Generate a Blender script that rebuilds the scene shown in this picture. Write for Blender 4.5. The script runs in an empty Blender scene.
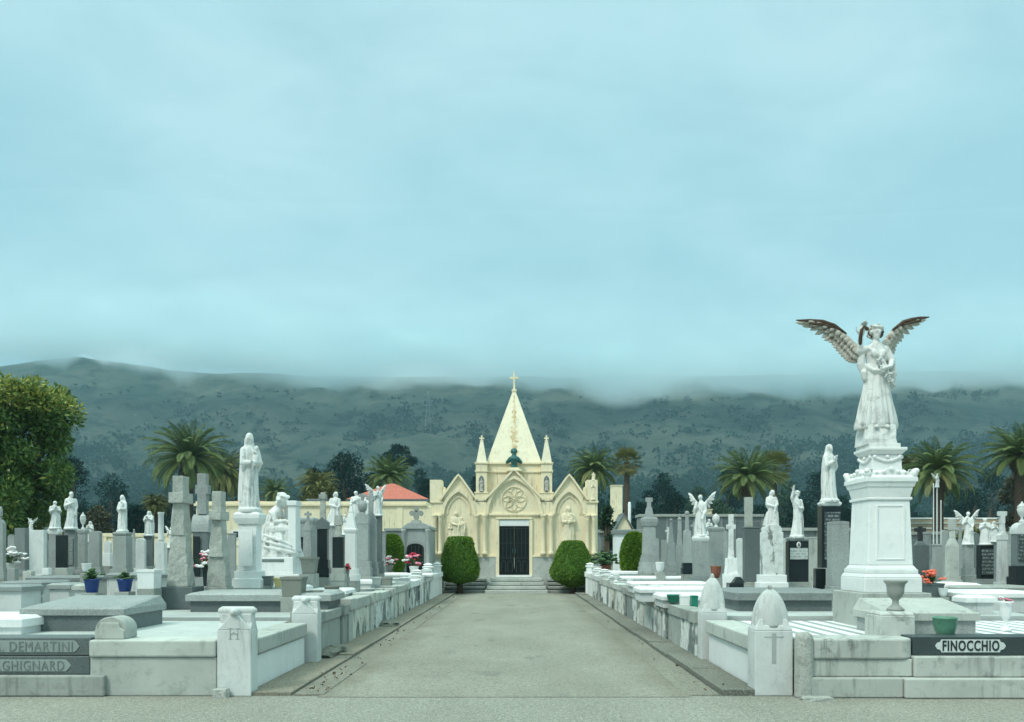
import math
SUN_EL = math.radians(50); SUN_AZ = math.radians(222); SUN_E = 1.5
HAZE_D = .00021; HAZE_C = (.56, .88, 1.0); FOG_D = .022; FOG_T = 165; FOG_C = (.90, .98, 1.0); EXPO = 0.50
SKYRAMP = [(0.0, (.22, .38, .43)), (.24, (.258, .445, .505)), (.37, (.28, .48, .53)), (.51, (.32, .535, .58)), (.59, (.305, .545, .595)), (.68, (.45, .71, .75)), (.82, (1.05, 1.44, 1.34)), (1.0, (1.85, 2.45, 2.2))]
SKY_HI = (.42, .60, .64); SKY_LO = (.245, .425, .485)
import bpy, bmesh, math, random
import numpy as np
from mathutils import Vector, Matrix
R = math.radians
PI = math.pi
sc = bpy.context.scene
col = sc.collection
# ------------------------------------------------------------------ camera model (metres; eye 1.6 m above the lane)
F = 768.0; VX = 518.0; HY = 555.0; EYE = 1.6
def X(px, Y): return (px - VX) / F * Y
def Z(py, Y): return EYE - (py - HY) / F * Y
def S(n, Y): return n * Y / F
def deckz(Y):
    return 0.60 + 0.016 * min(max(Y - 9.0, 0.0), 32.0)
ROADX0, ROADX1 = -3.07, 2.73

# ------------------------------------------------------------------ mesh collector
class MB:
    def __init__(s): s.v = []; s.f = []; s.sm = []
    def add(s, vs, fs, smooth=False):
        o = len(s.v); s.v.extend([tuple(p) for p in vs])
        for f in fs: s.f.append(tuple(i + o for i in f)); s.sm.append(smooth)
    def box(s, x0, x1, y0, y1, z0, z1):
        s.add([(x0,y0,z0),(x1,y0,z0),(x1,y1,z0),(x0,y1,z0),(x0,y0,z1),(x1,y0,z1),(x1,y1,z1),(x0,y1,z1)],
              [(0,3,2,1),(4,5,6,7),(0,1,5,4),(1,2,6,5),(2,3,7,6),(3,0,4,7)])
    def cbox(s, cx, cy, z0, z1, w, d): s.box(cx-w/2, cx+w/2, cy-d/2, cy+d/2, z0, z1)
    def frus(s, cx, cy, z0, z1, w0, d0, w1, d1, ox=0, oy=0):
        a, b, c, e = w0/2, d0/2, w1/2, d1/2
        s.add([(cx-a,cy-b,z0),(cx+a,cy-b,z0),(cx+a,cy+b,z0),(cx-a,cy+b,z0),
               (cx-c+ox,cy-e+oy,z1),(cx+c+ox,cy-e+oy,z1),(cx+c+ox,cy+e+oy,z1),(cx-c+ox,cy+e+oy,z1)],
              [(0,3,2,1),(4,5,6,7),(0,1,5,4),(1,2,6,5),(2,3,7,6),(3,0,4,7)])
    def prism(s, pts, y0, y1):            # outline in x,z (counter-clockwise seen from -y), extruded in y
        n = len(pts)
        s.add([(p[0], y0, p[1]) for p in pts] + [(p[0], y1, p[1]) for p in pts],
              [tuple(range(n)), tuple(range(2*n-1, n-1, -1))] + [((i+1) % n, i, n+i, n+(i+1) % n) for i in range(n)])
    def prismx(s, pts, x0, x1):           # outline in y,z extruded in x
        n = len(pts)
        s.add([(x0, p[0], p[1]) for p in pts] + [(x1, p[0], p[1]) for p in pts],
              [tuple(range(n-1, -1, -1)), tuple(range(n, 2*n))] + [(i, (i+1) % n, n+(i+1) % n, n+i) for i in range(n)])
    def lathe(s, prof, cx=0, cy=0, seg=20, sx=1, sy=1, rot=0, smooth=True):
        vs = []; n = len(prof)
        for (r, z) in prof:
            for k in range(seg):
                a = 2*PI*k/seg + rot
                vs.append((cx + r*sx*math.cos(a), cy + r*sy*math.sin(a), z))
        fs = [(i*seg+k, i*seg+(k+1) % seg, (i+1)*seg+(k+1) % seg, (i+1)*seg+k) for i in range(n-1) for k in range(seg)]
        fs += [tuple(range(seg-1, -1, -1)), tuple(range((n-1)*seg, n*seg))]
        s.add(vs, fs, smooth)
    def sqlathe(s, prof, cx=0, cy=0, ar=1.0):
        q = math.sqrt(2)
        s.lathe([(r*q, z) for r, z in prof], cx, cy, 4, 1, ar, PI/4, False)
    def rings(s, rs, smooth=True, cap=True):
        n = len(rs[0]); vs = [p for r in rs for p in r]
        fs = [(i*n+k, i*n+(k+1) % n, (i+1)*n+(k+1) % n, (i+1)*n+k) for i in range(len(rs)-1) for k in range(n)]
        if cap: fs += [tuple(range(n-1, -1, -1)), tuple(range((len(rs)-1)*n, len(rs)*n))]
        s.add(vs, fs, smooth)
    def tube(s, pts, rads, seg=10, flat=1.0, ends=True):
        pts = [Vector(p) for p in pts]
        if isinstance(rads, (int, float)): rads = [rads]*len(pts)
        rads = list(rads)
        if ends:                                   # rounded ends
            d0 = (pts[0]-pts[1]).normalized(); d1 = (pts[-1]-pts[-2]).normalized()
            pts = [pts[0]+d0*rads[0]*.8] + pts + [pts[-1]+d1*rads[-1]*.8]
            rads = [rads[0]*.45] + rads + [rads[-1]*.45]
        up = Vector((0.13, 0.2, 1)); rs = []
        for i, p in enumerate(pts):
            t = (pts[min(i+1, len(pts)-1)] - pts[max(i-1, 0)]).normalized()
            if abs(t.dot(up.normalized())) > .97: u = Vector((1, 0, 0))
            else: u = up
            a = t.cross(u).normalized(); b = t.cross(a).normalized()
            rs.append([p + (a*math.cos(2*PI*k/seg) + b*flat*math.sin(2*PI*k/seg))*rads[i] for k in range(seg)])
        s.rings(rs, True)
    def ell(s, c, r, seg=16, n=10, M=None):
        c = Vector(c); vs = []
        if isinstance(r, (int, float)): r = (r, r, r)
        for i in range(n+1):
            a = -PI/2 + PI*i/n
            ca = max(math.cos(a), 0.02)
            for k in range(seg):
                b = 2*PI*k/seg
                p = Vector((r[0]*ca*math.cos(b), r[1]*ca*math.sin(b), r[2]*math.sin(a)))
                if M is not None: p = M @ p
                vs.append(c + p)
        fs = [(i*seg+k, i*seg+(k+1) % seg, (i+1)*seg+(k+1) % seg, (i+1)*seg+k) for i in range(n) for k in range(seg)]
        fs += [tuple(range(seg-1, -1, -1)), tuple(range(n*seg, (n+1)*seg))]
        s.add(vs, fs, True)
    def blade(s, p0, p1, w, t, nrm, bend=0.0, prof=(0.55, .95, 1, .92, .7, .12)):
        p0 = Vector(p0); p1 = Vector(p1); nrm = Vector(nrm).normalized()
        d = (p1-p0); side = d.normalized().cross(nrm).normalized(); rs = []
        n = len(prof)
        for i, q in enumerate(prof):
            u = i/(n-1); c = p0 + d*u + side*bend*math.sin(PI*u*.5)*d.length
            rs.append([c + side*math.cos(2*PI*k/8)*w*q/2 + nrm*math.sin(2*PI*k/8)*t*(.4+.6*q)/2 for k in range(8)])
        s.rings(rs, True)
    def mesh(s, name):
        me = bpy.data.meshes.new(name); me.from_pydata(s.v, [], s.f)
        me.polygons.foreach_set('use_smooth', s.sm); me.update()
        return me
    def build(s, name, mat, parent=None, bevel=0.0, loc=None, fix=True):
        me = s.mesh(name)
        if fix:
            bm = bmesh.new(); bm.from_mesh(me); bmesh.ops.recalc_face_normals(bm, faces=bm.faces); bm.to_mesh(me); bm.free()
        return link(name, me, mat, parent, bevel, loc)
def link(name, me, mat, parent=None, bevel=0.0, loc=None):
    o = bpy.data.objects.new(name, me); col.objects.link(o)
    if mat is not None:
        me.materials.clear(); me.materials.append(mat)
    if parent is not None: o.parent = parent
    if loc is not None: o.location = loc
    if bevel:
        b = o.modifiers.new('bevel', 'BEVEL'); b.width = bevel; b.segments = 2; b.limit_method = 'ANGLE'; b.angle_limit = R(40)
    return o
def tag(o, label, cat, group=None, kind=None):
    if label: o['label'] = label
    if cat: o['category'] = cat
    if group: o['group'] = group
    if kind: o['kind'] = kind
    return o
def thing(name, label, cat, loc, group=None, rz=0):
    o = bpy.data.objects.new(name, None); col.objects.link(o); o.location = loc; o.rotation_euler = (0, 0, rz)
    o.empty_display_size = .1
    return tag(o, label, cat, group)
def struct(o): o['kind'] = 'structure'; return o
def copy_thing(root, loc, label, rz=None, scale=None):
    r = root.copy(); col.objects.link(r); r.location = loc
    if rz is not None: r.rotation_euler = (0, 0, rz)
    if scale is not None: r.scale = (scale,)*3 if isinstance(scale, (int, float)) else scale
    r['label'] = label
    for ch in list(root.children):
        c = ch.copy(); col.objects.link(c); c.parent = r
        for g in list(ch.children):
            d = g.copy(); col.objects.link(d); d.parent = c
    return r

# ------------------------------------------------------------------ materials
MATS = {}
def newmat(name):
    m = bpy.data.materials.new(name); m.use_nodes = True
    nt = m.node_tree; b = nt.nodes['Principled BSDF']
    MATS[name] = m
    return m, nt, b
def N(nt, t, **kw):
    n = nt.nodes.new(t)
    for k, v in kw.items():
        if k in n.inputs: n.inputs[k].default_value = v
        else: setattr(n, k, v)
    return n
def mixc(nt, fac, a, b, mode='MIX'):
    m = nt.nodes.new('ShaderNodeMix'); m.data_type = 'RGBA'; m.blend_type = mode
    for sock, val in ((0, fac), (6, a), (7, b)):
        if hasattr(val, 'is_output') or isinstance(val, bpy.types.NodeSocket): nt.links.new(val, m.inputs[sock])
        elif sock == 0: m.inputs[0].default_value = val
        else: m.inputs[sock].default_value = (*val, 1) if len(val) == 3 else val
    return m.outputs[2]
def ramp(nt, src, p0, p1, c0=0.0, c1=1.0):
    r = nt.nodes.new('ShaderNodeMapRange'); r.clamp = True
    r.inputs[1].default_value = p0; r.inputs[2].default_value = p1; r.inputs[3].default_value = c0; r.inputs[4].default_value = c1
    nt.links.new(src, r.inputs[0]); return r.outputs[0]
def noise(nt, vec, scale, detail=4, rough=.6, dist=0.0):
    n = N(nt, 'ShaderNodeTexNoise'); n.inputs['Scale'].default_value = scale
    n.inputs['Detail'].default_value = detail; n.inputs['Roughness'].default_value = rough; n.inputs['Distortion'].default_value = dist
    if vec is not None: nt.links.new(vec, n.inputs['Vector'])
    return n.outputs['Fac']
def mapping(nt, vec, scale=(1, 1, 1)):
    m = nt.nodes.new('ShaderNodeMapping'); m.inputs['Scale'].default_value = scale
    nt.links.new(vec, m.inputs['Vector']); return m.outputs[0]
def geopos(nt): return nt.nodes.new('ShaderNodeNewGeometry').outputs['Position']
def bump(nt, b, h, strength=.3, dist=.02):
    k = nt.nodes.new('ShaderNodeBump'); k.inputs['Strength'].default_value = strength; k.inputs['Distance'].default_value = dist
    nt.links.new(h, k.inputs['Height']); nt.links.new(k.outputs[0], b.inputs['Normal'])
def mul(nt, a, k):
    m = nt.nodes.new('ShaderNodeMath'); m.operation = 'MULTIPLY'; nt.links.new(a, m.inputs[0])
    if isinstance(k, (int, float)): m.inputs[1].default_value = k
    else: nt.links.new(k, m.inputs[1])
    return m.outputs[0]
def stone(name, c, dirt=(.16, .18, .16), dirt_amt=.6, streak=.5, var=.12, rough=.75, grain=0.0, bmp=.25, scale=1.0, spec=.3):
    m, nt, b = newmat(name)
    p = geopos(nt)
    oi = nt.nodes.new('ShaderNodeObjectInfo')
    big = noise(nt, p, 1.3*scale, 5, .65)
    colr = mixc(nt, ramp(nt, big, .3, .7), tuple(x*(1-var) for x in c), tuple(min(1, x*(1+var)) for x in c))
    # object-to-object shade
    rv = ramp(nt, oi.outputs['Random'], 0, 1, 1-var, 1+var*.6)
    vm = nt.nodes.new('ShaderNodeVectorMath'); vm.operation = 'SCALE'
    nt.links.new(colr, vm.inputs[0]); nt.links.new(rv, vm.inputs['Scale']); colr = vm.outputs[0]
    if grain:
        g = noise(nt, p, 55, 2, .7)
        colr = mixc(nt, mul(nt, ramp(nt, g, .5, .62), grain), colr, tuple(x*.35 for x in c))
    if streak:
        st = noise(nt, mapping(nt, p, (7, 7, .7)), 1.6, 4, .65)
        bl = noise(nt, p, 1.1, 3, .5)
        f = mul(nt, mul(nt, ramp(nt, st, .52, .72), ramp(nt, bl, .42, .62)), streak)
        colr = mixc(nt, f, colr, dirt)
    if dirt_amt:
        d = noise(nt, p, 5*scale, 7, .72, .6)
        colr = mixc(nt, mul(nt, ramp(nt, d, .53, .74), dirt_amt), colr, dirt)
    nt.links.new(colr, b.inputs['Base Color'])
    b.inputs['Roughness'].default_value = rough; b.inputs['Specular IOR Level'].default_value = spec
    if bmp: bump(nt, b, noise(nt, p, 26, 6, .7), bmp, .02)
    return m
def plain(name, c, rough=.6, var=.15, scale=6, metal=0, spec=.4):
    m, nt, b = newmat(name); p = geopos(nt)
    n = noise(nt, p, scale, 5, .65)
    nt.links.new(mixc(nt, ramp(nt, n, .3, .7), tuple(x*(1-var) for x in c), tuple(min(1, x*(1+var)) for x in c)), b.inputs['Base Color'])
    b.inputs['Roughness'].default_value = rough; b.inputs['Metallic'].default_value = metal; b.inputs['Specular IOR Level'].default_value = spec
    return m
def leafmat(name, c0, c1, c2=None, rough=.5, spec=.35, trans=.0):
    m, nt, b = newmat(name)
    a = nt.nodes.new('ShaderNodeAttribute'); a.attribute_name = 'tint'
    cc = mixc(nt, ramp(nt, a.outputs['Fac'], 0, .75), c0, c1)
    if c2: cc = mixc(nt, ramp(nt, a.outputs['Fac'], .78, 1.0), cc, c2)
    nt.links.new(cc, b.inputs['Base Color']); b.inputs['Roughness'].default_value = rough; b.inputs['Specular IOR Level'].default_value = spec
    if trans:
        t = nt.nodes.new('ShaderNodeBsdfTranslucent'); nt.links.new(cc, t.inputs['Color'])
        ms = nt.nodes.new('ShaderNodeMixShader'); ms.inputs[0].default_value = trans
        out = nt.nodes['Material Output']; nt.links.new(b.outputs[0], ms.inputs[1]); nt.links.new(t.outputs[0], ms.inputs[2]); nt.links.new(ms.outputs[0], out.inputs[0])
    return m

M_marble = stone('weathered_marble', (.60, .62, .60), (.22, .24, .22), .4, .7, .10)
M_white  = stone('clean_marble', (.78, .79, .77), (.30, .32, .30), .25, .25, .05, .6)
M_statue = stone('statue_marble', (.72, .73, .70), (.15, .165, .145), .75, .9, .08, .6, bmp=.2, scale=1.6)
M_conc   = stone('old_concrete', (.33, .35, .32), (.09, .105, .09), .55, .7, .14, .85)
M_concl  = stone('pale_concrete', (.46, .48, .44), (.11, .13, .11), .5, .85, .12, .85)
M_stain  = stone('stained_wall_stone', (.50, .52, .48), (.085, .10, .09), .8, .95, .16, .85)
M_grey   = stone('grey_granite', (.25, .275, .268), (.10, .12, .11), .3, .35, .15, .55, .5, .12)
M_greyl  = stone('light_grey_granite', (.34, .365, .35), (.12, .14, .125), .4, .4, .12, .6, .45, .12)
M_slate  = stone('slate_grey_granite', (.14, .168, .165), (.08, .10, .10), .3, .3, .15, .5, .4, .1)
M_dark   = stone('polished_dark_granite', (.014, .022, .024), (.03, .036, .036), .2, 0, .2, .25, 0, 0, spec=.35)
M_rough  = stone('rough_hewn_granite', (.44, .455, .41), (.13, .15, .125), .6, .5, .16, .9, .4, .9, 1.6)
M_stucco = stone('cream_stucco', (.84, .735, .515), (.44, .37, .25), .35, .9, .05, .9, bmp=.1)
M_stucco2= stone('pale_cream_stucco', (.83, .735, .525), (.36, .30, .21), .45, .9, .06, .9, bmp=.1)
M_spire  = stone('spire_stucco', (.83, .76, .57), (.42, .30, .18), .4, .5, .06, .9, bmp=.1, scale=.7)
M_bronze = plain('green_bronze', (.025, .12, .115), .55, .35, 12)
M_door   = plain('dark_bronze_door', (.007, .012, .012), .45, .4, 8, spec=.2)
M_iron   = plain('black_iron', (.03, .03, .03), .5, .3)
M_glass  = plain('dark_window_glass', (.02, .03, .035), .1, .2)
M_roof   = None
M_blue   = plain('cobalt_glaze', (.010, .045, .20), .35, .2)
M_band   = stone('dark_band_granite', (.045, .062, .062), (.09, .105, .10), .3, 0, .15, .45, .3, .05)
M_green  = plain('green_glaze', (.10, .25, .17), .4, .3)
M_green2 = plain('dark_green_plastic', (.01, .17, .11), .4, .2)
M_terra  = plain('terracotta', (.24, .085, .05), .7, .25)
def patchy(name, light, dark, sc_=2.1, th=.5):
    m, nt, b = newmat(name); p = geopos(nt)
    n = noise(nt, mapping(nt, p, (1, 1, .55)), sc_, 5, .62, .3); n2 = noise(nt, p, 9, 5, .7)
    l = mixc(nt, ramp(nt, n2, .45, .7), light, tuple(x*.7 for x in light)); d_ = mixc(nt, ramp(nt, n2, .4, .65), dark, tuple(x*1.8 for x in dark))
    nt.links.new(mixc(nt, ramp(nt, n, th-.015, th+.035), l, d_), b.inputs['Base Color']); b.inputs['Roughness'].default_value = .85
    bump(nt, b, n2, .3, .02); return m
M_patch = patchy('patch_stained_marble', (.68, .70, .66), (.13, .15, .14))
M_patch2 = patchy('patch_stained_limestone', (.62, .62, .54), (.10, .115, .105), 2.8, .55)
def inscribed(name, base, ink, per=.075, sx=26):
    m, nt, b = newmat(name); p = geopos(nt); s_ = nt.nodes.new('ShaderNodeSeparateXYZ'); nt.links.new(p, s_.inputs[0])
    q = nt.nodes.new('ShaderNodeMath'); q.operation = 'PINGPONG'; q.inputs[1].default_value = per/2; nt.links.new(s_.outputs['Z'], q.inputs[0])
    row = ramp(nt, q.outputs[0], per*.22, per*.27); ch = ramp(nt, noise(nt, mapping(nt, p, (sx, sx, 9)), 1.6, 2, .6), .48, .52)
    nt.links.new(mixc(nt, mul(nt, mul(nt, row, ch), .8), base, ink), b.inputs['Base Color']); b.inputs['Roughness'].default_value = .45; return m
M_insd = inscribed('inscribed_dark_panel', (.035, .048, .048), (.26, .30, .29)); M_insl = inscribed('inscribed_pale_panel', (.50, .54, .52), (.22, .25, .24), .055)
M_insg = inscribed('inscribed_grey_panel', (.22, .25, .24), (.09, .11, .105), .06)
M_faint  = plain('faint_engraving', (.36, .39, .37), .85, .1)
M_pot    = stone('grey_pot', (.22, .23, .20), (.10, .11, .09), .5, .5, .15, .9)
M_letter = plain('letter_black', (.02, .03, .03), .6, .1)
M_lgrey  = plain('engraved_grey', (.16, .19, .18), .8, .15)
M_plate  = stone('carved_name_plate', (.58, .62, .60), (.3, .33, .31), .3, 0, .06, .6, bmp=.05)
M_bark   = stone('tree_bark', (.10, .075, .05), (.03, .025, .02), .6, .5, .2, .95, bmp=.8)
M_palmb  = stone('palm_trunk_bark', (.085, .065, .045), (.025, .02, .015), .7, .2, .2, .95, bmp=.9, scale=2)
M_pink   = plain('pink_petals', (.75, .25, .34), .7, .2, 30)
M_red    = plain('red_petals', (.55, .03, .06), .7, .2, 30)
M_wpet   = plain('white_petals', (.8, .78, .76), .7, .06, 30)
M_orange = plain('coral_petals', (.80, .17, .10), .7, .2, 30)
M_stem   = plain('stem_green', (.05, .11, .035), .6, .3, 20)
M_yellow = plain('yellow_glaze', (.65, .55, .25), .5, .1)
# marble with rust-brown weathering for the angel's wings
def rusty():
    m, nt, b = newmat('brown_stained_marble'); p = geopos(nt)
    base = mixc(nt, noise(nt, p, 6, 4, .6), (.34, .31, .26), (.58, .56, .50))
    f = ramp(nt, noise(nt, p, 6, 6, .72, .5), .52, .66)
    cc = mixc(nt, f, base, (.13, .082, .05))
    nt.links.new(cc, b.inputs['Base Color']); b.inputs['Roughness'].default_value = .8
    return m
M_rust = rusty()
M_dkrust = plain('dark_brown_lichen', (.075, .05, .034), .85, .5, 14)
def striped():
    m, nt, b = newmat('striped_marble_paving'); p = geopos(nt)
    w = nt.nodes.new('ShaderNodeTexWave'); w.bands_direction = 'X'; w.inputs['Scale'].default_value = 1.25
    w.inputs['Distortion'].default_value = .25; w.inputs['Detail'].default_value = 2
    nt.links.new(p, w.inputs['Vector'])
    n = noise(nt, p, 2.2, 5, .65)
    a = mixc(nt, ramp(nt, w.outputs['Fac'], .28, .5), (.30, .32, .31), (.80, .81, .79))
    nt.links.new(mixc(nt, mul(nt, ramp(nt, n, .5, .75), .4), a, (.4, .42, .4)), b.inputs['Base Color'])
    b.inputs['Roughness'].default_value = .55
    return m
M_stripe = striped()
def tiles():
    m, nt, b = newmat('red_roof_tiles'); p = geopos(nt)
    n = noise(nt, p, 2.5, 4, .6)
    cc = mixc(nt, n, (.42, .105, .065), (.56, .17, .12))
    w = nt.nodes.new('ShaderNodeTexWave'); w.bands_direction = 'X'; w.inputs['Scale'].default_value = 1.4; w.inputs['Distortion'].default_value = .5
    nt.links.new(p, w.inputs['Vector'])
    nt.links.new(cc, b.inputs['Base Color']); b.inputs['Roughness'].default_value = .9
    bump(nt, b, w.outputs['Fac'], .6, .06)
    return m
M_roof = tiles()
def asphalt(name, c0, c1, cracks=False, patch=.5, edge=False):
    m, nt, b = newmat(name); p = geopos(nt)
    fine = noise(nt, p, 26, 4, .85); mid = noise(nt, mapping(nt, p, (1, .45, 1)), .9, 6, .6); big = noise(nt, p, .35, 3, .5)
    cc = mixc(nt, ramp(nt, mid, .32, .68), c0, c1)
    cc = mixc(nt, mul(nt, ramp(nt, fine, .42, .60), .7), cc, tuple(x*.5 for x in c0))
    cc = mixc(nt, mul(nt, ramp(nt, big, .45, .65), patch), cc, tuple(x*.82 for x in c0))
    sp = noise(nt, p, 85, 1, .5)
    cc = mixc(nt, mul(nt, ramp(nt, sp, .58, .66), .6), cc, tuple(min(1, x*1.7) for x in c1))
    if cracks:
        v = nt.nodes.new('ShaderNodeTexVoronoi'); v.feature = 'DISTANCE_TO_EDGE'; v.inputs['Scale'].default_value = .28
        wn = nt.nodes.new('ShaderNodeTexNoise'); wn.inputs['Scale'].default_value = 1.8; wn.inputs['Detail'].default_value = 6
        nt.links.new(p, wn.inputs['Vector'])
        add = nt.nodes.new('ShaderNodeVectorMath'); add.operation = 'MULTIPLY_ADD'; add.inputs[1].default_value = (1.6, 1.6, 0)
        nt.links.new(wn.outputs['Color'], add.inputs[0]); nt.links.new(p, add.inputs[2]); nt.links.new(add.outputs[0], v.inputs['Vector'])
        cr = ramp(nt, v.outputs['Distance'], 0.0, .006, 1, 0)
        cc = mixc(nt, mul(nt, mul(nt, cr, ramp(nt, big, .50, .60)), .45), cc, (.08, .085, .075))
        st = noise(nt, mapping(nt, p, (1.2, .6, 1)), 1.1, 3, .5)
        cc = mixc(nt, mul(nt, ramp(nt, st, .63, .69), .35), cc, (.09, .10, .09))
    if edge:                                        # grit and damp stains gathered along both sides of the lane
        sp_ = nt.nodes.new('ShaderNodeSeparateXYZ'); nt.links.new(p, sp_.inputs[0])
        ab = nt.nodes.new('ShaderNodeMath'); ab.operation = 'ABSOLUTE'; ad = nt.nodes.new('ShaderNodeMath'); ad.operation = 'ADD'; ad.inputs[1].default_value = .17
        nt.links.new(sp_.outputs['X'], ad.inputs[0]); nt.links.new(ad.outputs[0], ab.inputs[0])
        wob = nt.nodes.new('ShaderNodeMath'); wob.operation = 'MULTIPLY_ADD'; wob.inputs[1].default_value = 1.3; nt.links.new(noise(nt, p, .9, 6, .65), wob.inputs[0]); nt.links.new(ab.outputs[0], wob.inputs[2])
        cc = mixc(nt, mul(nt, ramp(nt, wob.outputs[0], 2.25, 2.85), .6), cc, (.135, .12, .09))
    nt.links.new(cc, b.inputs['Base Color']); b.inputs['Roughness'].default_value = .9; b.inputs['Specular IOR Level'].default_value = .2
    bump(nt, b, fine, .5, .01)
    return m
M_lane  = asphalt('lane_asphalt', (.225, .222, .182), (.32, .312, .26), True, .5, True)
M_cross = asphalt('cross_road_asphalt', (.235, .235, .195), (.315, .312, .265), False, .3)
M_strip = asphalt('gutter_concrete', (.18, .175, .14), (.27, .265, .22), False, .7)
M_kerb  = asphalt('kerb_concrete', (.145, .15, .125), (.25, .255, .215), False, .7)
M_ground= asphalt('packed_earth', (.22, .225, .19), (.30, .31, .26), False, .6)
M_dirt  = asphalt('brown_dirt', (.20, .185, .145), (.28, .262, .21), False, .6)
M_deck  = stone('grave_deck_stone', (.42, .45, .43), (.2, .22, .2), .5, 0, .12, .8)
# ------------------------------------------------------------------ carved figures: overlapping solids fused into ONE skin by a voxel remesh
def fuse(mb, voxel, smooth=2):
    me = mb.mesh('tmp'); o = bpy.data.objects.new('tmp', me); col.objects.link(o)
    r = o.modifiers.new('r', 'REMESH'); r.mode = 'VOXEL'; r.voxel_size = voxel; r.use_smooth_shade = True
    if smooth:
        s = o.modifiers.new('s', 'SMOOTH'); s.factor = .5; s.iterations = smooth
    dg = bpy.context.evaluated_depsgraph_get(); dg.update()
    out = bpy.data.meshes.new_from_object(o.evaluated_get(dg))
    bpy.data.objects.remove(o); bpy.data.meshes.remove(me)
    for p in out.polygons: p.use_smooth = True
    return out
def interp_rings(rs, n):
    a = np.array(rs, float); z = np.linspace(a[0, 0], a[-1, 0], n)
    return [(zz,) + tuple(np.interp(zz, a[:, 0], a[:, k]) for k in range(1, 5)) for zz in z]
def robe(mb, rs, k=9, amp=.10, seed=0, seg=56, n=36, twist=1.2, zmax=.62, powr=1.0):
    rnd = random.Random(seed); ph = [rnd.uniform(0, 6.28) for _ in range(4)]; out = []
    for (z, cx, cy, rx, ry) in interp_rings(rs, n):
        f = max(0, min(1, (zmax - z)/zmax*1.5)); ring = []
        for i in range(seg):
            t = 2*PI*i/seg
            w = math.sin(k*t + ph[0] + twist*z*3)*.6 + math.sin((k*2-3)*t + ph[1] - z*4)*.4
            m = 1 + amp*w*(.25 + .75*f)
            ring.append((cx + rx*m*math.cos(t), cy + ry*m*math.sin(t), z))
        out.append(ring)
    mb.rings(out)
def hand(mb, p, d, s, palm=None):
    d = Vector(d).normalized(); p = Vector(p)
    side = d.cross(Vector((0, 1, .2))).normalized(); nr = side.cross(d).normalized()
    mb.tube([p, p + d*.045*s, p + d*.085*s], [.026*s, .036*s, .036*s], 8, .6)
    for j, (o, L) in enumerate(((-.028, .062), (-.0095, .074), (.0095, .070), (.028, .052))):
        a = p + d*.085*s + side*o*s
        mb.tube([a, a + d*L*.55*s, a + d*L*.9*s - nr*L*.35*s], [.0095*s, .0088*s, .0075*s], 6)
    a = p + d*.03*s + side*.034*s
    mb.tube([a, a + (d*.6+side*.7)*.035*s, a + (d*.95+side*.65)*.06*s], [.011*s, .010*s, .008*s], 6)
def head(mb, c, s, turn=0, tilt=0, hair='short', nod=0):
    M = Matrix.Rotation(turn, 3, 'Z') @ Matrix.Rotation(tilt, 3, 'Y') @ Matrix.Rotation(nod, 3, 'X')
    c = Vector(c)
    def E(o, r, **k): mb.ell(c + M @ (Vector(o)*s), tuple(x*s for x in r), M=M, **k)
    E((0, .004, .008), (.047, .056, .062)); E((0, -.012, -.028), (.036, .040, .040))     # skull, jaw
    E((0, -.060, -.002), (.0085, .015, .017), seg=8, n=6)                               # nose
    E((0, -.050, .018), (.034, .010, .006), seg=10, n=6)                                # brow
    E((0, -.050, -.030), (.017, .009, .0055), seg=8, n=6)                               # mouth
    E((0, -.045, -.052), (.014, .012, .010), seg=8, n=6)                                # chin
    for q in (-1, 1):
        E((q*.047, .002, -.004), (.008, .015, .019), seg=8, n=6)                        # ears
        E((q*.017, -.049, .006), (.008, .006, .005), seg=8, n=6)                        # eyes
    if hair == 'short':
        E((0, .012, .026), (.054, .058, .050)); E((0, .035, -.005), (.048, .035, .050))
        for q in (-1, 1): E((q*.045, .005, .012), (.014, .030, .03))
    elif hair == 'curls':
        E((0, .016, .028), (.055, .056, .048)); E((0, .045, -.012), (.05, .032, .055))
        rnd = random.Random(3)
        for i in range(26):
            a = rnd.uniform(-.2, PI+.2); zz = rnd.uniform(-.05, .055)
            E((math.cos(a)*.058, .005+math.sin(a)*.05, zz), (.02, .02, .018), seg=8, n=6)
        for i in range(7):
            a = PI*1.12 + i*PI*.76/6
            E((math.cos(a)*.05, .004+math.sin(a)*.05, .05), (.016, .016, .013), seg=8, n=6)
    elif hair == 'veil':
        E((0, .018, .018), (.060, .062, .060)); E((0, .042, -.04), (.062, .045, .075))
        for q in (-1, 1): E((q*.052, .006, -.03), (.018, .034, .06))
    elif hair == 'beard':
        E((0, .014, .022), (.054, .058, .052)); E((0, .04, -.03), (.05, .03, .06)); E((0, -.035, -.06), (.03, .025, .032))
_figs = {}
BASE = [(0, 0, 0, .155, .135), (.06, 0, 0, .150, .125), (.25, .005, 0, .132, .108), (.42, .012, 0, .122, .098), (.52, .008, 0, .118, .09),
        (.60, .003, 0, .098, .076), (.68, 0, 0, .108, .080), (.75, 0, .003, .118, .074), (.795, 0, .006, .105, .062), (.83, 0, .006, .055, .048), (.87, 0, 0, .03, .03)]
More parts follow.
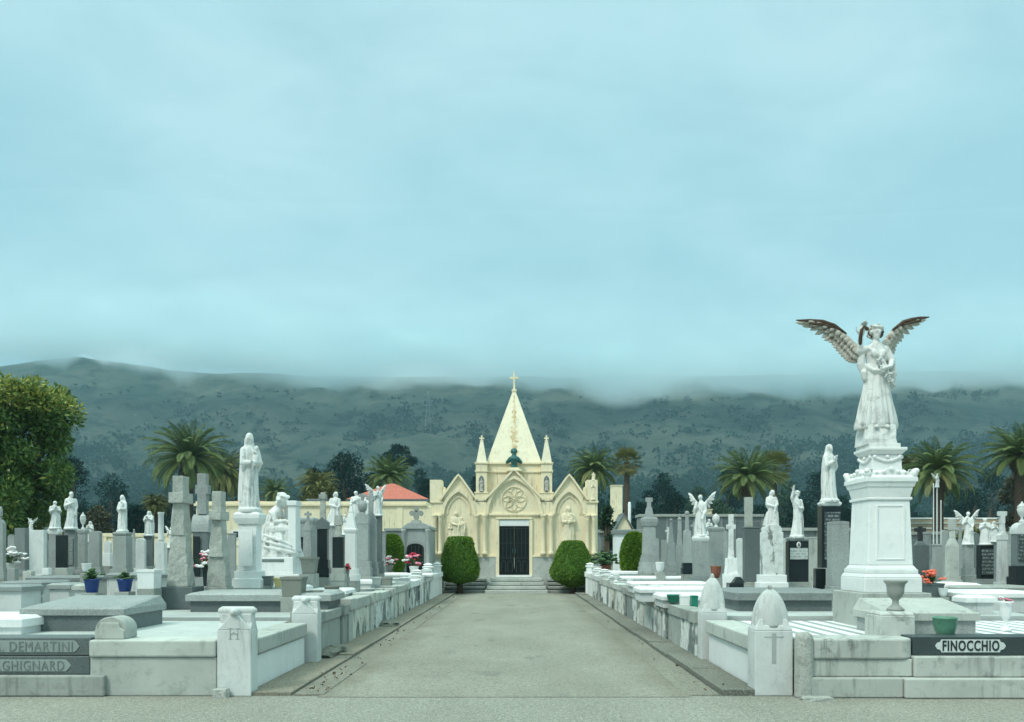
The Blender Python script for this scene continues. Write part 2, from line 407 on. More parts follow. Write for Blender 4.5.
def figure(pose, seed=0, voxel=.009):
    key = (pose, seed)
    if key in _figs: return _figs[key]
    mb = MB(); rnd = random.Random(seed*7+1)
    rs = [list(r) for r in BASE]
    sway = rnd.choice((-1, 1))*rnd.uniform(.01, .03)
    for r in rs: r[1] += sway*math.sin(r[0]*5)
    robe(mb, rs, rnd.choice((7, 8, 9)), .15, seed)
    mb.lathe([(.18, -.05), (.185, -.01), (.17, .012), (.02, .02)], 0, 0, 18)
    mb.tube([(0, .004, .80), (0, -.002, .89)], [.036, .030], 10)
    hx = sway*.3; hair = 'short'; turn = rnd.uniform(-.4, .4); nod = .2
    def arm(side, el, wr, hd, sleeve=True):
        sh = (side*.105, .005, .775)
        mb.tube([sh, el], [.048, .042], 10); mb.tube([el, wr], [.042 if sleeve else .032, .030 if sleeve else .021], 10)
        if sleeve: mb.tube([(el[0], el[1], el[2]), (el[0]*.9, el[1]*.8+.01, el[2]-.10)], [.045, .018], 8)
        hand(mb, wr, hd, .85)
    # a shawl diagonal over the front
    if pose in ('saint', 'winged', 'raise'):
        mb.tube([(-.105, -.03, .76), (-.03, -.095, .68), (.06, -.09, .56), (.115, -.02, .46)], [.022, .026, .028, .03], 8, .7)
        mb.tube([(.115, -.02, .5), (.125, -.03, .34), (.12, -.03, .2)], [.035, .045, .02], 8, .8)
    if pose in ('pray', 'hood', 'kneel'):
        arm(-1, (-.135, -.045, .615), (-.03, -.115, .685), (.18, -.25, .6)); arm(1, (.135, -.045, .615), (.03, -.115, .685), (-.18, -.25, .6))
        nod = .35; turn = rnd.uniform(-.5, .5)
    if pose == 'hood':
        hair = 'veil'
        robe(mb, [(.16, 0, .03, .150, .10), (.4, 0, .035, .15, .095), (.62, 0, .035, .145, .085), (.78, 0, .03, .125, .075), (.86, 0, .03, .075, .06), (.95, 0, .02, .055, .055)], 8, .11, seed+3, n=26, zmax=.9)
    elif pose == 'madonna':
        hair = 'veil'; turn = .35; nod = .3
        robe(mb, [(.10, -.02, .03, .15, .10), (.4, -.02, .035, .14, .09), (.62, -.01, .035, .135, .08), (.78, 0, .03, .122, .072), (.86, 0, .03, .07, .06), (.95, 0, .02, .055, .055)], 8, .11, seed+3, n=26, zmax=.9)
        arm(-1, (-.13, -.05, .60), (.03, -.13, .60), (1, -.1, .1)); arm(1, (.145, -.03, .615), (.07, -.13, .60), (-1, -.3, .1))
        mb.tube([(.06, -.125, .60), (.065, -.12, .68), (.068, -.115, .735)], [.046, .05, .032], 10)      # the child
        mb.ell((.068, -.12, .79), (.034, .036, .042)); mb.tube([(.05, -.14, .61), (.0, -.16, .57), (-.005, -.15, .50)], [.03, .026, .018], 8)
        mb.tube([(.06, -.14, .72), (.02, -.15, .74), (-.005, -.12, .775)], [.02, .017, .013], 8)
    elif pose == 'saint':
        hair = rnd.choice(('beard', 'short')); arm(-1, (-.14, -.03, .60), (-.02, -.115, .66), (.9, -.2, .35)); arm(1, (.14, .0, .60), (.12, -.08, .47), (0, -.25, -1))
    elif pose == 'winged':
        arm(-1, (-.15, -.04, .62), (-.07, -.12, .70), (.3, -.3, .9)); arm(1, (.14, 0, .60), (.10, -.10, .50), (-.2, -.4, -.8))
    elif pose == 'raise':
        hair = 'curls'; arm(-1, (-.155, -.02, .84), (-.13, -.04, .99), (.05, -.1, 1)); arm(1, (.14, -.02, .60), (.04, -.11, .60), (-1, -.2, .2))
    elif pose == 'lean':            # mother bending over a child
        hair = 'veil'; turn = .7; nod = .5; hx = .03
        arm(-1, (-.12, -.06, .60), (.02, -.13, .55), (.9, -.2, -.3)); arm(1, (.15, -.05, .60), (.11, -.14, .52), (-.1, -.3, -.9))
        robe(mb, [(-.0, .12, -.06, .085, .08), (.25, .12, -.07, .07, .06), (.36, .12, -.07, .065, .05), (.43, .12, -.07, .03, .03)], 7, .08, seed+5, n=16, zmax=.4)
        mb.ell((.118, -.075, .485), (.042, .045, .052)); mb.ell((.118, -.065, .50), (.047, .047, .045))
        robe(mb, [(-.0, -.13, -.02, .10, .09), (.2, -.12, -.03, .08, .07), (.34, -.10, -.03, .05, .05), (.4, -.09, -.03, .03, .03)], 7, .12, seed+9, n=14, zmax=.4)
    head(mb, (hx, -.008, .925), 1.0, turn, 0, hair, nod)
    if pose == 'hood': mb.ell((hx, .014, .955), (.058, .062, .045))
    _figs[key] = fuse(mb, voxel)
    return _figs[key]
def seated_figure():
    mb = MB()                                      # faces +x, leaning on a stone, chin on hand; unit: 1 = figure height seated
    robe(mb, [(0, .10, -.02, .34, .24), (.08, .09, -.02, .33, .235), (.22, .07, -.02, .30, .22), (.34, .05, -.01, .27, .2), (.42, .02, 0, .22, .18), (.47, 0, 0, .15, .15)], 11, .15, 4, 72, 36, 2.0, .6)
    mb.tube([(-.05, 0, .36), (-.07, 0, .52), (-.03, 0, .66), (.02, 0, .74)], [.15, .135, .125, .09], 16)
    mb.tube([(-.04, -.09, .42), (.14, -.11, .44), (.24, -.10, .40), (.27, -.10, .2), (.28, -.10, .06)], [.12, .105, .095, .085, .08], 12)
    mb.tube([(-.04, .09, .42), (.16, .10, .46), (.28, .10, .41), (.31, .10, .2), (.32, .09, .06)], [.12, .105, .09, .08, .08], 12)
    mb.tube([(.0, -.13, .68), (.04, -.17, .53), (.20, -.12, .55)], [.062, .056, .042], 10)
    hand(mb, (.20, -.12, .55), (.8, .1, -.3), 1.3)
    mb.tube([(.02, .12, .69), (.16, .13, .53), (.15, .03, .74)], [.06, .052, .036], 10)
    hand(mb, (.15, .03, .74), (-.1, -.2, 1), 1.2)
    mb.tube([(.02, 0, .72), (.075, 0, .83)], [.055, .05], 10)
    head(mb, (.11, -.01, .885), 1.6, PI/2-.5, 0, 'curls', .4)
    robe(mb, [(.25, -.15, .03, .16, .2), (.45, -.14, .03, .11, .16), (.62, -.10, .03, .09, .13), (.72, -.06, .02, .05, .08)], 7, .12, 8, 40, 20, 1, .9)
    for z in (.1, .19, .28):                       # heavy folds round the knees
        mb.tube([(.42-z*.4, -.22+z*.1, z*.6), (.15, -.27, z*.8+.03), (-.15, -.22, z+.06)], [.02, .03, .02], 8)
    return fuse(mb, .010)
def wing2(mb, lead, low, y0, y1, n=11, w=.078, t=.03, seed=1):
    """carved wing between a leading-edge polyline and a feather-tip polyline (x, z pairs, root to tip)"""
    rnd = random.Random(seed)
    def pl(P, u):
        f = u*(len(P)-1); i = min(int(f), len(P)-2); f -= i; return Vector((P[i][0]*(1-f)+P[i+1][0]*f, y0+(y1-y0)*u, P[i][1]*(1-f)+P[i+1][1]*f))
    for layer, (f, off, m) in enumerate(((1.0, .03, n), (.66, .005, n-2), (.40, -.018, n-3))):
        for i in range(m):
            u = .04+.96*i/(m-1); a = pl(lead, max(0, u*.9-.05)); b = pl(low, u); d = (b-a)*f*rnd.uniform(.94, 1.05); o = Vector((0, off, 0))
            mb.blade(a+o, a+d+o*1.2, w*(1.15-.5*u)*(1-.1*layer), t*.7, (0, 1, .05), .05*(1 if low[0][0] < 0 else -1))
    mb.tube([pl(lead, k/7) for k in range(8)], [w*(.5-.36*k/7) for k in range(8)], 10, .8)
def wing(mb, root, tip, droop, n=9, w=.09, t=.03, nrm=(0, 1, .1), seed=1):
    """feathered wing: leading edge root->tip, feathers swing from along the edge (tip) to straight down (root)"""
    root = Vector(root); tip = Vector(tip); nrm = Vector(nrm); rnd = random.Random(seed)
    L = (tip-root).length; ax = (tip-root).normalized()
    mid = root + ax*L*.45 + Vector((0, 0, droop*.35))
    def edge(u): return root*(1-u)**2 + mid*2*u*(1-u) + tip*u*u
    down = Vector((-.12 if ax.x < 0 else .12, 0, -1))
    for layer, (f0, f1, ln, off) in enumerate(((.10, .80, 1.0, .03), (.08, .62, .60, .0), (.04, .48, .34, -.025))):
        m = n - layer*2
        for i in range(m):
            u = f0 + (f1-f0)*i/(m-1); p = edge(u)
            d = (down*(1-u)**1.1 + ax*(u**.75)*1.5).normalized()
            ll = L*(.36 + .34*u)*ln*rnd.uniform(.93, 1.06)
            if u > .55: ll = max(ll*.7, (tip-p).length*(1.05 if layer == 0 else .6))
            mb.blade(p + nrm*off, p + d*ll + nrm*off*1.3, w*(1.1-.35*u)*(1-.12*layer), t*.6, nrm, 0.04)
    mb.tube([edge(0), edge(.25), edge(.5), edge(.75), edge(1)], [w*.42, w*.40, w*.33, w*.24, w*.1], 10, .6)
# ------------------------------------------------------------------ monuments built from stacked segments
def rough_box(mb, cx, cy, z0, z1, w0, d0, w1, d1, seed=0, amp=.06, nz=None):
    rnd = random.Random(seed); n = nz or max(4, int((z1-z0)/.1)); rs = []
    for i in range(n+1):
        u = i/n; w = (w0+(w1-w0)*u)/2; d = (d0+(d1-d0)*u)/2; ring = []
        pts = []
        for (ax, ay, bx, by) in ((-1,-1,1,-1),(1,-1,1,1),(1,1,-1,1),(-1,1,-1,-1)):
            for q in (0, .25, .5, .75): pts.append((ax+(bx-ax)*q, ay+(by-ay)*q))
        for (px_, py_) in pts:
            k = 1 + rnd.uniform(-amp, amp)
            ring.append((cx + px_*w*k, cy + py_*d*(1+rnd.uniform(-amp, amp)), z0 + (z1-z0)*u + (rnd.uniform(-.3, .3)*(z1-z0)/n if 0 < i < n else 0)))
        rs.append(ring)
    o = len(mb.v); mb.rings(rs, False)
def arch_pts(w, z0, z1, n=10, pointed=False, spring=None):
    h = w/2
    if pointed:
        sp = spring if spring is not None else z1 - w*.9
        r = ((z1-sp)**2 + h*h)/(2*h); pts = [(-h, z0), (h, z0)]; cxr = h - r
        for i in range(n+1):
            a = math.asin(min(1, (z1-sp)/r))*i/n
            pts.append((cxr + r*math.cos(a), sp + r*math.sin(a)))
        for i in range(n-1, -1, -1):
            a = math.asin(min(1, (z1-sp)/r))*i/n
            pts.append((-(cxr + r*math.cos(a)), sp + r*math.sin(a)))
        return pts
    rise = min(z1-z0, spring if spring is not None else h)
    pts = [(-h, z0), (h, z0)]
    for i in range(n+1):
        a = PI*i/n; pts.append((h*math.cos(a), z1-rise + rise*math.sin(a)))
    return pts
PARTN = dict(box='block', die='die', base='base', cap='cap', taper='shaft', round='headstone', gable='headstone', gothic='headstone', cross='cross', rough='rough_stone',
             urn='urn', ball='ball', statue='statue', panel='inscription_panel', cyl='column', pyr='spirelet', barrel='arched_hood', rcross='cross', door='door', pin='pinnacle')
def mon(name, label, cat, px, Y, segs, mat, dr=.55, group=None, bev=.008, foot=True):
    k = abs(px-VX)/F; wmax = max(s[3] for s in segs if s[0] not in ('statue', 'panel', 'cross', 'rcross'))
    f = 1/(1 + k*dr); shift = (1-f)*wmax/2*(-1 if px < VX else 1)
    x0 = X(px + shift, Y); z0 = Z(segs[0][1], Y); g = deckz(Y)
    lift = 0
    D = S(wmax, Y)*f*dr
    zb = min(z0, g)
    root = thing(name, label, cat, (x0, Y, zb if z0 > g else g), group)
    base = root.location.z
    def zz(py): return max(0.0, Z(py, Y) - base)
    cy = D/2
    if z0 > g + .03 and foot:
        mb = MB(); w = S(wmax, Y)*f*1.12; mb.cbox(0, cy, -.05, z0-base, w, D*1.12); mb.build('footing', M_conc, root, bev)
    for s in segs:
        kind, yb, yt, wp = s[:4]; o = s[4] if len(s) > 4 else {}
        m = o.get('m', mat); z1, z2 = zz(yb), zz(yt); w = S(wp, Y)*(f if kind not in ('statue', 'cross', 'rcross', 'panel') else 1)
        dx = S(o.get('dx', 0), Y); d = o['d'] if 'd' in o else max(.1, w*dr)
        yy = cy + o.get('dy', 0); mb = MB(); nm = o.get('n', PARTN[kind]); sm = False
        if kind in ('box', 'die', 'base'):
            mb.cbox(dx, yy, z1, z2, w, d)
            if kind == 'base' and z2-z1 > .12: mb.cbox(dx, yy, z1-.002, z1+(z2-z1)*.55, w*1.0+.05, d+.05)
        elif kind == 'cap':
            h = z2-z1
            mb.frus(dx, yy, z1, z1+h*.45, w*.84, d*.84, w, d); mb.cbox(dx, yy, z1+h*.45, z1+h*.8, w, d); mb.frus(dx, yy, z1+h*.8, z2, w, d, w*.86, d*.86)
        elif kind == 'taper': w2 = S(o.get('w2', wp*.75), Y)*f; mb.frus(dx, yy, z1, z2, w, d, w2, max(.08, d*w2/w))
        elif kind == 'round': mb.prism([(p[0]+dx, p[1]) for p in arch_pts(w, z1, z2, 12, False, min(w/2, o.get('rise', .5)*w))], yy-d/2, yy+d/2)
        elif kind == 'gothic': mb.prism([(p[0]+dx, p[1]) for p in arch_pts(w, z1, z2, 9, True)], yy-d/2, yy+d/2)
        elif kind == 'gable':
            e = z2 - o.get('gh', .3)*w
            mb.prism([(dx-w/2, z1), (dx+w/2, z1), (dx+w/2, e), (dx, z2), (dx-w/2, e)], yy-d/2, yy+d/2)
        elif kind == 'barrel':
            mb.prismx([(yy-d/2, z1), (yy+d/2, z1)] + [(yy + d/2*math.cos(a), z1+(z2-z1)*(.25+.75*math.sin(a))) for a in [PI*i/12 for i in range(13)]], dx-w/2, dx+w/2)
        elif kind in ('cross', 'rcross'):
            h = z2-z1; t = S(o.get('t', wp*.36), Y); dd = o.get('d', t*.8); arm = z1 + h*o.get('ah', .62)
            if kind == 'cross':
                mb.prism([(dx-t/2, z1), (dx+t/2, z1), (dx+t/2, arm), (dx+w/2, arm), (dx+w/2, arm+t), (dx+t/2, arm+t), (dx+t/2, z2),
                          (dx-t/2, z2), (dx-t/2, arm+t), (dx-w/2, arm+t), (dx-w/2, arm), (dx-t/2, arm)], yy-dd/2, yy+dd/2)
            else:
                t0 = S(o.get('t0', wp*.6), Y)
                rough_box(mb, dx, yy, z1, arm, t0, dd*t0/t, t, dd, 3, .07); rough_box(mb, dx, yy, arm, z2, t, dd, t*.97, dd, 5, .05)
                rough_box(mb, dx, yy, arm, arm+t*.95, w, o.get('ad', dd*1.03), w, o.get('ad', dd*1.03), 7, .025)
        elif kind == 'rough': rough_box(mb, dx, yy, z1, z2, w, d, S(o.get('w2', wp*.85), Y)*f, d*.85, int(px)+int(yt), o.get('amp', .07))
        elif kind == 'urn':
            h = z2-z1; r = w/2
            mb.lathe([(r*.6, z1), (r*.6, z1+h*.06), (r*.25, z1+h*.14), (r*.25, z1+h*.24), (r*.75, z1+h*.4), (r, z1+h*.62), (r*.85, z1+h*.72), (r*.95, z1+h*.76), (r*.5, z1+h*.86), (r*.2, z1+h*.93), (r*.14, z2)], dx, yy, 16)
        elif kind == 'ball':
            r = w/2; h = z2-z1; mb.lathe([(r*.7, z1), (r*.6, z1+h*.1)] , dx, yy, 14); mb.ell((dx, yy, z1+h*.52), (r, r, h*.48))
        elif kind == 'cyl':
            h = z2-z1; r = w/2; mb.lathe([(r*1.1, z1), (r*1.1, z1+h*.05), (r*.92, z1+h*.08), (r*.85, z2-h*.1), (r*1.02, z2-h*.05), (r*1.02, z2)], dx, yy, 16)
        elif kind in ('pyr', 'pin'):
            w2 = w*o.get('tip', .12); mb.frus(dx, yy, z1, z2, w, d, w2, w2)
            if kind == 'pin': mb.ell((dx, yy, z2), w2*.9, 10, 6)
        elif kind in ('panel', 'door'):
            d0 = o.get('wd', D); mb.cbox(dx, cy - d0/2 - .004 + o.get('py', 0), z1, z2, w, .016)
        if kind == 'statue':
            h = z2-z1; me = figure(o.get('pose', 'saint'), o.get('seed', 0))
            so = link('statue', me, o.get('m', M_statue), root, 0, (dx, yy, z1+.045*h)); so.scale = (h*o.get('sx', 1)*.88,)*2 + (h,); so.rotation_euler = (0, 0, R(o.get('rz', 0)))
            if o.get('pose') == 'winged' or o.get('wings'):
                for q in (-1, 1):
                    wb = MB(); wing(wb, (q*.05, .07, .74), (q*.30, .16, 1.02), .05, 7, .085, .03, (0, 1, 0), 2)
                    wo = wb.build('wing', o.get('m', M_statue), so)
        else: mb.build(nm, m, root, o.get('bev', bev))
    return root
def slab(name, label, px0, px1, yfront_bot, yt, Y, depth, mat, cat='grave slab', group=None, slope=.0, lid=.10, body=None, over=.04, zbot=None):
    """flat tomb lying across the plot: body, overhanging lid; front face at depth Y"""
    xa, xb = X(px0, Y), X(px1, Y); g = deckz(Y) if zbot is None else zbot
    zt = Z(yt, Y)
    root = thing(name, label, cat, ((xa+xb)/2, Y, g), group); w = xb-xa; h = max(zt-g, .12)
    lid = min(lid, h*.6)
    mb = MB(); mb.box(-w/2+over, w/2-over, over, depth-over, -.03, h-lid); mb.build('tomb_body', body or mat, root, .006)
    mb = MB(); zl = h-lid
    mb.box(-w/2, w/2, 0, depth, zl, h-.02)
    a = .07
    mb.add([(-w/2,0,h-.02),(w/2,0,h-.02),(w/2,depth,h-.02),(-w/2,depth,h-.02),(-w/2+a,a,h+.015),(w/2-a,a,h+.015),(w/2-a,depth-a*.5,h+.015+slope),(-w/2+a,depth-a*.5,h+.015+slope)],
           [(4,5,6,7),(0,1,5,4),(1,2,6,5),(2,3,7,6),(3,0,4,7)])
    mb.build('lid', mat, root, .008)
    return root
# ------------------------------------------------------------------ pots, flowers, urns
def bouquet(root, z, r, mats, n=22, seed=0, x=0, y=0):
    rnd = random.Random(seed)
    mb = MB()
    for i in range(26):
        a = rnd.uniform(0, 2*PI); e = rnd.uniform(.2, 1.3); L = r*rnd.uniform(.8, 1.3)
        d = Vector((math.cos(a)*math.cos(e), math.sin(a)*math.cos(e), math.sin(e)))
        p = Vector((x, y, z)); sd = d.cross(Vector((0, 0, 1))).normalized()*r*.13
        q = p + d*L; mb.add([p, p+d*L*.6+sd, q, p+d*L*.6-sd], [(0, 1, 2, 3)])
    mb.build('leaves', M_stem, root, fix=False)
    for mi, m in enumerate(mats):
        mb = MB()
        for i in range(n//len(mats)):
            a = rnd.uniform(0, 2*PI); e = rnd.uniform(.15, 1.5); L = r*rnd.uniform(.6, 1.15)
            c = Vector((x+math.cos(a)*math.cos(e)*L, y+math.sin(a)*math.cos(e)*L, z+math.sin(e)*L))
            for j in range(6):
                b = 2*PI*j/6 + rnd.random(); pr = r*.16
                mb.ell(c + Vector((math.cos(b)*pr, math.sin(b)*pr, rnd.uniform(-.3, .3)*pr)), (pr*.8, pr*.8, pr*.45), 8, 5)
        mb.build('blossoms', m, root, fix=False)
def pot(name, label, px, Y, yb, yt, w, mat, kind='round', group=None, flowers=None, seed=0, fr=None, wb=.72, zb=None):
    z0 = Z(yb, Y) if zb is None else zb; z1 = Z(yt, Y); r = S(w, Y)/2; h = z1-z0
    root = thing(name, label, 'planter' if kind in ('sq', 'round', 'bowl') else 'urn', (X(px, Y), Y, z0), group)
    mb = MB()
    if kind == 'sq':
        t = r*.14
        mb.sqlathe([(r*wb, 0), (r*.93, h*.86), (r, h*.86), (r, h), (r-t, h), (r-t*1.2, h*.8)]); 
    elif kind == 'round':
        mb.lathe([(r*wb*.9, 0), (r*wb, .01), (r*.95, h*.86), (r, h*.88), (r, h), (r*.88, h), (r*.84, h*.85), (.01, h*.84)], 0, 0, 24)
    elif kind == 'bowl':
        mb.lathe([(r*.42, 0), (r*.5, h*.03), (r*.75, h*.25), (r*.92, h*.6), (r*.96, h*.9), (r, h*.93), (r, h), (r*.9, h), (r*.86, h*.8), (r*.3, h*.3), (.01, h*.28)], 0, 0, 28)
    elif kind == 'urn':
        mb.lathe([(r*.75, 0), (r*.75, h*.07), (r*.62, h*.10), (r*.30, h*.2), (r*.26, h*.34), (r*.5, h*.44), (r*.72, h*.58), (r*.74, h*.74), (r*.8, h*.86), (r, h*.94), (r, h), (r*.86, h), (r*.6, h*.8), (.01, h*.7)], 0, 0, 28)
    mb.build('vessel', mat, root, .004 if kind == 'sq' else 0)
    if zb is None and z0 - deckz(Y) > .03 and not (ROADX0-.35 < X(w*0+px, Y) < ROADX1+.35):
        mb2 = MB(); mb2.cbox(0, 0, deckz(Y)-z0-.05, -.002, r*1.9, r*1.9); mb2.build('stand', M_conc, root, .008)
    if kind == 'sq': 
        mb = MB(); mb.cbox(0, 0, h*.80, h*.84, r*1.6, r*1.6); mb.build('soil', M_dirt, root)
    if flowers: bouquet(root, h*.9, fr or r*1.1, flowers, 18, seed)
    return root
def text_mesh(body, size, depth=.004, bold=0.0):
    cu = bpy.data.curves.new('lettering', 'FONT'); cu.body = body; cu.size = size; cu.space_character = 1.14; cu.extrude = depth; cu.offset = bold
    cu.align_x = 'CENTER'; cu.align_y = 'CENTER'; cu.resolution_u = 3
    o = bpy.data.objects.new('tmp', cu); col.objects.link(o); dg = bpy.context.evaluated_depsgraph_get(); dg.update()
    me = bpy.data.meshes.new_from_object(o.evaluated_get(dg)); bpy.data.objects.remove(o)
    return me
# ------------------------------------------------------------------ grave plots along the lane (walled decks)
def plot(side, Y0, Y1, zt, label, seed, wallm, capm, split=1, post=0):
    xr = ROADX0 if side < 0 else ROADX1; s = side
    root = thing('grave_plot', label, 'grave plot', (xr, Y0, 0), 'walled grave plots along the lane'); L = Y1-Y0; rnd = random.Random(seed)
    def bx(x0, x1, y0, y1, z0, z1, nm, m, bev=.012, mb=None):
        mb = MB(); a, b = sorted((x0*s, x1*s)); mb.box(a, b, y0, y1, z0, z1); return mb.build(nm, m, root, bev)
    th = .17 + rnd.uniform(-.02, .03); pw = .34
    # wall panels between two end piers, coping in pieces
    for i in range(split):
        a = pw + (L-2*pw)*i/split; b = pw + (L-2*pw)*(i+1)/split
        bx(0, .24, a+.004, b-.004, 0, zt-th, 'wall_panel', wallm[i % len(wallm)])
        bx(-.03, .30, a+.003, b-.003, zt-th, zt, 'coping', capm)
    for (a, b) in ((.03, pw-.004), (L-pw+.004, L-.03)):
        bx(-.045, .30, a, b, 0, zt-th*.9, 'pier', wallm[(seed+1) % len(wallm)]); bx(-.085, .36, a-.03, b+.03, zt-th*.9, zt+.035, 'pier_cap', capm)
        if post:
            mb = MB(); h = post; c = (a+b)/2; w = .15
            prof = [(w, zt+.035), (w, zt+h*.55), (w*1.25, zt+h*.6), (w*1.25, zt+h*.68), (w*.7, zt+h*.74), (w*1.1, zt+h*.86), (w*.5, zt+h*.95), (.02, zt+h)]
            mb.sqlathe(prof, .13*s, c); mb.build('corner_post', M_white, root, .01)
    bx(.24, 5.2, .03, L-.03, .05, zt-.04, 'deck', M_deck, 0)
    return root
# left row
def LP(*a): return plot(-1, *a)
W1 = [M_patch2, M_stain]; W2 = [M_patch, M_conc]
LP(11.55, 13.6, .70, 'grey concrete walled plot directly behind the left milk-carton shaped posts', 1, [M_conc, M_grey], M_conc, 1)
LP(13.75, 16.2, .78, 'cream stained walled plot, third back from the road junction on the left', 2, W1, M_concl, 1)
LP(16.35, 18.7, .76, 'white panelled walled plot on the left beside the broken gutter slab', 3, W2, M_concl, 1)
LP(18.85, 21.3, .80, 'pale walled plot on the left with a pointed white ridge tomb', 4, W1, M_concl, 1)
LP(21.45, 24.0, .84, 'white walled plot on the left in front of the paired grey steles', 5, W2, M_white, 1, .14)
LP(24.15, 27.0, .88, 'white walled plot on the left with short capped posts before the flower vases', 6, [M_patch, M_white], M_marble, 1, .26)
LP(27.15, 30.6, .90, 'white walled plot at the far left end with tall capped posts near the topiary', 7, [M_white], M_white, 1, .42)
def RP(*a): return plot(1, *a)
RP(11.55, 14.3, .72, 'grey stained walled plot directly behind the right gothic posts', 11, [M_patch, M_conc], M_conc, 2)
RP(14.45, 17.0, .72, 'stained walled plot on the right carrying the green boxes', 12, [M_patch, M_stain], M_conc, 2)
RP(17.15, 19.6, .76, 'dark stained walled plot on the right carrying the holed white vases', 13, [M_patch, M_grey], M_conc, 2)
RP(19.75, 22.3, .80, 'mottled walled plot on the right midway to the chapel', 14, [M_patch, M_patch2], M_stain, 2)
RP(22.45, 25.0, .84, 'white walled plot on the right with low capped posts', 15, [M_patch, M_white], M_concl, 2, .16)
RP(25.15, 27.8, .88, 'white walled plot on the right beside the terracotta bowl planter', 16, [M_patch], M_marble, 1, .26)
RP(27.95, 30.6, .90, 'white walled plot at the far right end nearest the chapel', 17, [M_white], M_white, 1, .40)

# ------------------------------------------------------------------ near left plot
def near_left():
    Yf = 8.72
    root = thing('grave_plot', 'pale stone corner plot in left foreground with dark name steps', 'grave plot', (-4.2, Yf, 0), 'walled grave plots along the lane')
    ox, oy = -4.2, Yf
    def bx(nm, m, x0, x1, y0, y1, z0, z1, bev=.012):
        mb = MB(); mb.box(x0-ox, x1-ox, y0-oy, y1-oy, z0, z1); return mb.build(nm, m, root, bev)
    x0, x1 = X(90, Yf), X(217, Yf)
    bx('front_wall', M_concl, x0-.0, x1-.006, Yf, Yf+.28, 0, .44); bx('coping', M_concl, x0-.0, x1-.006, Yf-.03, Yf+.36, .443, .635, .02)
    bx('side_wall', M_white, -3.30, ROADX0-.02, 9.08, 11.12, 0, .415); bx('coping', M_concl, -3.42, ROADX0+.02, 9.08, 11.12, .43, .62, .02)
    bx('deck', M_deck, -9.5, -3.43, 9.10, 11.5, .1, .612, 0)
    # name steps
    bx('name_step', M_slate, -9.5, x0-.004, Yf+.03, Yf+.38, .455, .66, .01); bx('name_step', M_slate, -9.5, x0-.004, Yf+.0, Yf+.32, .245, .450, .01)
    bx('kerb_step', M_conc, -9.5, X(104, 8.66), 8.66, Yf+.3, 0, .24, .02)
    def plate(cx, zc, w, h, txt, dy):
        mb = MB(); e = h/2
        mb.prism([(-w/2, -e), (w/2, -e), (w/2+.035, -e*.55), (w/2+.06, 0), (w/2+.035, e*.55), (w/2, e), (-w/2, e)], -.008, .02)
        p = mb.build('name_plate', stone_plate, root, .004, (cx-ox, Yf+dy-oy, zc))
        me = text_mesh(txt, h*1.2, .003, 0); t = link('lettering', me, M_lgrey, p, 0, (0, -.010, -.005)); t.rotation_euler = (PI/2, 0, 0)
        bb = max(v.co.x for v in me.vertices)*2; t.scale = ((w*.97)/bb, 1, 1)
    plate(X(34, 8.75), .558, .92, .135, 'A. DEMARTINI', .03); plate(X(28, 8.72), .345, .86, .135, 'C.GHIGNARD', 0)
stone_plate = stone('worn_name_plate', (.27, .31, .30), (.15, .18, .17), .4, .2, .1, .8)
near_left()
def carton(px, Y, ybot, ytop, wp, label, emblem):
    w = S(wp, Y); zt = Z(ytop, Y); d = w*.6
    root = thing('corner_post', label, 'stone post', (X(px, Y), Y, 0), 'milk-carton posts'); h = zt-.05; e = h-w*.55
    mb = MB(); mb.box(-w/2, w/2, 0, d, 0, e)
    mb.prism([(-w/2, e), (w/2, e), (0, h)], 0, d); 
    mb.prismx([(0.004, e), (d-.004, e), (d/2, h-.01)], -w/2+.004, w/2-.004); mb.prismx([(d*.2, e), (d*.8, e), (d*.8, h-.03), (d*.2, h-.03)], -w*.47, w*.47)
    mb.build('shaft', M_marble, root, .008)
    mb = MB()
    mb.tube([(-w*.46, d/2, h), (w*.46, d/2, h)], .05, 14); mb.tube([(0, -.004, h-.01), (0, d, h-.01)], .05, 14)
    mb.build('roof_roll', M_marble, root)
    if emblem:
        mb = MB(); zc = h*.80-.06
        for q in (-1, 1):
            mb.tube([(q*.04, -.001, zc-.055), (q*.045, -.001, zc+.055)], .005, 6); mb.tube([(q*.06, -.001, zc+.06), (q*.02, -.001, zc+.06)], .004, 6); mb.tube([(q*.06, -.001, zc-.06), (q*.02, -.001, zc-.06)], .004, 6)
        mb.tube([(-.045, -.001, zc-.02), (0, -.001, zc+.02), (.045, -.001, zc-.02)], .005, 6); mb.tube([(-.04, -.001, zc), (.04, -.001, zc)], .0045, 6)
        mb.build('monogram', M_faint, root)
    return root
carton(234, 8.70, 696, 607, 34, 'pale gabled post with roll top and engraved monogram, left of the lane mouth', True)
carton(304.5, 11.2, 663, 596, 26, 'pale gabled roll-top post behind the monogrammed one, left side', False)
# rounded cushion stone on coping
def cushion():
    Y = 8.78; root = thing('cushion_stone', 'small round-topped cushion stone with scroll shoulders on left coping', 'marker stone', (X(109, Y), Y, .635)); w = S(31, Y)
    prof = [(-w/2, 0), (w/2, 0), (w/2, .12)] + [(w/2*.98*math.cos(a)*(1 if i else 1), .12+.135*math.sin(a)) for i, a in enumerate([PI*j/14 for j in range(1, 14)])] + [(-w/2, .12)]
    mb = MB(); mb.prism(prof, .03, .30); mb.build('stone', M_concl, root, .012)
    mb = MB(); e = w*.47; mb.prism([(-e, .005), (e, .005), (e, .10), (e*.72, .135), (e*.62, .19), (-e*.62, .19), (-e*.72, .135), (-e, .10)], 0, .03); mb.build('face_plate', M_concl, root, .006)
cushion()
slab('ledger_tomb', 'large grey ledger tomb with sloping lid in left foreground', 19, 124, 630, 608, 9.9, 1.2, M_greyl, 'tomb', None, .09, .10, M_slate)
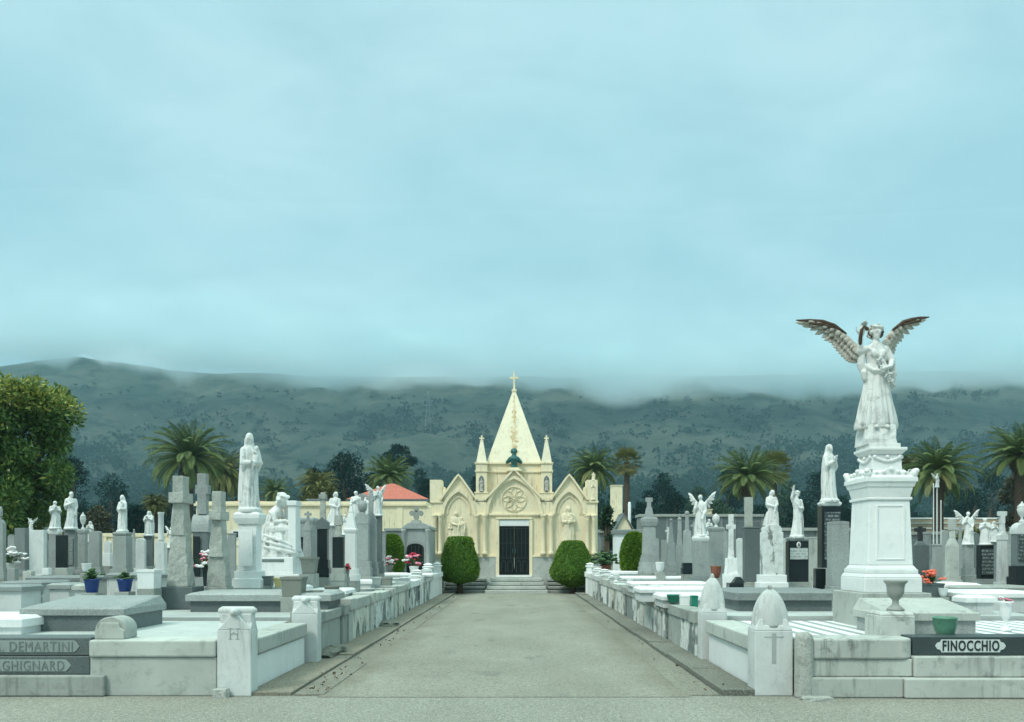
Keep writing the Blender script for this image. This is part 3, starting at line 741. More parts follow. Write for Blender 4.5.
slab('ledger_tomb', 'low white slab cut off by the left frame edge', -60, 22, 636, 618, 9.5, .9, M_white, 'tomb', None, .0, .12)
slab('ledger_tomb', 'long grey box tomb behind the left gabled posts', 185, 331, 615, 594, 12.6, 1.0, M_greyl, 'tomb', None, .02, .12, M_slate, .06)
# loose chunk at the left post foot and broken gutter slabs
def chunk(name, label, px, Y, w, d, h, mat, seed, cat='rubble', z=.0, rz=0):
    mb = MB(); rough_box(mb, 0, 0, 0, h, w, d, w*.9, d*.85, seed, .14, 2); o = mb.build(name, mat, None, .006, (X(px, Y), Y, z)); o.rotation_euler = (0, 0, rz); tag(o, label, cat)
chunk('rubble_stone', 'brown broken stone at the foot of the monogrammed post', 221, 8.62, .16, .12, .10, M_rough, 3)
chunk('broken_slab', 'broken pale concrete slab lying in the left gutter', 390, 17.2, .42, .9, .07, M_kerb, 5, 'slab', .05, .2)
chunk('broken_slab', 'long cracked slab tilted out of the left gutter near the cream wall', 322, 12.0, .55, .8, .09, M_kerb, 8, 'slab', .05, -.1)
chunk('broken_slab', 'small triangular slab fragment beside the cracked left slab', 338, 12.3, .22, .35, .11, M_kerb, 9, 'slab', .04, .5)
chunk('rubble_stone', 'flat grey rubble at the foot of the round right post', 818, 8.40, .34, .16, .05, M_rough, 13)

# ------------------------------------------------------------------ near right plot
def near_right():
    Yf = 8.62
    ox, oy = 4.6, Yf
    root = thing('grave_plot', 'pale stone corner plot in right foreground bearing a dark name band', 'grave plot', (ox, oy, 0), 'walled grave plots along the lane')
    def bx(nm, m, x0, x1, y0, y1, z0, z1, bev=.012):
        mb = MB(); mb.box(x0-ox, x1-ox, y0-oy, y1-oy, z0, z1); return mb.build(nm, m, root, bev)
    a, b, c = X(812, Yf), X(915, Yf), X(900, Yf)
    mb = MB(); rr = .16                                        # coping with rounded right end
    pts = [(a-ox, -.03), (b-rr-ox, -.03)] + [(b-rr-ox+rr*math.sin(t), -.03+rr-rr*math.cos(t)) for t in [PI/2*i/8 for i in range(1, 9)]] + [(b-ox, .42), (a-ox, .42)]
    n = len(pts); mb.add([(p[0], p[1], .435) for p in pts]+[(p[0], p[1], .66) for p in pts], [tuple(range(n-1,-1,-1)), tuple(range(n, 2*n))]+[(i, (i+1) % n, n+(i+1) % n, n+i) for i in range(n)])
    mb.build('coping', M_stain, root, .02)
    bx('wall_course', M_concl, a, b-.03, Yf+.0, Yf+.32, .235, .432); bx('wall_course', M_concl, X(806, 8.56), c, 8.54, Yf+.3, 0.01, .232, .015)
    bx('name_band', M_band, b+.005, 8.6, Yf+.06, Yf+.40, .465, .675, .008)
    bx('wall_course', M_stain, b-.02, 8.6, Yf-.03, Yf+.36, .232, .462, .015); bx('wall_course', M_concl, c+.006, 8.6, 8.50, Yf+.3, 0.01, .229, .015)
    bx('side_wall', M_white, ROADX1+.03, ROADX1+.28, 9.08, 11.1, 0, .46); bx('coping', M_concl, ROADX1-.02, ROADX1+.40, 9.08, 11.1, .475, .66, .02)
    bx('deck', M_stripe, ROADX1+.41, 8.6, 9.06, 11.5, .1, .615, 0)
    h = .145; w = .66; cx = X(973.5, Yf); mb = MB(); e = h/2; q = w/2
    mb.prism([(-q, -e), (q, -e), (q+.01, -e*.62), (q+.045, -e*.5), (q+.07, 0), (q+.045, e*.5), (q+.01, e*.62), (q, e), (-q, e), (-q-.01, e*.62), (-q-.045, e*.5), (-q-.07, 0), (-q-.045, -e*.5), (-q-.01, -e*.62)], -.008, .02)
    p = mb.build('name_plate', M_plate, root, .003, (cx-ox, Yf+.06-oy, .572))
    me = text_mesh('FINOCCHIO', .162, .003, .0042); t = link('lettering', me, M_letter, p, 0, (0, -.010, -.003)); t.rotation_euler = (PI/2, 0, 0)
    bb = max(v.co.x for v in me.vertices)*2; t.scale = (.645/bb, 1, 1)
near_right()
def gothic_post(px, Y, ytop, yshould, wp, label, cross):
    w = S(wp, Y); zt = Z(ytop, Y); zs = Z(yshould, Y); d = w*.66
    root = thing('corner_post', label, 'stone post', (X(px, Y), Y, 0), 'gothic posts')
    mb = MB(); mb.box(-w/2, w/2, 0, d, 0, zs-.03); mb.frus(0, d/2, zs-.03, zs+.03, w, d, w*.9, d*.9); mb.build('shaft', M_marble, root, .01)
    mb = MB(); h = zt-zs; seg = 32; rs = []
    for i in range(15):
        u = i/14; r = w*.49*(1-u**2.1)**.62 if u < 1 else .012; r = max(r, .012); ring = []
        for k in range(seg):
            a = 2*PI*k/seg + PI/4
            sq = 1/max(abs(math.cos(a-PI/4)), abs(math.sin(a-PI/4)))
            fl = 1 - .24*(1-abs(math.sin(3*(a-PI/4))))**1.5*(1-u*.5)
            kx = (sq*.35+.65)*fl
            ring.append((r*kx*math.cos(a-PI/4), d/2 + r*kx*math.sin(a-PI/4)*d/w, zs+.005+h*u))
        rs.append(ring)
    mb.rings(rs); mb.build('ribbed_cap', M_marble, root)
    for q in (-1, 1):
        mb = MB(); mb.frus(q*w*.36, d*.5, zs-.03, zs+.10, w*.28, d*.98, w*.1, d*.8, q*-.02); mb.build('shoulder', M_marble, root, .01)
    mb = MB(); mb.ell((0, d/2, zt), (.03, .03, .05), 10, 6); mb.build('tip', M_stain, root)
    if cross:
        mb = MB(); z = zs-.10; mb.box(-w*.26, w*.26, -.004, .01, z-.004, z+.004); mb.box(-w*.055, w*.055, -.0045, .01, z-.30, z+.04); mb.build('engraved_cross', M_faint, root)
gothic_post(774, 8.72, 589, 628, 38, 'white gothic post with ribbed cap and incised cross at right lane mouth', True)
gothic_post(714.5, 11.2, 577, 611, 26, 'white gothic ribbed post behind the cross-incised one, right side', False)
def round_post():
    Y = 8.6; root = thing('round_post', 'short weathered round concrete post beside the incised gothic post', 'stone post', (X(804.5, Y), Y+.02, 0)); mb = MB()
    mb.lathe([(.11, 0), (.104, .03), (.102, .4), (.100, .66), (.088, .71), (.05, .735), (.01, .74)], 0, 0, 22); mb.build('post', M_rough, root)
round_post()
slab('ledger_tomb', 'pale ledger tomb with sloping lid at the foot of the winged angel', 880, 981, 640, 612, 9.45, .78, M_concl, 'tomb', None, .12, .11, M_greyl)
slab('ledger_tomb', 'long dark grey box tomb behind the right gothic posts', 735, 838, 617, 592, 12.5, 1.0, M_grey, 'tomb', None, .02, .14, M_slate, .07)
def pedestal_block():
    Y = 8.95; root = thing('pedestal_block', 'square weathered block under the stone urn, right foreground', 'pedestal', (X(898, Y), Y, .615)); w = S(35, Y); h = Z(612, Y)-.615
    mb = MB(); mb.box(-w/2, w/2, 0, .42, 0, h-.04); mb.frus(0, .21, h-.04, h, w, .42, w*.9, .36); mb.build('block', M_stain, root, .015)
    return Y, .615+h
_y, _z = pedestal_block()
pot('stone_urn', 'grey stone urn with wide flared rim on square weathered block', 895.5, _y+.2, 611, 580, 22, M_conc, 'urn', zb=_z)
pot('green_bowl', 'round green glazed bowl standing on the right coping', 945, 9.06, 635, 617, 23, M_green, 'bowl', zb=.615)
# ------------------------------------------------------------------ the winged angel on her tall pedestal
def angel_monument():
    Y = 10.95; cx = X(880, Y) ; g = deckz(Y)
    root = thing('angel_monument', 'tall white marble monument with winged angel holding flower garland', 'monument', (cx, Y, .55))
    b0 = .55
    Yf = 10.35
    def z(py): return Z(py, Yf+.15) - b0
    def w(n): return S(n, Yf)*.735
    def part(nm, m, fn, bev=.012):
        mb = MB(); fn(mb); return mb.build(nm, m, root, bev)
    part('plinth_step', M_concl, lambda m: m.cbox(0, 0, -.0, z(593), w(97), w(97)))
    def base(m):
        m.cbox(0, 0, z(593), z(578), w(80), w(80)); m.frus(0, 0, z(578), z(574), w(80), w(80), w(75), w(75)); m.cbox(0, 0, z(574), z(569.5), w(73), w(73)); m.frus(0, 0, z(569.5), z(565.5), w(71), w(71), w(64), w(64))
    part('base', M_white, base)
    part('die', M_white, lambda m: m.frus(0, 0, z(565.5), z(499), w(63), w(63), w(57), w(57)))
    def fr(m):
        hw = w(40)/2; q = w(60)/2; h0, h1 = z(562), z(502)
        fy0 = -w(61.5)/2 - .012
        for (x0, x1, a, b) in ((-hw, hw, h1-.05, h1-.03), (-hw, hw, h0+.03, h0+.05), (-hw, -hw+.02, h0+.05, h1-.05), (hw-.02, hw, h0+.05, h1-.05)):
            t = lambda zz: fy0 + (zz-h0)/(h1-h0)*w(2.6)
            m.box(x0, x1, t(a)-.004, t(a)+.05, a, b)
    part('panel_frame', M_white, fr, .004)
    def corn(m):
        m.cbox(0, 0, z(499), z(496), w(62), w(62)); m.frus(0, 0, z(496), z(486), w(58), w(58), w(64), w(64)); m.frus(0, 0, z(486), z(481), w(66), w(66), w(70), w(70)); m.cbox(0, 0, z(481), z(476.5), w(73), w(73)); m.frus(0, 0, z(476.5), z(474), w(73), w(73), w(67), w(67))
    part('cornice', M_white, corn, .01)
    # scrolled pediment with acroteria
    def ped(m):
        zb = z(474.2); hw = w(64)/2; yb = w(64)/2; n = 24
        for face in range(4):
            pts = []
            for i in range(n+1):
                u = -1 + 2*i/n; h = .035 + .075*math.exp(-(u*3.4)**2) + .05*abs(u)**8
                pts.append((u*hw, h))
            vs = []; 
            for yy in (-yb, -yb+.07):
                for (xx, h) in pts: vs.append((xx, yy, zb)); vs.append((xx, yy, zb+h))
            k = 2*(n+1); fs = []
            for i in range(n):
                a = 2*i; fs += [(a, a+2, a+3, a+1), (k+a+2, k+a, k+a+1, k+a+3), (a+1, a+3, k+a+3, k+a+1)]
            rot = Matrix.Rotation(PI/2*face, 3, 'Z'); m.add([rot @ Vector(v) for v in vs], fs)
            for (xx, zz_, r) in ((0, .085, .032), (-.10, .05, .028), (.10, .05, .028), (-.2, .04, .02), (.2, .04, .02)):
                m.ell(rot @ Vector((xx, -yb-.005, zb+zz_)), (r, r, r), 10, 6)
        for sx in (-1, 1):
            for sy in (-1, 1):
                m.tube([(sx*hw, sy*yb, zb), (sx*hw*1.03, sy*yb*1.03, zb+.055)], [.05, .045], 12); m.ell((sx*hw*1.08, sy*yb*1.08, zb+.06), .038, 10, 6)
    part('scroll_pediment', M_white, ped, 0)
    def updie(m):
        m.frus(0, 0, z(474), z(468), w(58), w(58), w(48), w(48)); m.frus(0, 0, z(468), z(452), w(43), w(43), w(41), w(41)); m.frus(0, 0, z(452), z(448), w(43), w(43), w(51), w(51)); m.cbox(0, 0, z(448), z(445), w(53), w(53))
    part('upper_die', M_white, updie, .008)
    def gar(m):
        zb = z(457); hw = w(36)/2; yy = -w(44)/2
        for k in range(4):
            rot = Matrix.Rotation(PI/2*k, 3, 'Z')
            for i in range(17):
                u = -1 + 2*i/16; h = -.055*(1-u*u)*abs(math.cos(u*PI*.5))**.3 + .03
                m.ell(rot @ Vector((u*hw, yy, zb+h)), (.022, .02, .022), 8, 6)
            for q in (-1, 0, 1): m.ell(rot @ Vector((q*hw*.98, yy, zb+.035)), (.03, .022, .03), 10, 6)
    part('carved_garland', M_white, gar, 0)
    zs = z(445)
    # rocky statue base
    def rock(m):
        m.cbox(-.03, 0, zs, zs+.06, w(44), w(44)); rough_box(m, -.06, 0, zs+.05, 2.88, w(42), w(42), w(38), w(36), 4, .06, 4)
    part('statue_base', M_statue, rock, .006)
    # ---- the angel herself: height ~1.5 m
    H = 1.49; z0 = 2.84
    mb = MB()
    rs = [(.0, -.005, .00, .205, .135), (.04, -.002, 0, .212, .142), (.10, .0, 0, .20, .135), (.25, .0, 0, .168, .115), (.40, .005, 0, .142, .10), (.50, .005, 0, .128, .092), (.56, .005, 0, .112, .082), (.62, .002, 0, .098, .074),
          (.68, 0, .0, .106, .078), (.74, 0, .003, .114, .075), (.785, 0, .006, .106, .062), (.82, 0, .006, .06, .05), (.86, 0, 0, .03, .03)]
    robe(mb, rs, 9, .15, 12, 84, 52, 1.0, .6)
    rnd = random.Random(5)
    for i in range(9):                              # long hanging folds down the skirt
        a = -PI/2 + (i-4)*.36; x0, y0 = .085*math.cos(a), .07*math.sin(a); x1, y1 = .195*math.cos(a), .135*math.sin(a)
        mb.tube([(x0, y0, .55), ((x0+x1)/2*1.05, (y0+y1)/2*1.05, .3), (x1*1.02, y1*1.04, .04)], [.008, .013, .017], 8)
    mb.tube([(-.112, -.02, .60), (-.06, -.085, .545), (.02, -.10, .535), (.09, -.07, .57), (.115, -.0, .60)], [.026, .028, .026, .026, .022], 10, .8)   # overfold at hip
    mb.tube([(-.115, -.02, .60), (-.145, -.03, .54), (-.135, -.03, .47)], [.03, .04, .025], 10)
    mb.tube([(-.10, -.03, .77), (-.02, -.088, .70), (.05, -.092, .60), (.105, -.06, .50)], [.024, .026, .026, .024], 10, .7)             # sash across the breast
    for q in (-1, 1): mb.tube([(q*.05, -.065, .72), (q*.045, -.075, .70)], [.038, .034], 10)
    mb.tube([(0, .004, .80), (.004, -.003, .885)], [.038, .031], 10)
    # raised right arm (viewer's left) with sleeve fallen open
    mb.tube([(-.105, .005, .765), (-.185, -.02, .745)], [.044, .038], 10); mb.tube([(-.185, -.02, .745), (-.188, -.05, .87)], [.034, .022], 10)
    mb.tube([(-.15, -.0, .74), (-.165, .0, .62), (-.13, -.0, .50)], [.04, .045, .02], 10, .7)
    # left arm comes down to the garland
    mb.tube([(.105, .005, .765), (.165, -.02, .65)], [.046, .038], 10); mb.tube([(.165, -.02, .65), (.10, -.12, .575)], [.034, .022], 10)
    mb.tube([(.16, -.01, .68), (.18, -.01, .52), (.17, -.01, .38)], [.04, .045, .02], 10, .7)
    head(mb, (.0, -.012, .925), 1.05, .12, .05, 'curls', .22)
    for q in (-1, 1): mb.tube([(q*.055, -.06, .012), (q*.06, -.155, .004)], [.03, .024], 10, .7)          # feet
    hand(mb, (-.188, -.05, .87), (.2, -.2, 1), 1.0); hand(mb, (.10, -.12, .575), (-.9, -.25, -.25), 1.0)
    me = fuse(mb, .0075, 1)
    st = link('statue', me, M_statue, root, 0, (-.06, 0, z0)); st.scale = (H*.88, H*.9, H)
    def sub(nm, m, fn):
        k = MB(); fn(k); o_ = k.build(nm, m, st, fix=True)
        if nm.startswith('wing'): o_.scale = (1.16, 1, 1)
        return o_
    for q in (-1, 1):
        def wg(m):
            if q < 0: wing2(m, [(-.10, .74), (-.15, .80), (-.25, .93), (-.44, 1.05), (-.676, 1.08)], [(-.18, .655), (-.27, .715), (-.35, .83), (-.46, .925), (-.69, 1.078)], .07, .14, 16)
            else: wing2(m, [(.07, .74), (.10, .82), (.18, .95), (.32, 1.06), (.535, 1.105)], [(.16, .62), (.21, .69), (.25, .80), (.34, .92), (.55, 1.105)], .07, .14, 16)
        sub('wing', M_rust, wg)
        def tipf(m):                                 # dark weathered leading edge
            L_ = [(-.25, .94), (-.35, 1.02), (-.46, 1.062), (-.58, 1.076), (-.70, 1.082)] if q < 0 else [(.20, .98), (.30, 1.055), (.39, 1.082), (.47, 1.10), (.56, 1.112)]
            m.tube([(a, .085+.012*i, b) for i, (a, b) in enumerate(L_)], [.012, .02, .021, .017, .007], 10, .9); m.tube([(a*1.0, .09+.012*i, b-.028) for i, (a, b) in enumerate(L_[1:4])], [.008, .016, .012], 8, .9)
        sub('wing_edge', M_dkrust, tipf)
    sub('horn', M_dkrust, lambda m: m.tube([(-.185, -.03, .76), (-.195, -.06, .86), (-.19, -.075, .93), (-.165, -.08, .965), (-.13, -.08, .94)], [.02, .02, .019, .016, .020], 10))
    def gl(m):
        r = random.Random(8)
        for i in range(46):
            u = i/45; c = Vector((-.02+.15*u, -.115+.02*u-.02*math.sin(u*3), .66-.26*u)) + Vector((r.uniform(-.03, .03), r.uniform(-.02, .02), r.uniform(-.02, .02)))
            m.ell(c, (.013, .012, .012), 8, 5)
            if i % 3 == 0: m.blade(c, c + Vector((r.uniform(-.05, .05), -.02, r.uniform(-.05, .02))), .016, .006, (0, 1, 0))
    sub('flower_garland', M_marble, gl)
    def cap(m):
        r = random.Random(2)
        for i in range(16):
            a = PI*1.02 + i*PI*.96/15; m.ell((math.cos(a)*.052, -.0+math.sin(a)*.045, .985+.004*math.sin(i)), (.013, .013, .011), 8, 6)
        for q in (-1, 1):
            for i in range(6): m.ell((q*(.058+r.uniform(0, .014)), r.uniform(-.02, .03), .90+i*.012), (.017, .017, .017), 8, 6)
    sub('hair_wreath', M_rust, cap)
    def locks(m):
        for q in (-1, 1):
            for (dx, z_, r) in ((.056, .955, .02), (.066, .93, .021), (.062, .905, .018), (.05, .885, .013)): m.ell((q*dx, -.004, z_), (r, r*1.1, r), 10, 6)
    sub('hair_locks', M_dkrust, locks)
angel_monument()

# ------------------------------------------------------------------ left monuments
st = lambda pose, seed=0, **k: dict(pose=pose, seed=seed, **k)
C = 'grave monument'
mon('cross_monument', 'tallest rough-hewn stone cross on left, on a rugged granite shaft', C, 181, 13.2, [('box', 615, 587, 48, dict(m=M_slate)), ('rough', 587, 533, 30, dict(w2=20)), ('rcross', 535, 475, 15, dict(t=11, t0=14, ah=.54, d=.24, ad=.42))], M_rough, .8)
mon('cross_monument', 'grey hooded aedicule stele carrying a stone cross, behind the tallest rough cross', C, 203, 16.5, [('base', 592, 577, 26), ('die', 577, 532, 21, dict(m=M_slate)), ('door', 576, 536, 9, dict(m=M_dark, dx=-3)), ('barrel', 532, 514, 24), ('cross', 514, 473, 13, dict(t=9, ah=.5))], M_greyl, .9)
mon('cross_monument', 'lower rough granite cross with stubby arms, beside the Madonna pedestal', C, 219, 13.6, [('rough', 587, 556, 26, dict(w2=21)), ('rcross', 557, 491, 12, dict(t=9.5, t0=14, ah=.56, d=.22, ad=.42))], M_rough, .8)
mon('madonna_monument', 'standing veiled Madonna with child on tall white pedestal, left of lane', C, 250, 14.4, [('base', 588, 571, 32), ('die', 571, 524, 24), ('panel', 566, 530, 13, dict(n='die_panel')), ('cap', 524, 512, 34), ('statue', 512, 435, 0, st('madonna', 2, sx=.95, rz=35))], M_white, .85)
def mourner():
    Y = 16.0; g = Z(590, Y); root = thing('mourner_monument', 'seated mourning woman in heavy robes leaning on white stele', C, (X(276, Y), Y, g)); 
    def bx(nm, x0, x1, y0, y1, d0, d1, m=M_white):
        mb = MB(); mb.box(X(x0, Y)-X(276, Y), X(x1, Y)-X(276, Y), d0, d1, Z(y0, Y)-g, Z(y1, Y)-g); mb.build(nm, m, root, .01)
    bx('footing', 252, 302, 596, 590, -.1, 1.05, M_conc); bx('base', 254, 300, 590, 574, -.05, 1.0); bx('base', 258, 293, 574, 557, 0, .95); bx('name_strip', 262, 284, 562, 559, -.012, .1, M_lgrey)
    bx('stele', 285, 293, 557, 505, .2, .55); bx('stele_cap', 284, 294, 505, 500, .17, .58)
    H = S(557-495, Y)*1.06; o = link('statue', seated_figure(), M_statue, root, 0, (X(270, Y)-X(276, Y), .46, Z(557, Y)-g)); o.scale = (H*.9, H, H)
mourner()
mon('obelisk_cross', 'slim pale stele with small worn cross beside mourning woman', C, 308, 17.5, [('base', 577, 566, 15), ('taper', 566, 531, 12, dict(w2=9)), ('pyr', 531, 522, 10, dict(tip=.5)), ('cross', 522, 511, 7)], M_greyl, .8)
mon('crypt', 'low plain grey burial crypt with black doorway behind mourning woman', 'crypt', 304, 21, [('box', 575, 524, 30), ('cap', 524, 517, 34), ('door', 574, 537, 6, dict(m=M_dark, dx=1))], M_greyl, 1.0)
mon('dark_stele', 'dark polished stele with hood and tall rough granite cross shaft on top', C, 323, 17.2, [('base', 577, 560, 15, dict(m=M_dark)), ('die', 560, 529, 12), ('gable', 529, 517, 14, dict(m=M_slate, gh=.45)), ('taper', 520, 492, 7, dict(m=M_rough, w2=5)), ('box', 499, 494, 9, dict(m=M_rough, n='cross_arm'))], M_dark, .8)
mon('statue_monument', 'white leaning figure with wreath on pale stele, right of the hooded dark stele', C, 335, 20.5, [('base', 574, 560, 16), ('die', 560, 526, 12), ('statue', 526, 493, 0, st('lean', 3, sx=1.25))], M_greyl, .8)
mon('dark_stele', 'black polished slab topped with two rough grey blocks, left row', C, 338.5, 16.4, [('base', 581, 568, 15, dict(m=M_conc)), ('die', 568, 537, 12.5), ('rough', 537, 524, 7, dict(m=M_rough)), ('rough', 525, 515, 9.5, dict(m=M_rough))], M_dark, .7)
mon('white_pillar', 'white pillar stele with curved scroll top and small round hole', C, 351, 18.2, [('base', 581, 569, 17), ('die', 569, 533, 12), ('cap', 533, 528, 15), ('taper', 528, 512, 12, dict(w2=5)), ('pin', 512, 504, 5, dict(tip=.4))], M_white, .8)
mon('statue_monument', 'white robed figure on grey shouldered stele, first of a close trio', C, 356, 23, [('base', 572, 560, 14), ('die', 560, 522, 11), ('statue', 522, 492, 0, st('saint', 4, sx=1.3))], M_greyl, .8)
mon('cross_monument', 'broad light grey stele with wheel cross on its round shoulder', C, 362.5, 20, [('base', 575, 561, 19), ('die', 561, 524, 15), ('round', 524, 513, 16, dict(rise=.4)), ('ball', 513, 500, 11, dict(n='cross_wheel')), ('cross', 502, 493, 8)], M_greyl, .7)
mon('cross_monument', 'grey slab stele with plain square-topped cross in the trio near the crypt', C, 371, 20.4, [('base', 575, 562, 14), ('die', 562, 519, 12), ('pyr', 519, 513, 11, dict(tip=.55)), ('cross', 513, 493, 9, dict(t=4.5, ah=.66))], M_greyl, .7)
mon('angel_stele', 'small white winged angel on slate stele beside the red roof', C, 378, 21, [('base', 573, 561, 12), ('die', 561, 516, 9), ('statue', 516, 487, 0, st('winged', 6, sx=1.2, rz=30))], M_slate, .8)
def mausoleum():
    Y = 29.0; g = deckz(Y); root = thing('mausoleum', 'small grey stone mausoleum with dark arched door and cross on top', 'mausoleum', (X(415.5, Y), Y, g))
    z = lambda py: Z(py, Y)-g; x = lambda px: X(px, Y)-X(415.5, Y)
    mb = MB(); mb.box(x(404), x(428), 0, 2.6, -.1, z(529)); mb.build('front_block', M_greyl, root, .01)
    mb = MB(); mb.box(x(384), x(404)-.004, .25, 2.6, -.1, z(531)); mb.build('wing_block', M_greyl, root, .01)
    mb = MB(); mb.box(x(383), x(404)-.01, .2, 2.65, z(531)+.003, z(528)); mb.build('wing_cornice', M_conc, root, .01)
    mb = MB(); mb.box(x(402.5), x(429.5), -.08, 2.7, z(529)+.003, z(526)); mb.prism([(x(403.5), z(526)), (x(428.5), z(526)), (x(424), z(523.2)), (x(408), z(523.2))], -.05, 2.6); mb.build('cornice', M_greyl, root, .01)
    mb = MB(); a = arch_pts(S(20.5, Y), 0, z(541), 12, False, .22); mb.prism([(p[0]+x(415.5), p[1]) for p in a], -.06, .05); mb.build('door_surround', M_greyl, root, .01)
    mb = MB(); a = arch_pts(S(17, Y), .02, z(543.5), 12, False, .18); mb.prism([(p[0]+x(415.5), p[1]) for p in a], -.075, .05); d = mb.build('arched_door', M_door, root)
    mb = MB()
    for q in (-.28, -.14, 0, .14, .28): mb.tube([(q, -.085, .05), (q, -.085, z(546))], .012, 6)
    mb.build('grille', M_iron, d)
    for q in (403.8, 427.8):
        mb = MB(); mb.lathe([(.11, 0), (.11, .08), (.085, .12), (.08, z(533)), (.11, z(531)), (.11, z(529.2))], x(q), -.02, 14); mb.build('column', M_greyl, root)
    mb = MB(); h = z(507); zb = z(523.2); t = .10
    mb.frus(x(416), .1, zb, zb+.12, .45, .3, .3, .2)
    cx, cz = x(416), zb+(h-zb)*.62
    mb.cbox(cx, .1, zb+.1, cz, .13, .13)
    for (dx, dz) in ((0, 0), (.16, 0), (-.16, 0), (0, .16), (0, -.14)): mb.prism([(cx+dx+.105*math.cos(q), cz+dz+.105*math.sin(q)) for q in [2*PI*i/12 for i in range(12)]], .04+.001*abs(dx)*10, .16)
    mb.build('quatrefoil_cross', M_conc, root)
mausoleum()

# far-left group
mon('stone_pinnacle', 'pale pointed gothic stone cut by the left frame edge', C, 1, 20, [('base', 580, 572, 14), ('gothic', 572, 519, 11), ('ball', 519, 506, 5)], M_greyl, .7)
mon('grey_stele', 'plain grey granite slab with dark right side, far left', C, 22, 22, [('base', 576, 569, 18), ('die', 569, 528, 15)], M_grey, .7)
mon('grey_stele', 'broad pale marble slab streaked with weathering, far left, no statue', C, 38, 20.5, [('base', 580, 570, 22), ('die', 570, 530, 18, dict(m=M_marble))], M_marble, .35)
mon('angel_stele', 'grey pier with small white angel, half hidden behind streaked marble slab', C, 31, 25, [('die', 572, 530, 8), ('statue', 531, 519, 0, st('winged', 8, sx=1.3))], M_grey, .7)
mon('angel_stele', 'grey stele crowned by white kneeling-armed angel, left of the tall saint', C, 55, 24, [('base', 574, 567, 16), ('die', 567, 534, 13), ('cap', 534, 529, 16, dict(m=M_white)), ('statue', 529, 502, 0, st('pray', 9, sx=1.35, rz=40))], M_greyl, .6)
mon('dark_stele', 'plain dark teal polished slab in front of the far left saint', C, 62, 22.0, [('base', 575, 568, 15, dict(m=M_conc)), ('die', 568, 535, 13)], M_dark, .3)
mon('saint_monument', 'tall white saint statue on engraved grey stele, far left', C, 71, 23.4, [('base', 574, 567, 17), ('die', 567, 533, 14), ('panel', 565, 538, 8, dict(m=M_insg)), ('cap', 533, 529.5, 16), ('statue', 529.5, 493, 0, st('saint', 10, sx=1.1, rz=30))], M_grey, .5)
mon('urn_stele', 'pale grey pier topped with a white urn bust, far left', C, 83, 22.6, [('base', 574, 567, 13), ('die', 567, 534, 10), ('cap', 534, 529, 13), ('urn', 529, 512, 8, dict(m=M_statue))], M_greyl, .8)
mon('grey_stele', 'rounded light grey headstone with carved top, left of cream wall gap', C, 95.5, 21.2, [('base', 575, 567, 17), ('round', 567, 531, 14, dict(rise=.12))], M_greyl, .5)
mon('saint_monument', 'white crowned saint statue on square grey pedestal, above the second blue pot', C, 122.5, 20.5, [('base', 577, 569, 25), ('die', 569, 536, 20), ('cap', 536, 532, 21), ('statue', 532, 496, 0, st('madonna', 12, sx=1.0, rz=-15))], M_greyl, .9)
mon('grey_stele', 'small round-topped marble headstone right of the crowned saint pedestal', C, 141, 19.8, [('base', 577, 568, 15), ('round', 568, 538, 11, dict(rise=.4))], M_marble, .4)
mon('madonna_monument', 'dark slate stele with small seated white Madonna on top', C, 149, 21, [('base', 574, 566, 14, dict(m=M_conc)), ('die', 566, 536, 11), ('statue', 536, 512, 0, st('hood', 13, sx=1.45))], M_slate, .7)
mon('column_monument', 'broken white column on rounded pale base, beside tallest rough cross', C, 161, 19.2, [('base', 578, 568, 15), ('round', 568, 541, 12, dict(rise=.3)), ('cyl', 541, 512, 8)], M_marble, .7)
mon('angel_stele', 'small white angel on dark stele glimpsed behind the stubby granite cross', C, 208, 22, [('die', 575, 540, 9), ('statue', 540, 519, 0, st('winged', 14, sx=1.2))], M_dark, .7)

# ------------------------------------------------------------------ right monuments
mon('cross_monument', 'slender grey monument with worn cross shaft before the domed topiary', C, 649, 24.0, [('base', 573, 562, 21), ('base', 562, 555, 17), ('taper', 555, 526, 15, dict(w2=13)), ('cap', 526, 517, 18), ('taper', 517, 507, 10, dict(w2=6)), ('cross', 508, 497, 7, dict(t=4))], M_greyl, .9)
mon('crypt', 'white burial crypt with thin grey roof slab beside the chapel', 'crypt', 622, 29, [('box', 575, 534, 19), ('box', 534, 530.5, 23, dict(m=M_grey, n='roof_slab')), ('panel', 572, 540, 4, dict(dx=4))], M_white, 1.2)
mon('grey_stele', 'low pale slab left of three pinnacled steles on right', C, 664, 25.5, [('base', 570, 566, 7), ('die', 566, 540, 6)], M_greyl, .8)
mon('pinnacle_stele', 'first pinnacled grey stele from the domed topiary', C, 671, 23.6, [('base', 578, 567, 11), ('die', 567, 543, 8.5), ('pyr', 543, 532, 7, dict(tip=.5)), ('pin', 532, 520, 4, dict(tip=.6))], M_grey, .8)
mon('pinnacle_stele', 'second pinnacled pale stele from the domed topiary', C, 679.5, 25.5, [('base', 574, 566, 10), ('die', 566, 545, 8), ('pyr', 545, 530, 6, dict(tip=.6)), ('pin', 530, 519, 4.5, dict(tip=.6))], M_greyl, .8)
mon('pinnacle_stele', 'tall gabled grey stele with pinnacle and dark base, next to small winged angel', C, 687, 22.6, [('base', 574, 563, 11, dict(m=M_dark)), ('gable', 563, 529, 8.5, dict(gh=.3)), ('pin', 530, 513, 4.5, dict(tip=.7))], M_greyl, .8)
mon('angel_monument', 'white angel with one upswept wing on boxy grey pedestal, right row', C, 700.5, 19.3, [('base', 584, 577, 21, dict(m=M_grey)), ('die', 577, 541, 16.5), ('cap', 541, 536, 18, dict(m=M_white)), ('statue', 537, 496, 0, st('winged', 20, sx=1.05, rz=-25))], M_greyl, .9)
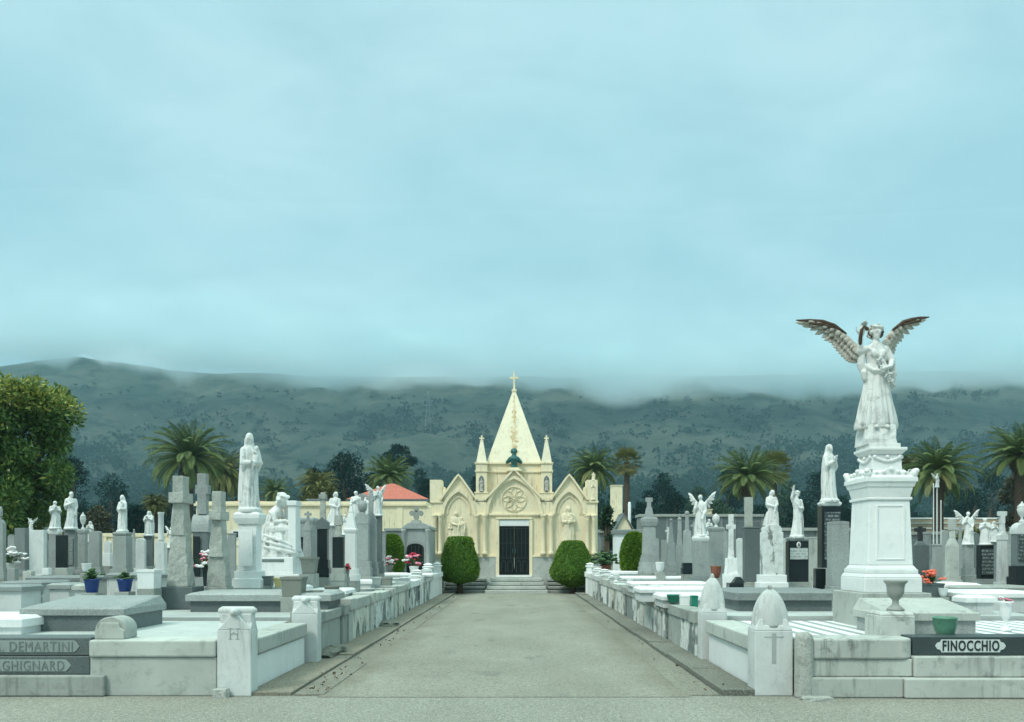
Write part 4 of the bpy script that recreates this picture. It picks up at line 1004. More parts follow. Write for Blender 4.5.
mon('bust_stele', 'wide pale grey stele with white bust, right of upswept-wing angel', C, 716, 20.5, [('base', 578, 567, 19), ('die', 567, 532, 15.5), ('cap', 532, 527, 18), ('urn', 527, 513, 9, dict(m=M_statue))], M_greyl, .6)
mon('white_cross', 'thin white cross on rough white block base, right row', C, 731, 17.8, [('rough', 592, 574, 21, dict(m=M_white)), ('rough', 574, 558, 14, dict(m=M_white)), ('taper', 558, 545, 7, dict(w2=5)), ('cross', 547, 514, 9, dict(t=4.5, ah=.55))], M_statue, .8)
mon('dark_stele', 'plain dark slate slab with rough cross shaft, left of mottled white pedestal', C, 751.5, 15.9, [('base', 590, 582, 21, dict(m=M_conc)), ('die', 582, 529, 18.5), ('cap', 529, 527, 19.5), ('taper', 527, 508, 8.5, dict(m=M_rough, w2=8, dx=-3)), ('box', 512, 497, 9, dict(m=M_rough, dx=-3, n='cross_top'))], M_slate, .5)
M_mott = patchy('mottled_lichen_marble', (.66, .68, .65), (.17, .185, .17), 4.5, .54)
mon('statue_monument', 'white mother bending over child on mottled white pedestal, right row', C, 771.5, 14.6, [('base', 592, 575, 31, dict(m=M_white)), ('die', 577, 532, 24), ('round', 534, 524, 21, dict(rise=.3)), ('statue', 527, 491, 0, st('lean', 21, sx=1.15, rz=-20))], M_mott, .8)
mon('statue_monument', 'black polished stele with oval portrait beneath white cross-bearing figure', C, 797, 15.2, [('base', 590, 582, 27, dict(m=M_conc)), ('die', 582, 541, 23.5), ('cap', 541, 537, 24, dict(m=M_greyl)), ('panel', 559.5, 548, 18, dict(m=M_insl)), ('statue', 538, 492, 0, st('raise', 22, sx=1.0, rz=15))], M_dark, .5)
def oval():
    Y = 15.2; root = thing('oval_portrait', 'small oval white portrait medallion on the black polished stele', 'portrait', (X(797, Y)+.03, Y-.012, Z(544.8, Y))); mb = MB()
    M = Matrix.Rotation(PI/2, 3, 'X'); mb.ell((0, 0, 0), (.045, .06, .012), 20, 8, M); o = mb.build('medallion', M_statue, root); mb = MB(); mb.ell((0, -.006, 0), (.027, .04, .010), 16, 8, M); mb.build('photo', M_lgrey, root)
oval()
mon('hooded_monument', 'hooded white figure on tall dark inscribed slab left of great angel', C, 829.5, 15.0, [('base', 590, 568, 30, dict(m=M_conc)), ('die', 568, 506, 25), ('cap', 506, 501.5, 25, dict(m=M_white)), ('panel', 560, 512, 16, dict(m=M_insd)), ('statue', 502, 446, 0, st('hood', 23, sx=1.05, rz=30))], M_dark, .6)
def archpanel():
    pass
mon('grey_stele', 'light grey granite block with ridged narrow face, beside great angel pedestal', C, 838, 13.2, [('base', 594, 586, 27), ('die', 586, 525, 23), ('round', 525, 521, 23, dict(rise=.05))], M_greyl, .8)
mon('dark_stele', 'small black polished block at the foot of the hooded figure slab', C, 819.5, 13.6, [('base', 590, 586, 14), ('die', 586, 568.5, 13)], M_dark, .7)
mon('open_book_stone', 'slanting dark book-shaped plaque lying by the white rough cross base', C, 735, 14.9, [('box', 588, 583, 18), ('taper', 583, 577, 15, dict(w2=6, dx=3))], M_dark, .8)
mon('dark_stele', 'dark weathered stele with small iron cross just right of great angel', C, 920, 17.5, [('base', 582, 575, 22), ('die', 575, 545, 19), ('taper', 545, 541, 14, dict(w2=8)), ('cross', 541, 526, 11, dict(m=M_iron, t=4))], M_slate, .5)
mon('column_monument', 'grey stele carrying slim white triple columns and tiny pale winged finial', C, 937, 16.8, [('base', 583, 575, 14), ('die', 575, 547, 11), ('cap', 547, 544, 12), ('cyl', 544, 483, 1.7, dict(dx=-3.5, m=M_marble)), ('cyl', 544, 484, 2.0, dict(dx=0, m=M_marble)), ('cyl', 544, 500, 1.7, dict(dx=4, m=M_marble)), ('statue', 487, 474, 0, dict(pose='winged', seed=41, m=M_marble, sx=1.1, rz=20))], M_greyl, .8)
mon('pinnacle_stele', 'cream-grey stele with square knob finial, right of the triple columns', C, 952, 16.3, [('base', 585, 576, 18), ('die', 576, 545, 14.5), ('pyr', 545, 538, 13, dict(tip=.5)), ('taper', 538, 530, 7, dict(w2=6)), ('box', 530, 519, 9)], M_concl, .8)
mon('statue_monument', 'small white winged figure on stepped grey stele, far right', C, 968, 16.9, [('base', 584, 568, 15), ('die', 568, 545, 12), ('statue', 545, 513, 0, st('winged', 24, sx=1.1, rz=-20))], M_greyl, .8)
mon('statue_monument', 'white praying figure on dark engraved stele, far right', C, 985, 15.9, [('base', 586, 579, 20, dict(m=M_grey)), ('die', 579, 545, 18), ('panel', 575, 549, 12, dict(m=M_insd)), ('statue', 545, 519, 0, st('pray', 25, sx=1.4, rz=-30))], M_dark, .6)
mon('gabled_pinnacle', 'tall white tapering pinnacle with cross top, far right', C, 1002, 15.6, [('base', 590, 582, 18), ('taper', 582, 540, 12, dict(w2=11)), ('gable', 540, 530, 13, dict(gh=.6)), ('taper', 534, 522, 8, dict(w2=5)), ('cross', 523, 511, 8, dict(t=4.5))], M_marble, .8)
mon('dark_stele', 'arched dark inscribed stele under white urn cut by the right frame edge', C, 1022, 15.0, [('base', 590, 566, 28, dict(m=M_dark)), ('die', 566, 532, 23, dict(m=M_slate)), ('round', 534, 522, 25, dict(m=M_marble, rise=.45)), ('panel', 561, 534, 15, dict(m=M_insd)), ('urn', 522, 501, 13, dict(m=M_marble))], M_slate, .6)
mon('grey_stele', 'white leaning marker between the topiary and the small winged angel pedestal', C, 705, 24, [('die', 570, 535, 7)], M_greyl, .6)
mon('dark_stele', 'square dark slab hidden behind the mottled white pedestal', C, 763, 18.5, [('die', 582, 536, 9)], M_dark, .6)

# ------------------------------------------------------------------ flat slabs across the rows
G = 'white grave slabs across the rows'
def rslab(px0, px1, yt, Y, label, m=M_white, n='grave_slab', d=.95): return slab(n, label, px0, px1, 0, yt, Y, d, m, group=G, lid=.09, body=M_marble)
rslab(662, 764, 595.5, 12.75+1.0, 'long white grave slab just behind the second gothic post, right row')
rslab(640, 722, 588.5, 15.2, 'white slab above the green boxes, second from the gothic posts')
rslab(632, 712, 583, 17.8, 'white slab with a dark shadowed edge by the holed vases')
rslab(617, 693, 577.5, 22.9, 'broad white slab running toward the upswept-wing angel pedestal')
rslab(609, 662, 571.5, 26.2, 'white slab farthest up the right row, below the grey crypt')
rslab(300, 346, 590, 15.4, 'white slab on the left between the two large grey pots')
rslab(317, 372, 580.5, 19.4, 'wide white slab on the left under the brown pot')
rslab(345, 405, 573.5, 25.5, 'white slab on the left below the red and pink flowers')
rslab(256, 300, 587, 14.7, 'thin white slab at the foot of the Madonna pedestal')
rslab(940, 982, 584, 14.7, 'white slab beside the coral flowers, far right')
rslab(964, 1040, 592.5, 12.8, 'wide white slab running off the right frame edge')
rslab(966, 998, 597, 11.9, 'small white step slab in front of the right-edge slab', d=.4)
rslab(25, 88, 577, 16.3, 'low grey slab among the blocks behind the left ledger tomb', M_grey)
rslab(0, 42, 582, 14.4, 'grey kerb slab at the left frame edge behind ledger tomb', M_grey)
rslab(46, 70, 584, 13.4, 'short light grey block right of the stone ball', M_greyl, d=.5)
rslab(71, 85, 585, 13.2, 'small square pale block beside the first blue pot', M_concl, d=.4)
rslab(104, 160, 574, 16.5, 'grey kerb slab behind the two blue pots', M_grey)
rslab(960, 1040, 587, 14.2, 'pale kerb slab behind the right-edge white slab', M_conc)
rslab(205, 262, 592, 13.9, 'pale slab tucked behind the Madonna pedestal kerb', M_concl)
rslab(-40, 22, 586, 12.4, 'mid grey box at left edge beside the stone ball', M_grey, d=.6)
rslab(400, 432, 574, 24.6, 'rounded white coffin tomb nearest the left topiary', M_white, d=.8)
for (px, py, w, Y, l) in ((37, 590.5, 12, 13.1, 'grey stone ball finial behind the ledger tomb'), (1, 590, 11, 12.7, 'grey stone ball finial at the left frame edge')):
    root = thing('stone_ball', l, 'finial', (X(px, Y), Y, deckz(Y)-.01)); r = S(w, Y)/2; h = Z(py, Y)-deckz(Y); mb = MB(); mb.lathe([(r*.8, 0), (r*.8, h-r*1.0), (r*.5, h-r*.85)], 0, 0, 16); mb.build('pedestal', M_grey, root); mb = MB(); mb.ell((0, 0, h), r, 18, 12); mb.build('ball', M_greyl, root)
# square blocks at far left
for (px, yb, yt, w, Y, m, l) in ((13, 581, 568, 12, 17.5, M_greyl, 'squarish grey pot-like block below the plain grey slab'), (29, 583, 571, 13, 17.2, M_concl, 'pale cube block below the streaked marble slab'),
        (64, 577, 568, 18, 18.6, M_concl, 'pale footstone below the dark teal slab'), (47, 575, 568, 10, 18.8, M_white, 'small white footstone beside pale cube block'), (108, 566, 553, 11, 22, M_white, 'white footstone in the gap before the cream wall')):
    mon('stone_block', l, 'stone block', px, Y, [('box', yb, yt, w)], m, .8)

# ------------------------------------------------------------------ pots, flowers, vases
P = 'blue flower pots'
pot('blue_pot', 'cobalt blue pot with sprouting plant, nearer the ball finial', 92, 13.0, 592.5, 579, 15, M_blue, 'round', P, [M_stem], 1, .17)
pot('blue_pot', 'cobalt blue pot with small plant below the crowned saint', 125, 13.1, 591.5, 579, 15, M_blue, 'round', P, [M_stem], 2, .14)
pot('white_vase', 'white square tapered planter beside the tallest rough cross', 149.5, 13.0, 588.5, 569.5, 18, M_white, 'sq', wb=.88)
pot('white_ball_pot', 'small round white pot below the rounded headstone', 86.5, 15.8, 573, 563.5, 9, M_white, 'bowl')
pot('grey_pot', 'large square tapered grey planter behind the left roll-top post', 294, 12.75, 597, 576.5, 22, M_pot, 'sq', wb=.82)
pot('grey_pot', 'small squat grey planter next to the large grey one', 315, 12.9, 606, 590.5, 14, M_pot, 'sq', wb=.8)
pot('brown_pot', 'brown-grey square pot in front of the slim pale stele', 309.5, 15.9, 573.5, 557, 16, M_pot, 'sq', wb=.72)
pot('grey_pot', 'low grey pot on small white plinth by left slabs', 332, 13.8, 597, 586, 13, M_pot, 'sq', wb=.85)
pot('cream_vase', 'small cream-yellow vase at foot of mourning woman', 279, 14.6, 587, 577.5, 11, M_yellow, 'round')
pot('dark_box_pot', 'dark square box planter left of the cream vase', 267, 14.7, 585.5, 576, 11, M_slate, 'sq', wb=.95)
pot('square_pot', 'grey square planter beside the white urn near left flowers', 387.5, 19.6, 592, 577, 9, M_pot, 'sq', wb=.9)
pot('stone_urn', 'white scalloped stone urn on the left row near flower vases', 376.5, 18.9, 594, 577, 11, M_marble, 'urn')
pot('flower_vase', 'vase of pink and white flowers before the clipped hedge', 389, 26.5, 571.5, 565, 9, M_pot, 'round', 'flower vases', [M_pink, M_wpet], 4, .30)
pot('flower_vase', 'vase of red and white flowers before the mausoleum door', 414, 25.5, 573, 566, 10, M_white, 'round', 'flower vases', [M_red, M_wpet, M_pink], 5, .40)
pot('flower_vase', 'small vase of dark red flowers beside black polished slab', 347, 17.6, 577, 570, 5, M_pot, 'round', 'flower vases', [M_red], 6, .14)
pot('flower_vase', 'tall pink and white flower spray beside hooded aedicule stele', 207.5, 16.0, 586, 566, 8, M_dark, 'sq', 'flower vases', [M_pink, M_wpet], 7, .32)
pot('flower_vase', 'tall white flower spray at far left behind grey slab', 10.5, 21, 572, 563, 8, M_white, 'round', 'flower vases', [M_wpet], 9, .42)
pot('coral_planter', 'dark square planter of coral orange flowers right of great angel', 930.5, 13.3, 596, 583, 19, M_slate, 'sq', None, [M_orange], 8, .22, .95)
pot('white_ball_pot', 'round white pot touching the coral flower planter', 943, 13.1, 597, 588, 9, M_white, 'bowl')
pot('white_urn', 'small white pedestal urn with a pink bloom, far right', 1005.5, 9.9, 622, 601, 14, M_white, 'urn', None, [M_pink, M_wpet], 10, .09, zb=.615)
pot('terracotta_bowl', 'wide brown terracotta bowl planter with green plant near the chapel', 604.5, 28.3, 573.5, 565, 14, M_terra, 'bowl', None, [M_stem], 11, .5)
pot('white_ball_pot', 'small white pot at the foot of the cross before the domed topiary', 660, 23, 572.5, 562, 9, M_white, 'bowl')
pot('dark_bowl', 'dark maroon bowl in front of the wide bust stele', 716, 17.2, 578, 566, 11, M_terra, 'bowl')
pot('green_pot', 'long dark green planter box on the right wall', 673.5, 13.7, 604, 594.5, 14, M_green2, 'round', zb=.755)
pot('green_pot', 'square dark green tub beside the long green planter', 694, 13.2, 609, 595.5, 7, M_green2, 'sq', wb=.95, zb=.68)
pot('white_tub', 'white plastic tub between the two green planters', 684.5, 13.45, 607, 595.5, 9, M_white, 'sq', wb=.9, zb=.72)
V = 'holed white vases on the right wall'
def holed(px, Y, zb, yt, w, label):
    z0 = zb; h = Z(yt, Y)-z0; r = S(w, Y)/2; root = thing('holed_vase', label, 'vase', (X(px, Y), Y, z0), V)
    mb = MB(); mb.lathe([(r*.8, 0), (r*.85, h*.1), (r, h*.45), (r*.95, h*.75), (r*.7, h*.84), (r*.9, h*.93), (r*.9, h), (r*.6, h), (r*.5, h*.8), (.01, h*.78)], 0, 0, 22); mb.build('vessel', M_white, root)
    for a in (-2.4, -1.5, -.7):
        mb = MB(); M = Matrix.Rotation(a+PI/2, 3, 'Z'); mb.ell((r*.93*math.cos(a), r*.93*math.sin(a), h*.45), (r*.30, r*.10, h*.22), 12, 8, M); mb.build('hole', M_iron, root)
holed(644.5, 16.7, .755, 583.5, 10, 'holed white vase, left of the pair on the stained wall')
holed(656, 15.75, .72, 585, 10, 'holed white vase nearer the green planters')
holed(630, 19.4, .795, 579, 7, 'small white vase beyond the holed pair')
pot('white_urn', 'little white urn on the right wall before the chapel end', 616, 22.0, 585, 574, 7, M_white, 'urn', zb=.835)

# ------------------------------------------------------------------ smaller stones of the farther rows
FG = 'small stones in the farther rows'
def far(px, Y, yt, w, kind, label, m, cat=C):
    yb = HY + (EYE-deckz(Y))*F/Y
    segs = {'round': [('base', yb, yb-4, w*1.35), ('round', yb-4, yt, w, dict(rise=.4))],
            'flat': [('base', yb, yb-4, w*1.3), ('die', yb-4, yt+2, w), ('cap', yt+2, yt, w*1.15)],
            'gable': [('base', yb, yb-4, w*1.35), ('gable', yb-4, yt, w)],
            'cross': [('base', yb, yb-6, w*1.3), ('die', yb-6, yt+17, w*.9), ('pyr', yt+17, yt+13, w*.8, dict(tip=.6)), ('cross', yt+13, yt, w*.95)],
            'pin': [('base', yb, yb-5, w*1.3), ('die', yb-5, yt+16, w), ('pin', yt+16, yt, w*.7, dict(tip=.3))],
            'statue': [('base', yb, yb-5, w*1.3), ('die', yb-5, yt+20, w), ('statue', yt+20, yt, 0, st(('saint', 'pray', 'hood', 'winged')[int(px) % 4], 60+int(px) % 3, sx=1.25))]}[kind]
    mon({'cross': 'cross_monument', 'pin': 'pinnacle_stele', 'statue': 'statue_monument'}.get(kind, 'headstone'), label, cat, px, Y, segs, m, .5, FG)
far(12, 26, 534, 9, 'gable', 'small gabled grey headstone by the white flowers at far left', M_greyl)
far(46, 27, 527, 8, 'cross', 'thin grey cross stone half hidden behind the far left angel stele', M_greyl)
far(90, 27, 522, 8, 'statue', 'little white figure on a pale stele between urn stele and cream wall', M_greyl)
far(108, 25, 541, 8, 'round', 'small rounded stone standing in the cream wall gap', M_marble)
far(134, 25, 530, 7, 'pin', 'thin grey pinnacle just right of the crowned saint', M_greyl)
far(171, 24, 528, 8, 'statue', 'small white figure peeping left of the tallest rough cross', M_grey)
far(232, 23, 533, 9, 'flat', 'grey slab stone between stubby granite cross and Madonna pedestal', M_greyl)
far(314, 25, 524, 8, 'pin', 'pale pinnacled stone behind the slim worn-cross stele', M_marble)
far(330, 26, 520, 8, 'cross', 'pale cross stone between the two black polished slabs', M_greyl)
far(345, 27, 515, 8, 'statue', 'small white figure just left of the white scroll-top pillar', M_greyl)
far(366, 27, 497, 7, 'statue', 'white figure squeezed behind the wheel-cross stele', M_white)
far(383, 26, 531, 6, 'flat', 'narrow grey stone touching the clipped bush by the mausoleum', M_grey)
far(656, 29, 538, 6, 'round', 'small round stone just right of the slender cross monument', M_greyl)
far(668, 31, 527, 6, 'cross', 'tiny cross stone behind the first pinnacled stele', M_marble)
far(694, 27, 522, 7, 'cross', 'grey cross stone close behind the upswept-wing angel pedestal', M_greyl)
far(709, 28, 520, 7, 'statue', 'little white figure left of the wide bust stele', M_greyl)
far(724, 25, 530, 8, 'gable', 'gabled grey stone between bust stele and white rough-base cross', M_greyl)
far(740, 24, 538, 8, 'round', 'rounded pale stone left of the plain slate slab', M_marble)
far(784, 22, 538, 9, 'gable', 'pale gabled stone between mottled pedestal and black portrait stele', M_concl)
far(813, 21, 537, 9, 'flat', 'cream-grey slab stone between portrait stele and hooded figure slab', M_concl)
far(927, 23, 533, 8, 'flat', 'grey slab behind the coral flowers near the triple columns', M_grey)
far(944, 24, 530, 8, 'round', 'rounded grey stone squeezed right of the triple columns', M_greyl)
far(960, 23, 526, 7, 'cross', 'grey cross stone between knob-finial stele and stepped winged stele', M_greyl)
far(975, 22, 532, 8, 'gable', 'small gabled slate stone left of the dark praying-figure stele', M_slate)
far(994, 22, 522, 8, 'statue', 'small white figure left of the tall tapering pinnacle', M_grey)
far(1010, 21, 528, 8, 'pin', 'grey pinnacled stone between tapering pinnacle and right-edge stele', M_greyl)
# ------------------------------------------------------------------ the cream Gothic chapel at the end of the lane
def chapel():
    Y = 34.0; c0 = X(514, Y); g = 0.0
    root = thing('chapel', 'cream Gothic mausoleum chapel with pyramid spire at end of lane', 'chapel', (c0, Y, g))
    x = lambda px: X(px, Y)-c0; z = lambda py: Z(py, Y); s = lambda n: S(n, Y)
    def part(nm, m, fn, bev=.012, parent=root):
        mb = MB(); fn(mb); return mb.build(nm, m, parent, bev)
    zf = z(577)
    part('granite_base', M_concl, lambda m: (m.box(x(432), x(499), -.06, 3.2, 0, z(556)), m.box(x(529.5), x(596.5), -.06, 3.2, 0, z(556)), m.box(x(499)+.002, x(529.5)-.002, .25, 3.2, 0, zf-.02)), .02)
    # facade wall: one outline with three gables (the arches are cut as recessed panels set back behind frames)
    top = z(501)
    def wall(m):
        out = [(x(434), z(556)+.003), (x(595), z(556)+.003), (x(595), z(514)), (x(595), top), (x(586), top), (x(569), z(477)), (x(552), top), (x(540.5), top), (x(514), z(472)), (x(487.5), top), (x(475.5), top), (x(458.5), z(477)), (x(442), top), (x(434), top)]
        o = out; m.add([(p[0], .0, p[1]) for p in o]+[(p[0], .45, p[1]) for p in o], [tuple(range(len(o))), tuple(range(2*len(o)-1, len(o)-1, -1))]+[((i+1) % len(o), i, len(o)+i, len(o)+(i+1) % len(o)) for i in range(len(o))])
        m.box(x(434.5), x(594.5), .452, 3.2, z(556)+.003, top-.05)
    fac = part('facade', M_stucco, wall, 0)
    def roofs(m):
        for (a, b, e) in ((442, 475.5, 458.5), (552, 586, 569), (487.5, 540.5, 514)):
            ap = z(477.5) if e != 514 else z(472.5)
            m.prism([(x(a), top-.1), (x(b), top-.1), (x(e), ap-.03)], .454, 3.2)
    part('gable_roof', M_stucco2, roofs, 0)
    # raised gable frames + pointed arch mouldings
    def archline(px0, px1, spy, apy, n=16):
        h = s(px1-px0)/2; cx = (x(px0)+x(px1))/2; pts = []; H = z(apy)-z(spy); r = (H*H+h*h)/(2*h)
        for i in range(n+1):
            a = math.asin(min(1, H/r))*i/n; pts.append((cx+h-r+r*math.cos(a), z(spy)+r*math.sin(a)))
        L = [(2*cx-p[0], p[1]) for p in pts]
        return L + pts[::-1][1:]
    def mould(m, pts, t, dep, y0=0):
        n = len(pts); inn = []; outp = []
        for i, p in enumerate(pts):
            a = Vector(pts[max(i-1, 0)]); b = Vector(pts[min(i+1, n-1)]); d = (b-a).normalized(); nr = Vector((-d.y, d.x))
            inn.append(p); outp.append((p[0]+nr.x*t, p[1]+nr.y*t))
        vs = []; 
        for q in (inn, outp):
            for yy in (y0+.02, y0-dep): vs += [(p[0], yy, p[1]) for p in q]
        fs = []
        for i in range(n-1):
            fs += [(n+i, n+i+1, 3*n+i+1, 3*n+i), (i, i+1, n+i+1, n+i), (2*n+i+1, 2*n+i, 3*n+i, 3*n+i+1)]
        m.add(vs, fs)
    for (a, b, ap, gx0, gx1, gap) in ((444.5, 472.8, 492, 441.5, 476, 476), (555, 583, 492, 551.5, 586.5, 476), (488.5, 539.5, 479, 485.5, 542.5, 471)):
        def fr(m):
            mould(m, archline(a, b, 514.5, ap), .14, .13)
            e = (a+b)/2
            gp = [(x(gx0), z(500.5)), (x(e), z(gap)), (x(gx1), z(500.5))]
            L = [(gp[0][0]+(gp[1][0]-gp[0][0])*i/8, gp[0][1]+(gp[1][1]-gp[0][1])*i/8) for i in range(9)] + [(gp[1][0]+(gp[2][0]-gp[1][0])*i/8, gp[1][1]+(gp[2][1]-gp[1][1])*i/8) for i in range(1, 9)]
            mould(m, L, .09, .20)
        part('arch_moulding', M_stucco, fr, 0)
    # spandrel plates between arch and gable stand proud, leaving niches recessed
    M_niche = stone('niche_stucco', (.77, .66, .42), (.48, .38, .22), .25, .3, .05, .9, bmp=.1)
    def spand(m, a, b, ap, gx0, gx1, gap):
        ar = archline(a, b, 514.5, ap, 12); e = (a+b)/2; n = len(ar); yy = -.06
        for i in range(n-1):
            p, q = ar[i], ar[i+1]
            def g(xx):
                u = abs(xx-x(e))/(x(gx1)-x(e)); return z(gap)-.02+(z(500.5)-z(gap))*u
            m.add([(p[0], yy, p[1]), (q[0], yy, q[1]), (q[0], yy, max(g(q[0]), q[1])), (p[0], yy, max(g(p[0]), p[1]))], [(0, 1, 2, 3)])
    def spall(m):
        for t in ((444.5, 472.8, 492, 441.5, 476, 476), (555, 583, 492, 551.5, 586.5, 476), (488.5, 539.5, 479, 485.5, 542.5, 471)): spand(m, *t)
        for (p, q) in ((434, 444.5), (472.8, 488.5), (539.5, 555), (583, 595)): m.box(x(p), x(q), -.06, 0.02, z(514.5), top+.0)
    part('spandrel', M_stucco, spall, 0)
    # inner smaller arches of the side niches
    for (a, b, ap) in ((448, 469.5, 497), (558.5, 579.8, 497)): part('niche_arch', M_stucco, lambda m: mould(m, archline(a, b, 514, ap), .05, .05), 0)
    # rose window: seven-lobed tracery
    def rose(m):
        cx, cz, r = x(514), z(499), s(11.8)
        ring = [(cx+r*math.cos(PI/2-2*PI*i/40), cz+r*math.sin(PI/2-2*PI*i/40)) for i in range(41)]; mould(m, ring, .035, .05)
        for k in range(8):
            a = PI/2+2*PI*k/8; p = []
            for i in range(17):
                t = PI*i/8; u = .56+.36*math.cos(t); v = .19*math.sin(t)*(1.1-.3*math.cos(t)); p.append((cx+r*(u*math.cos(a)-v*math.sin(a)), cz+r*(u*math.sin(a)+v*math.cos(a))))
            mould(m, p[::-1], .022, .035)
        m.ell((cx, -.02, cz), (r*.11, .05, r*.11), 14, 6)
    part('rose_window', M_stucco, rose, 0)
    part('string_course', M_stucco, lambda m: (m.box(x(488.5), x(539.5), -.09, .02, z(515.5), z(513.5)), m.box(x(433), x(444), -.09, .02, z(515), z(513.8)), m.box(x(473.5), x(488), -.09, .02, z(515), z(513.8)), m.box(x(540), x(555), -.09, .02, z(515), z(513.8)), m.box(x(583.5), x(596), -.09, .02, z(515), z(513.8)), m.box(x(433), x(498), -.085, .02, z(557.2), z(555)), m.box(x(530.5), x(596), -.085, .02, z(557.2), z(555))), .008)
    for px in (435.2, 440.6, 476.6, 484.8, 543.2, 551, 587, 593.6):
        def colm(m):
            zb, zt = z(555), z(515); r = .085
            m.lathe([(r*1.5, zb), (r*1.5, zb+.10), (r*1.15, zb+.16), (r, zb+.2), (r*.93, zt-.28), (r*1.05, zt-.26), (r*1.0, zt-.22), (r*1.35, zt-.08), (r*1.6, zt-.05), (r*1.6, zt)], x(px), -.13, 16)
        part('column', M_stucco, colm, 0)
    for px in (480.7, 547.1, 438, 590.3): part('pilaster', M_stucco, lambda m: m.box(x(px)-.26, x(px)+.26, -.05, .02, z(555), z(515.2)), .01)
    M_dgr = plain('door_relief_metal', (.03, .042, .042), .5, .2)
    # door
    part('door_frame', M_stucco, lambda m: (m.box(x(496), x(499.2), -.10, .1, zf, z(519.5)), m.box(x(529.3), x(532.5), -.10, .1, zf, z(519.5)), m.box(x(496), x(532.5), -.12, .1, z(519.5)+.002, z(517.5))), .01)
    part('marble_lintel', M_white, lambda m: m.box(x(499.4), x(529.1), -.07, .1, z(526), z(520)), .008)
    part('marble_sill', M_white, lambda m: m.box(x(497), x(531.5), -.22, .24, z(577.2), z(575)), .01)
    for q, (a, b) in ((-1, (499.5, 514.1)), (1, (514.5, 529))):
        dr = part('door', M_door, lambda m: m.box(x(a), x(b), -.045, .05, z(575), z(526.2)), .006)
        def det(m):
            w = x(b)-x(a); cx = (x(a)+x(b))/2
            for k in (-1, 0, 1): m.box(cx+k*w*.27-.012, cx+k*w*.27+.012, -.06, -.04, z(558), z(529))
            for zz in (558, 528.5, 543): m.box(x(a)+.03, x(b)-.03, -.062, -.04, z(zz)-.012, z(zz)+.012)
            for k in (-1, 1):
                p = [(cx+k*w*.22-w*.13, z(572)), (cx+k*w*.22-w*.13, z(564))]+[(cx+k*w*.22-w*.13*math.cos(t), z(564)+w*.2*math.sin(t)) for t in [PI*i/8 for i in range(9)]]+[(cx+k*w*.22+w*.13, z(564)), (cx+k*w*.22+w*.13, z(572))]
                mould(m, p, .025, .02, -.045)
        part('door_grille', M_iron if False else M_dgr, det, 0, dr)
        part('handle', M_bronze, lambda m: m.tube([(x(514.3)+q*.07, -.075, z(553)), (x(514.3)+q*.07, -.075, z(549))], .014, 8), 0, dr)
    # side reliefs
    def relief(nm, px, yb, yt, pose, seed, sx, sc2=None):
        me = figure(pose, seed); h = z(yt)-z(yb); o = link(nm, me, M_stucco2, root, 0, (x(px), -.05, z(yb)+.04*h)); o.scale = (h*sx, h*.75, h); return o
    def corbel(m, px, yb): m.frus(x(px), -.08, z(yb)-.16, z(yb)+.02, .12, .1, .5, .3)
    relief('relief_figure', 455.3, 542, 513, 'lean', 31, 1.1); relief('relief_figure', 461.5, 542, 518, 'saint', 32, 1.05); relief('relief_figure', 450.8, 542, 521, 'madonna', 34, .9)
    part('corbel', M_stucco, lambda m: m.frus(x(457), -.1, z(547), z(542), .3, .1, .75, .3)); part('corbel', M_stucco, lambda m: m.frus(x(568), -.1, z(551), z(547), .2, .1, .5, .3))
    relief('relief_figure', 568, 547, 508, 'madonna', 33, 1.1)
    # outer shoulder blocks
    part('shoulder_block', M_stucco2, lambda m: (m.box(x(430), x(442), -.08, .7, z(501), z(480)), m.box(x(442)+.003, x(445), -.02, .6, z(500.6), z(487))), .015)
    part('shoulder_block', M_stucco2, lambda m: (m.box(x(586.5), x(597.5), -.08, .7, z(501), z(480)), m.box(x(584), x(586.5)-.003, -.02, .6, z(500.6), z(487))), .015)
    relief('weathered_statue', 593.3, 480.5, 472.5, 'saint', 35, 1.4); relief('relief_figure', 593, 500, 481, 'hood', 36, .8)
    part('end_pier', M_stucco, lambda m: (m.box(x(431), x(434)-.002, -.03, .6, z(556), z(501)), m.box(x(595)+.002, x(597.5), -.03, .6, z(556), z(501)), m.box(x(430.2), x(442.5), -.12, .75, z(503), z(501)-.002), m.box(x(585.5), x(598.2), -.12, .75, z(503), z(501)-.002)), .012)
    # pinnacle piers
    for a, b in ((475.6, 487.4), (540.6, 552.6)):
        e = (a+b)/2
        pr = part('pinnacle_pier', M_stucco, lambda m: (m.cbox(x(e), .22, z(502), z(493.6), s(12.6), .56), m.cbox(x(e), .22, z(493.6)+.002, z(492), s(14), .62), m.cbox(x(e), .22, z(492)+.002, z(472), s(11), .5), m.cbox(x(e), .22, z(472)+.002, z(470.4), s(13), .58), m.cbox(x(e), .22, z(470.4)+.002, z(464), s(11.4), .52), m.cbox(x(e), .22, z(464)+.002, z(462.3), s(13.4), .6)), .01)
        part('spirelet', M_spire, lambda m: (m.frus(x(e), .22, z(462.3)+.002, z(440), s(10.5), .46, s(2.6), .12)), .006, pr)
        part('finial_cross', M_stucco2, lambda m: (m.cbox(x(e), .22, z(440), z(434.5), .07, .07), m.cbox(x(e), .22, z(438.2), z(436.8), .21, .065), m.cbox(x(e), .22, z(440.5), z(439.6), .15, .15)), .006, pr)
        part('niche', M_lgrey, lambda m: m.prism([(p[0]+x(e), p[1]) for p in arch_pts(s(5.4), z(491.3), z(475.5), 8, True)], -.038, .0), 0, pr)
        o = link('niche_statue', figure('saint', 37), M_bronze if a < 500 else M_rust, pr, 0, (x(e), -.06, z(491))); h = z(478.5)-z(491); o.scale = (h, h*.7, h)
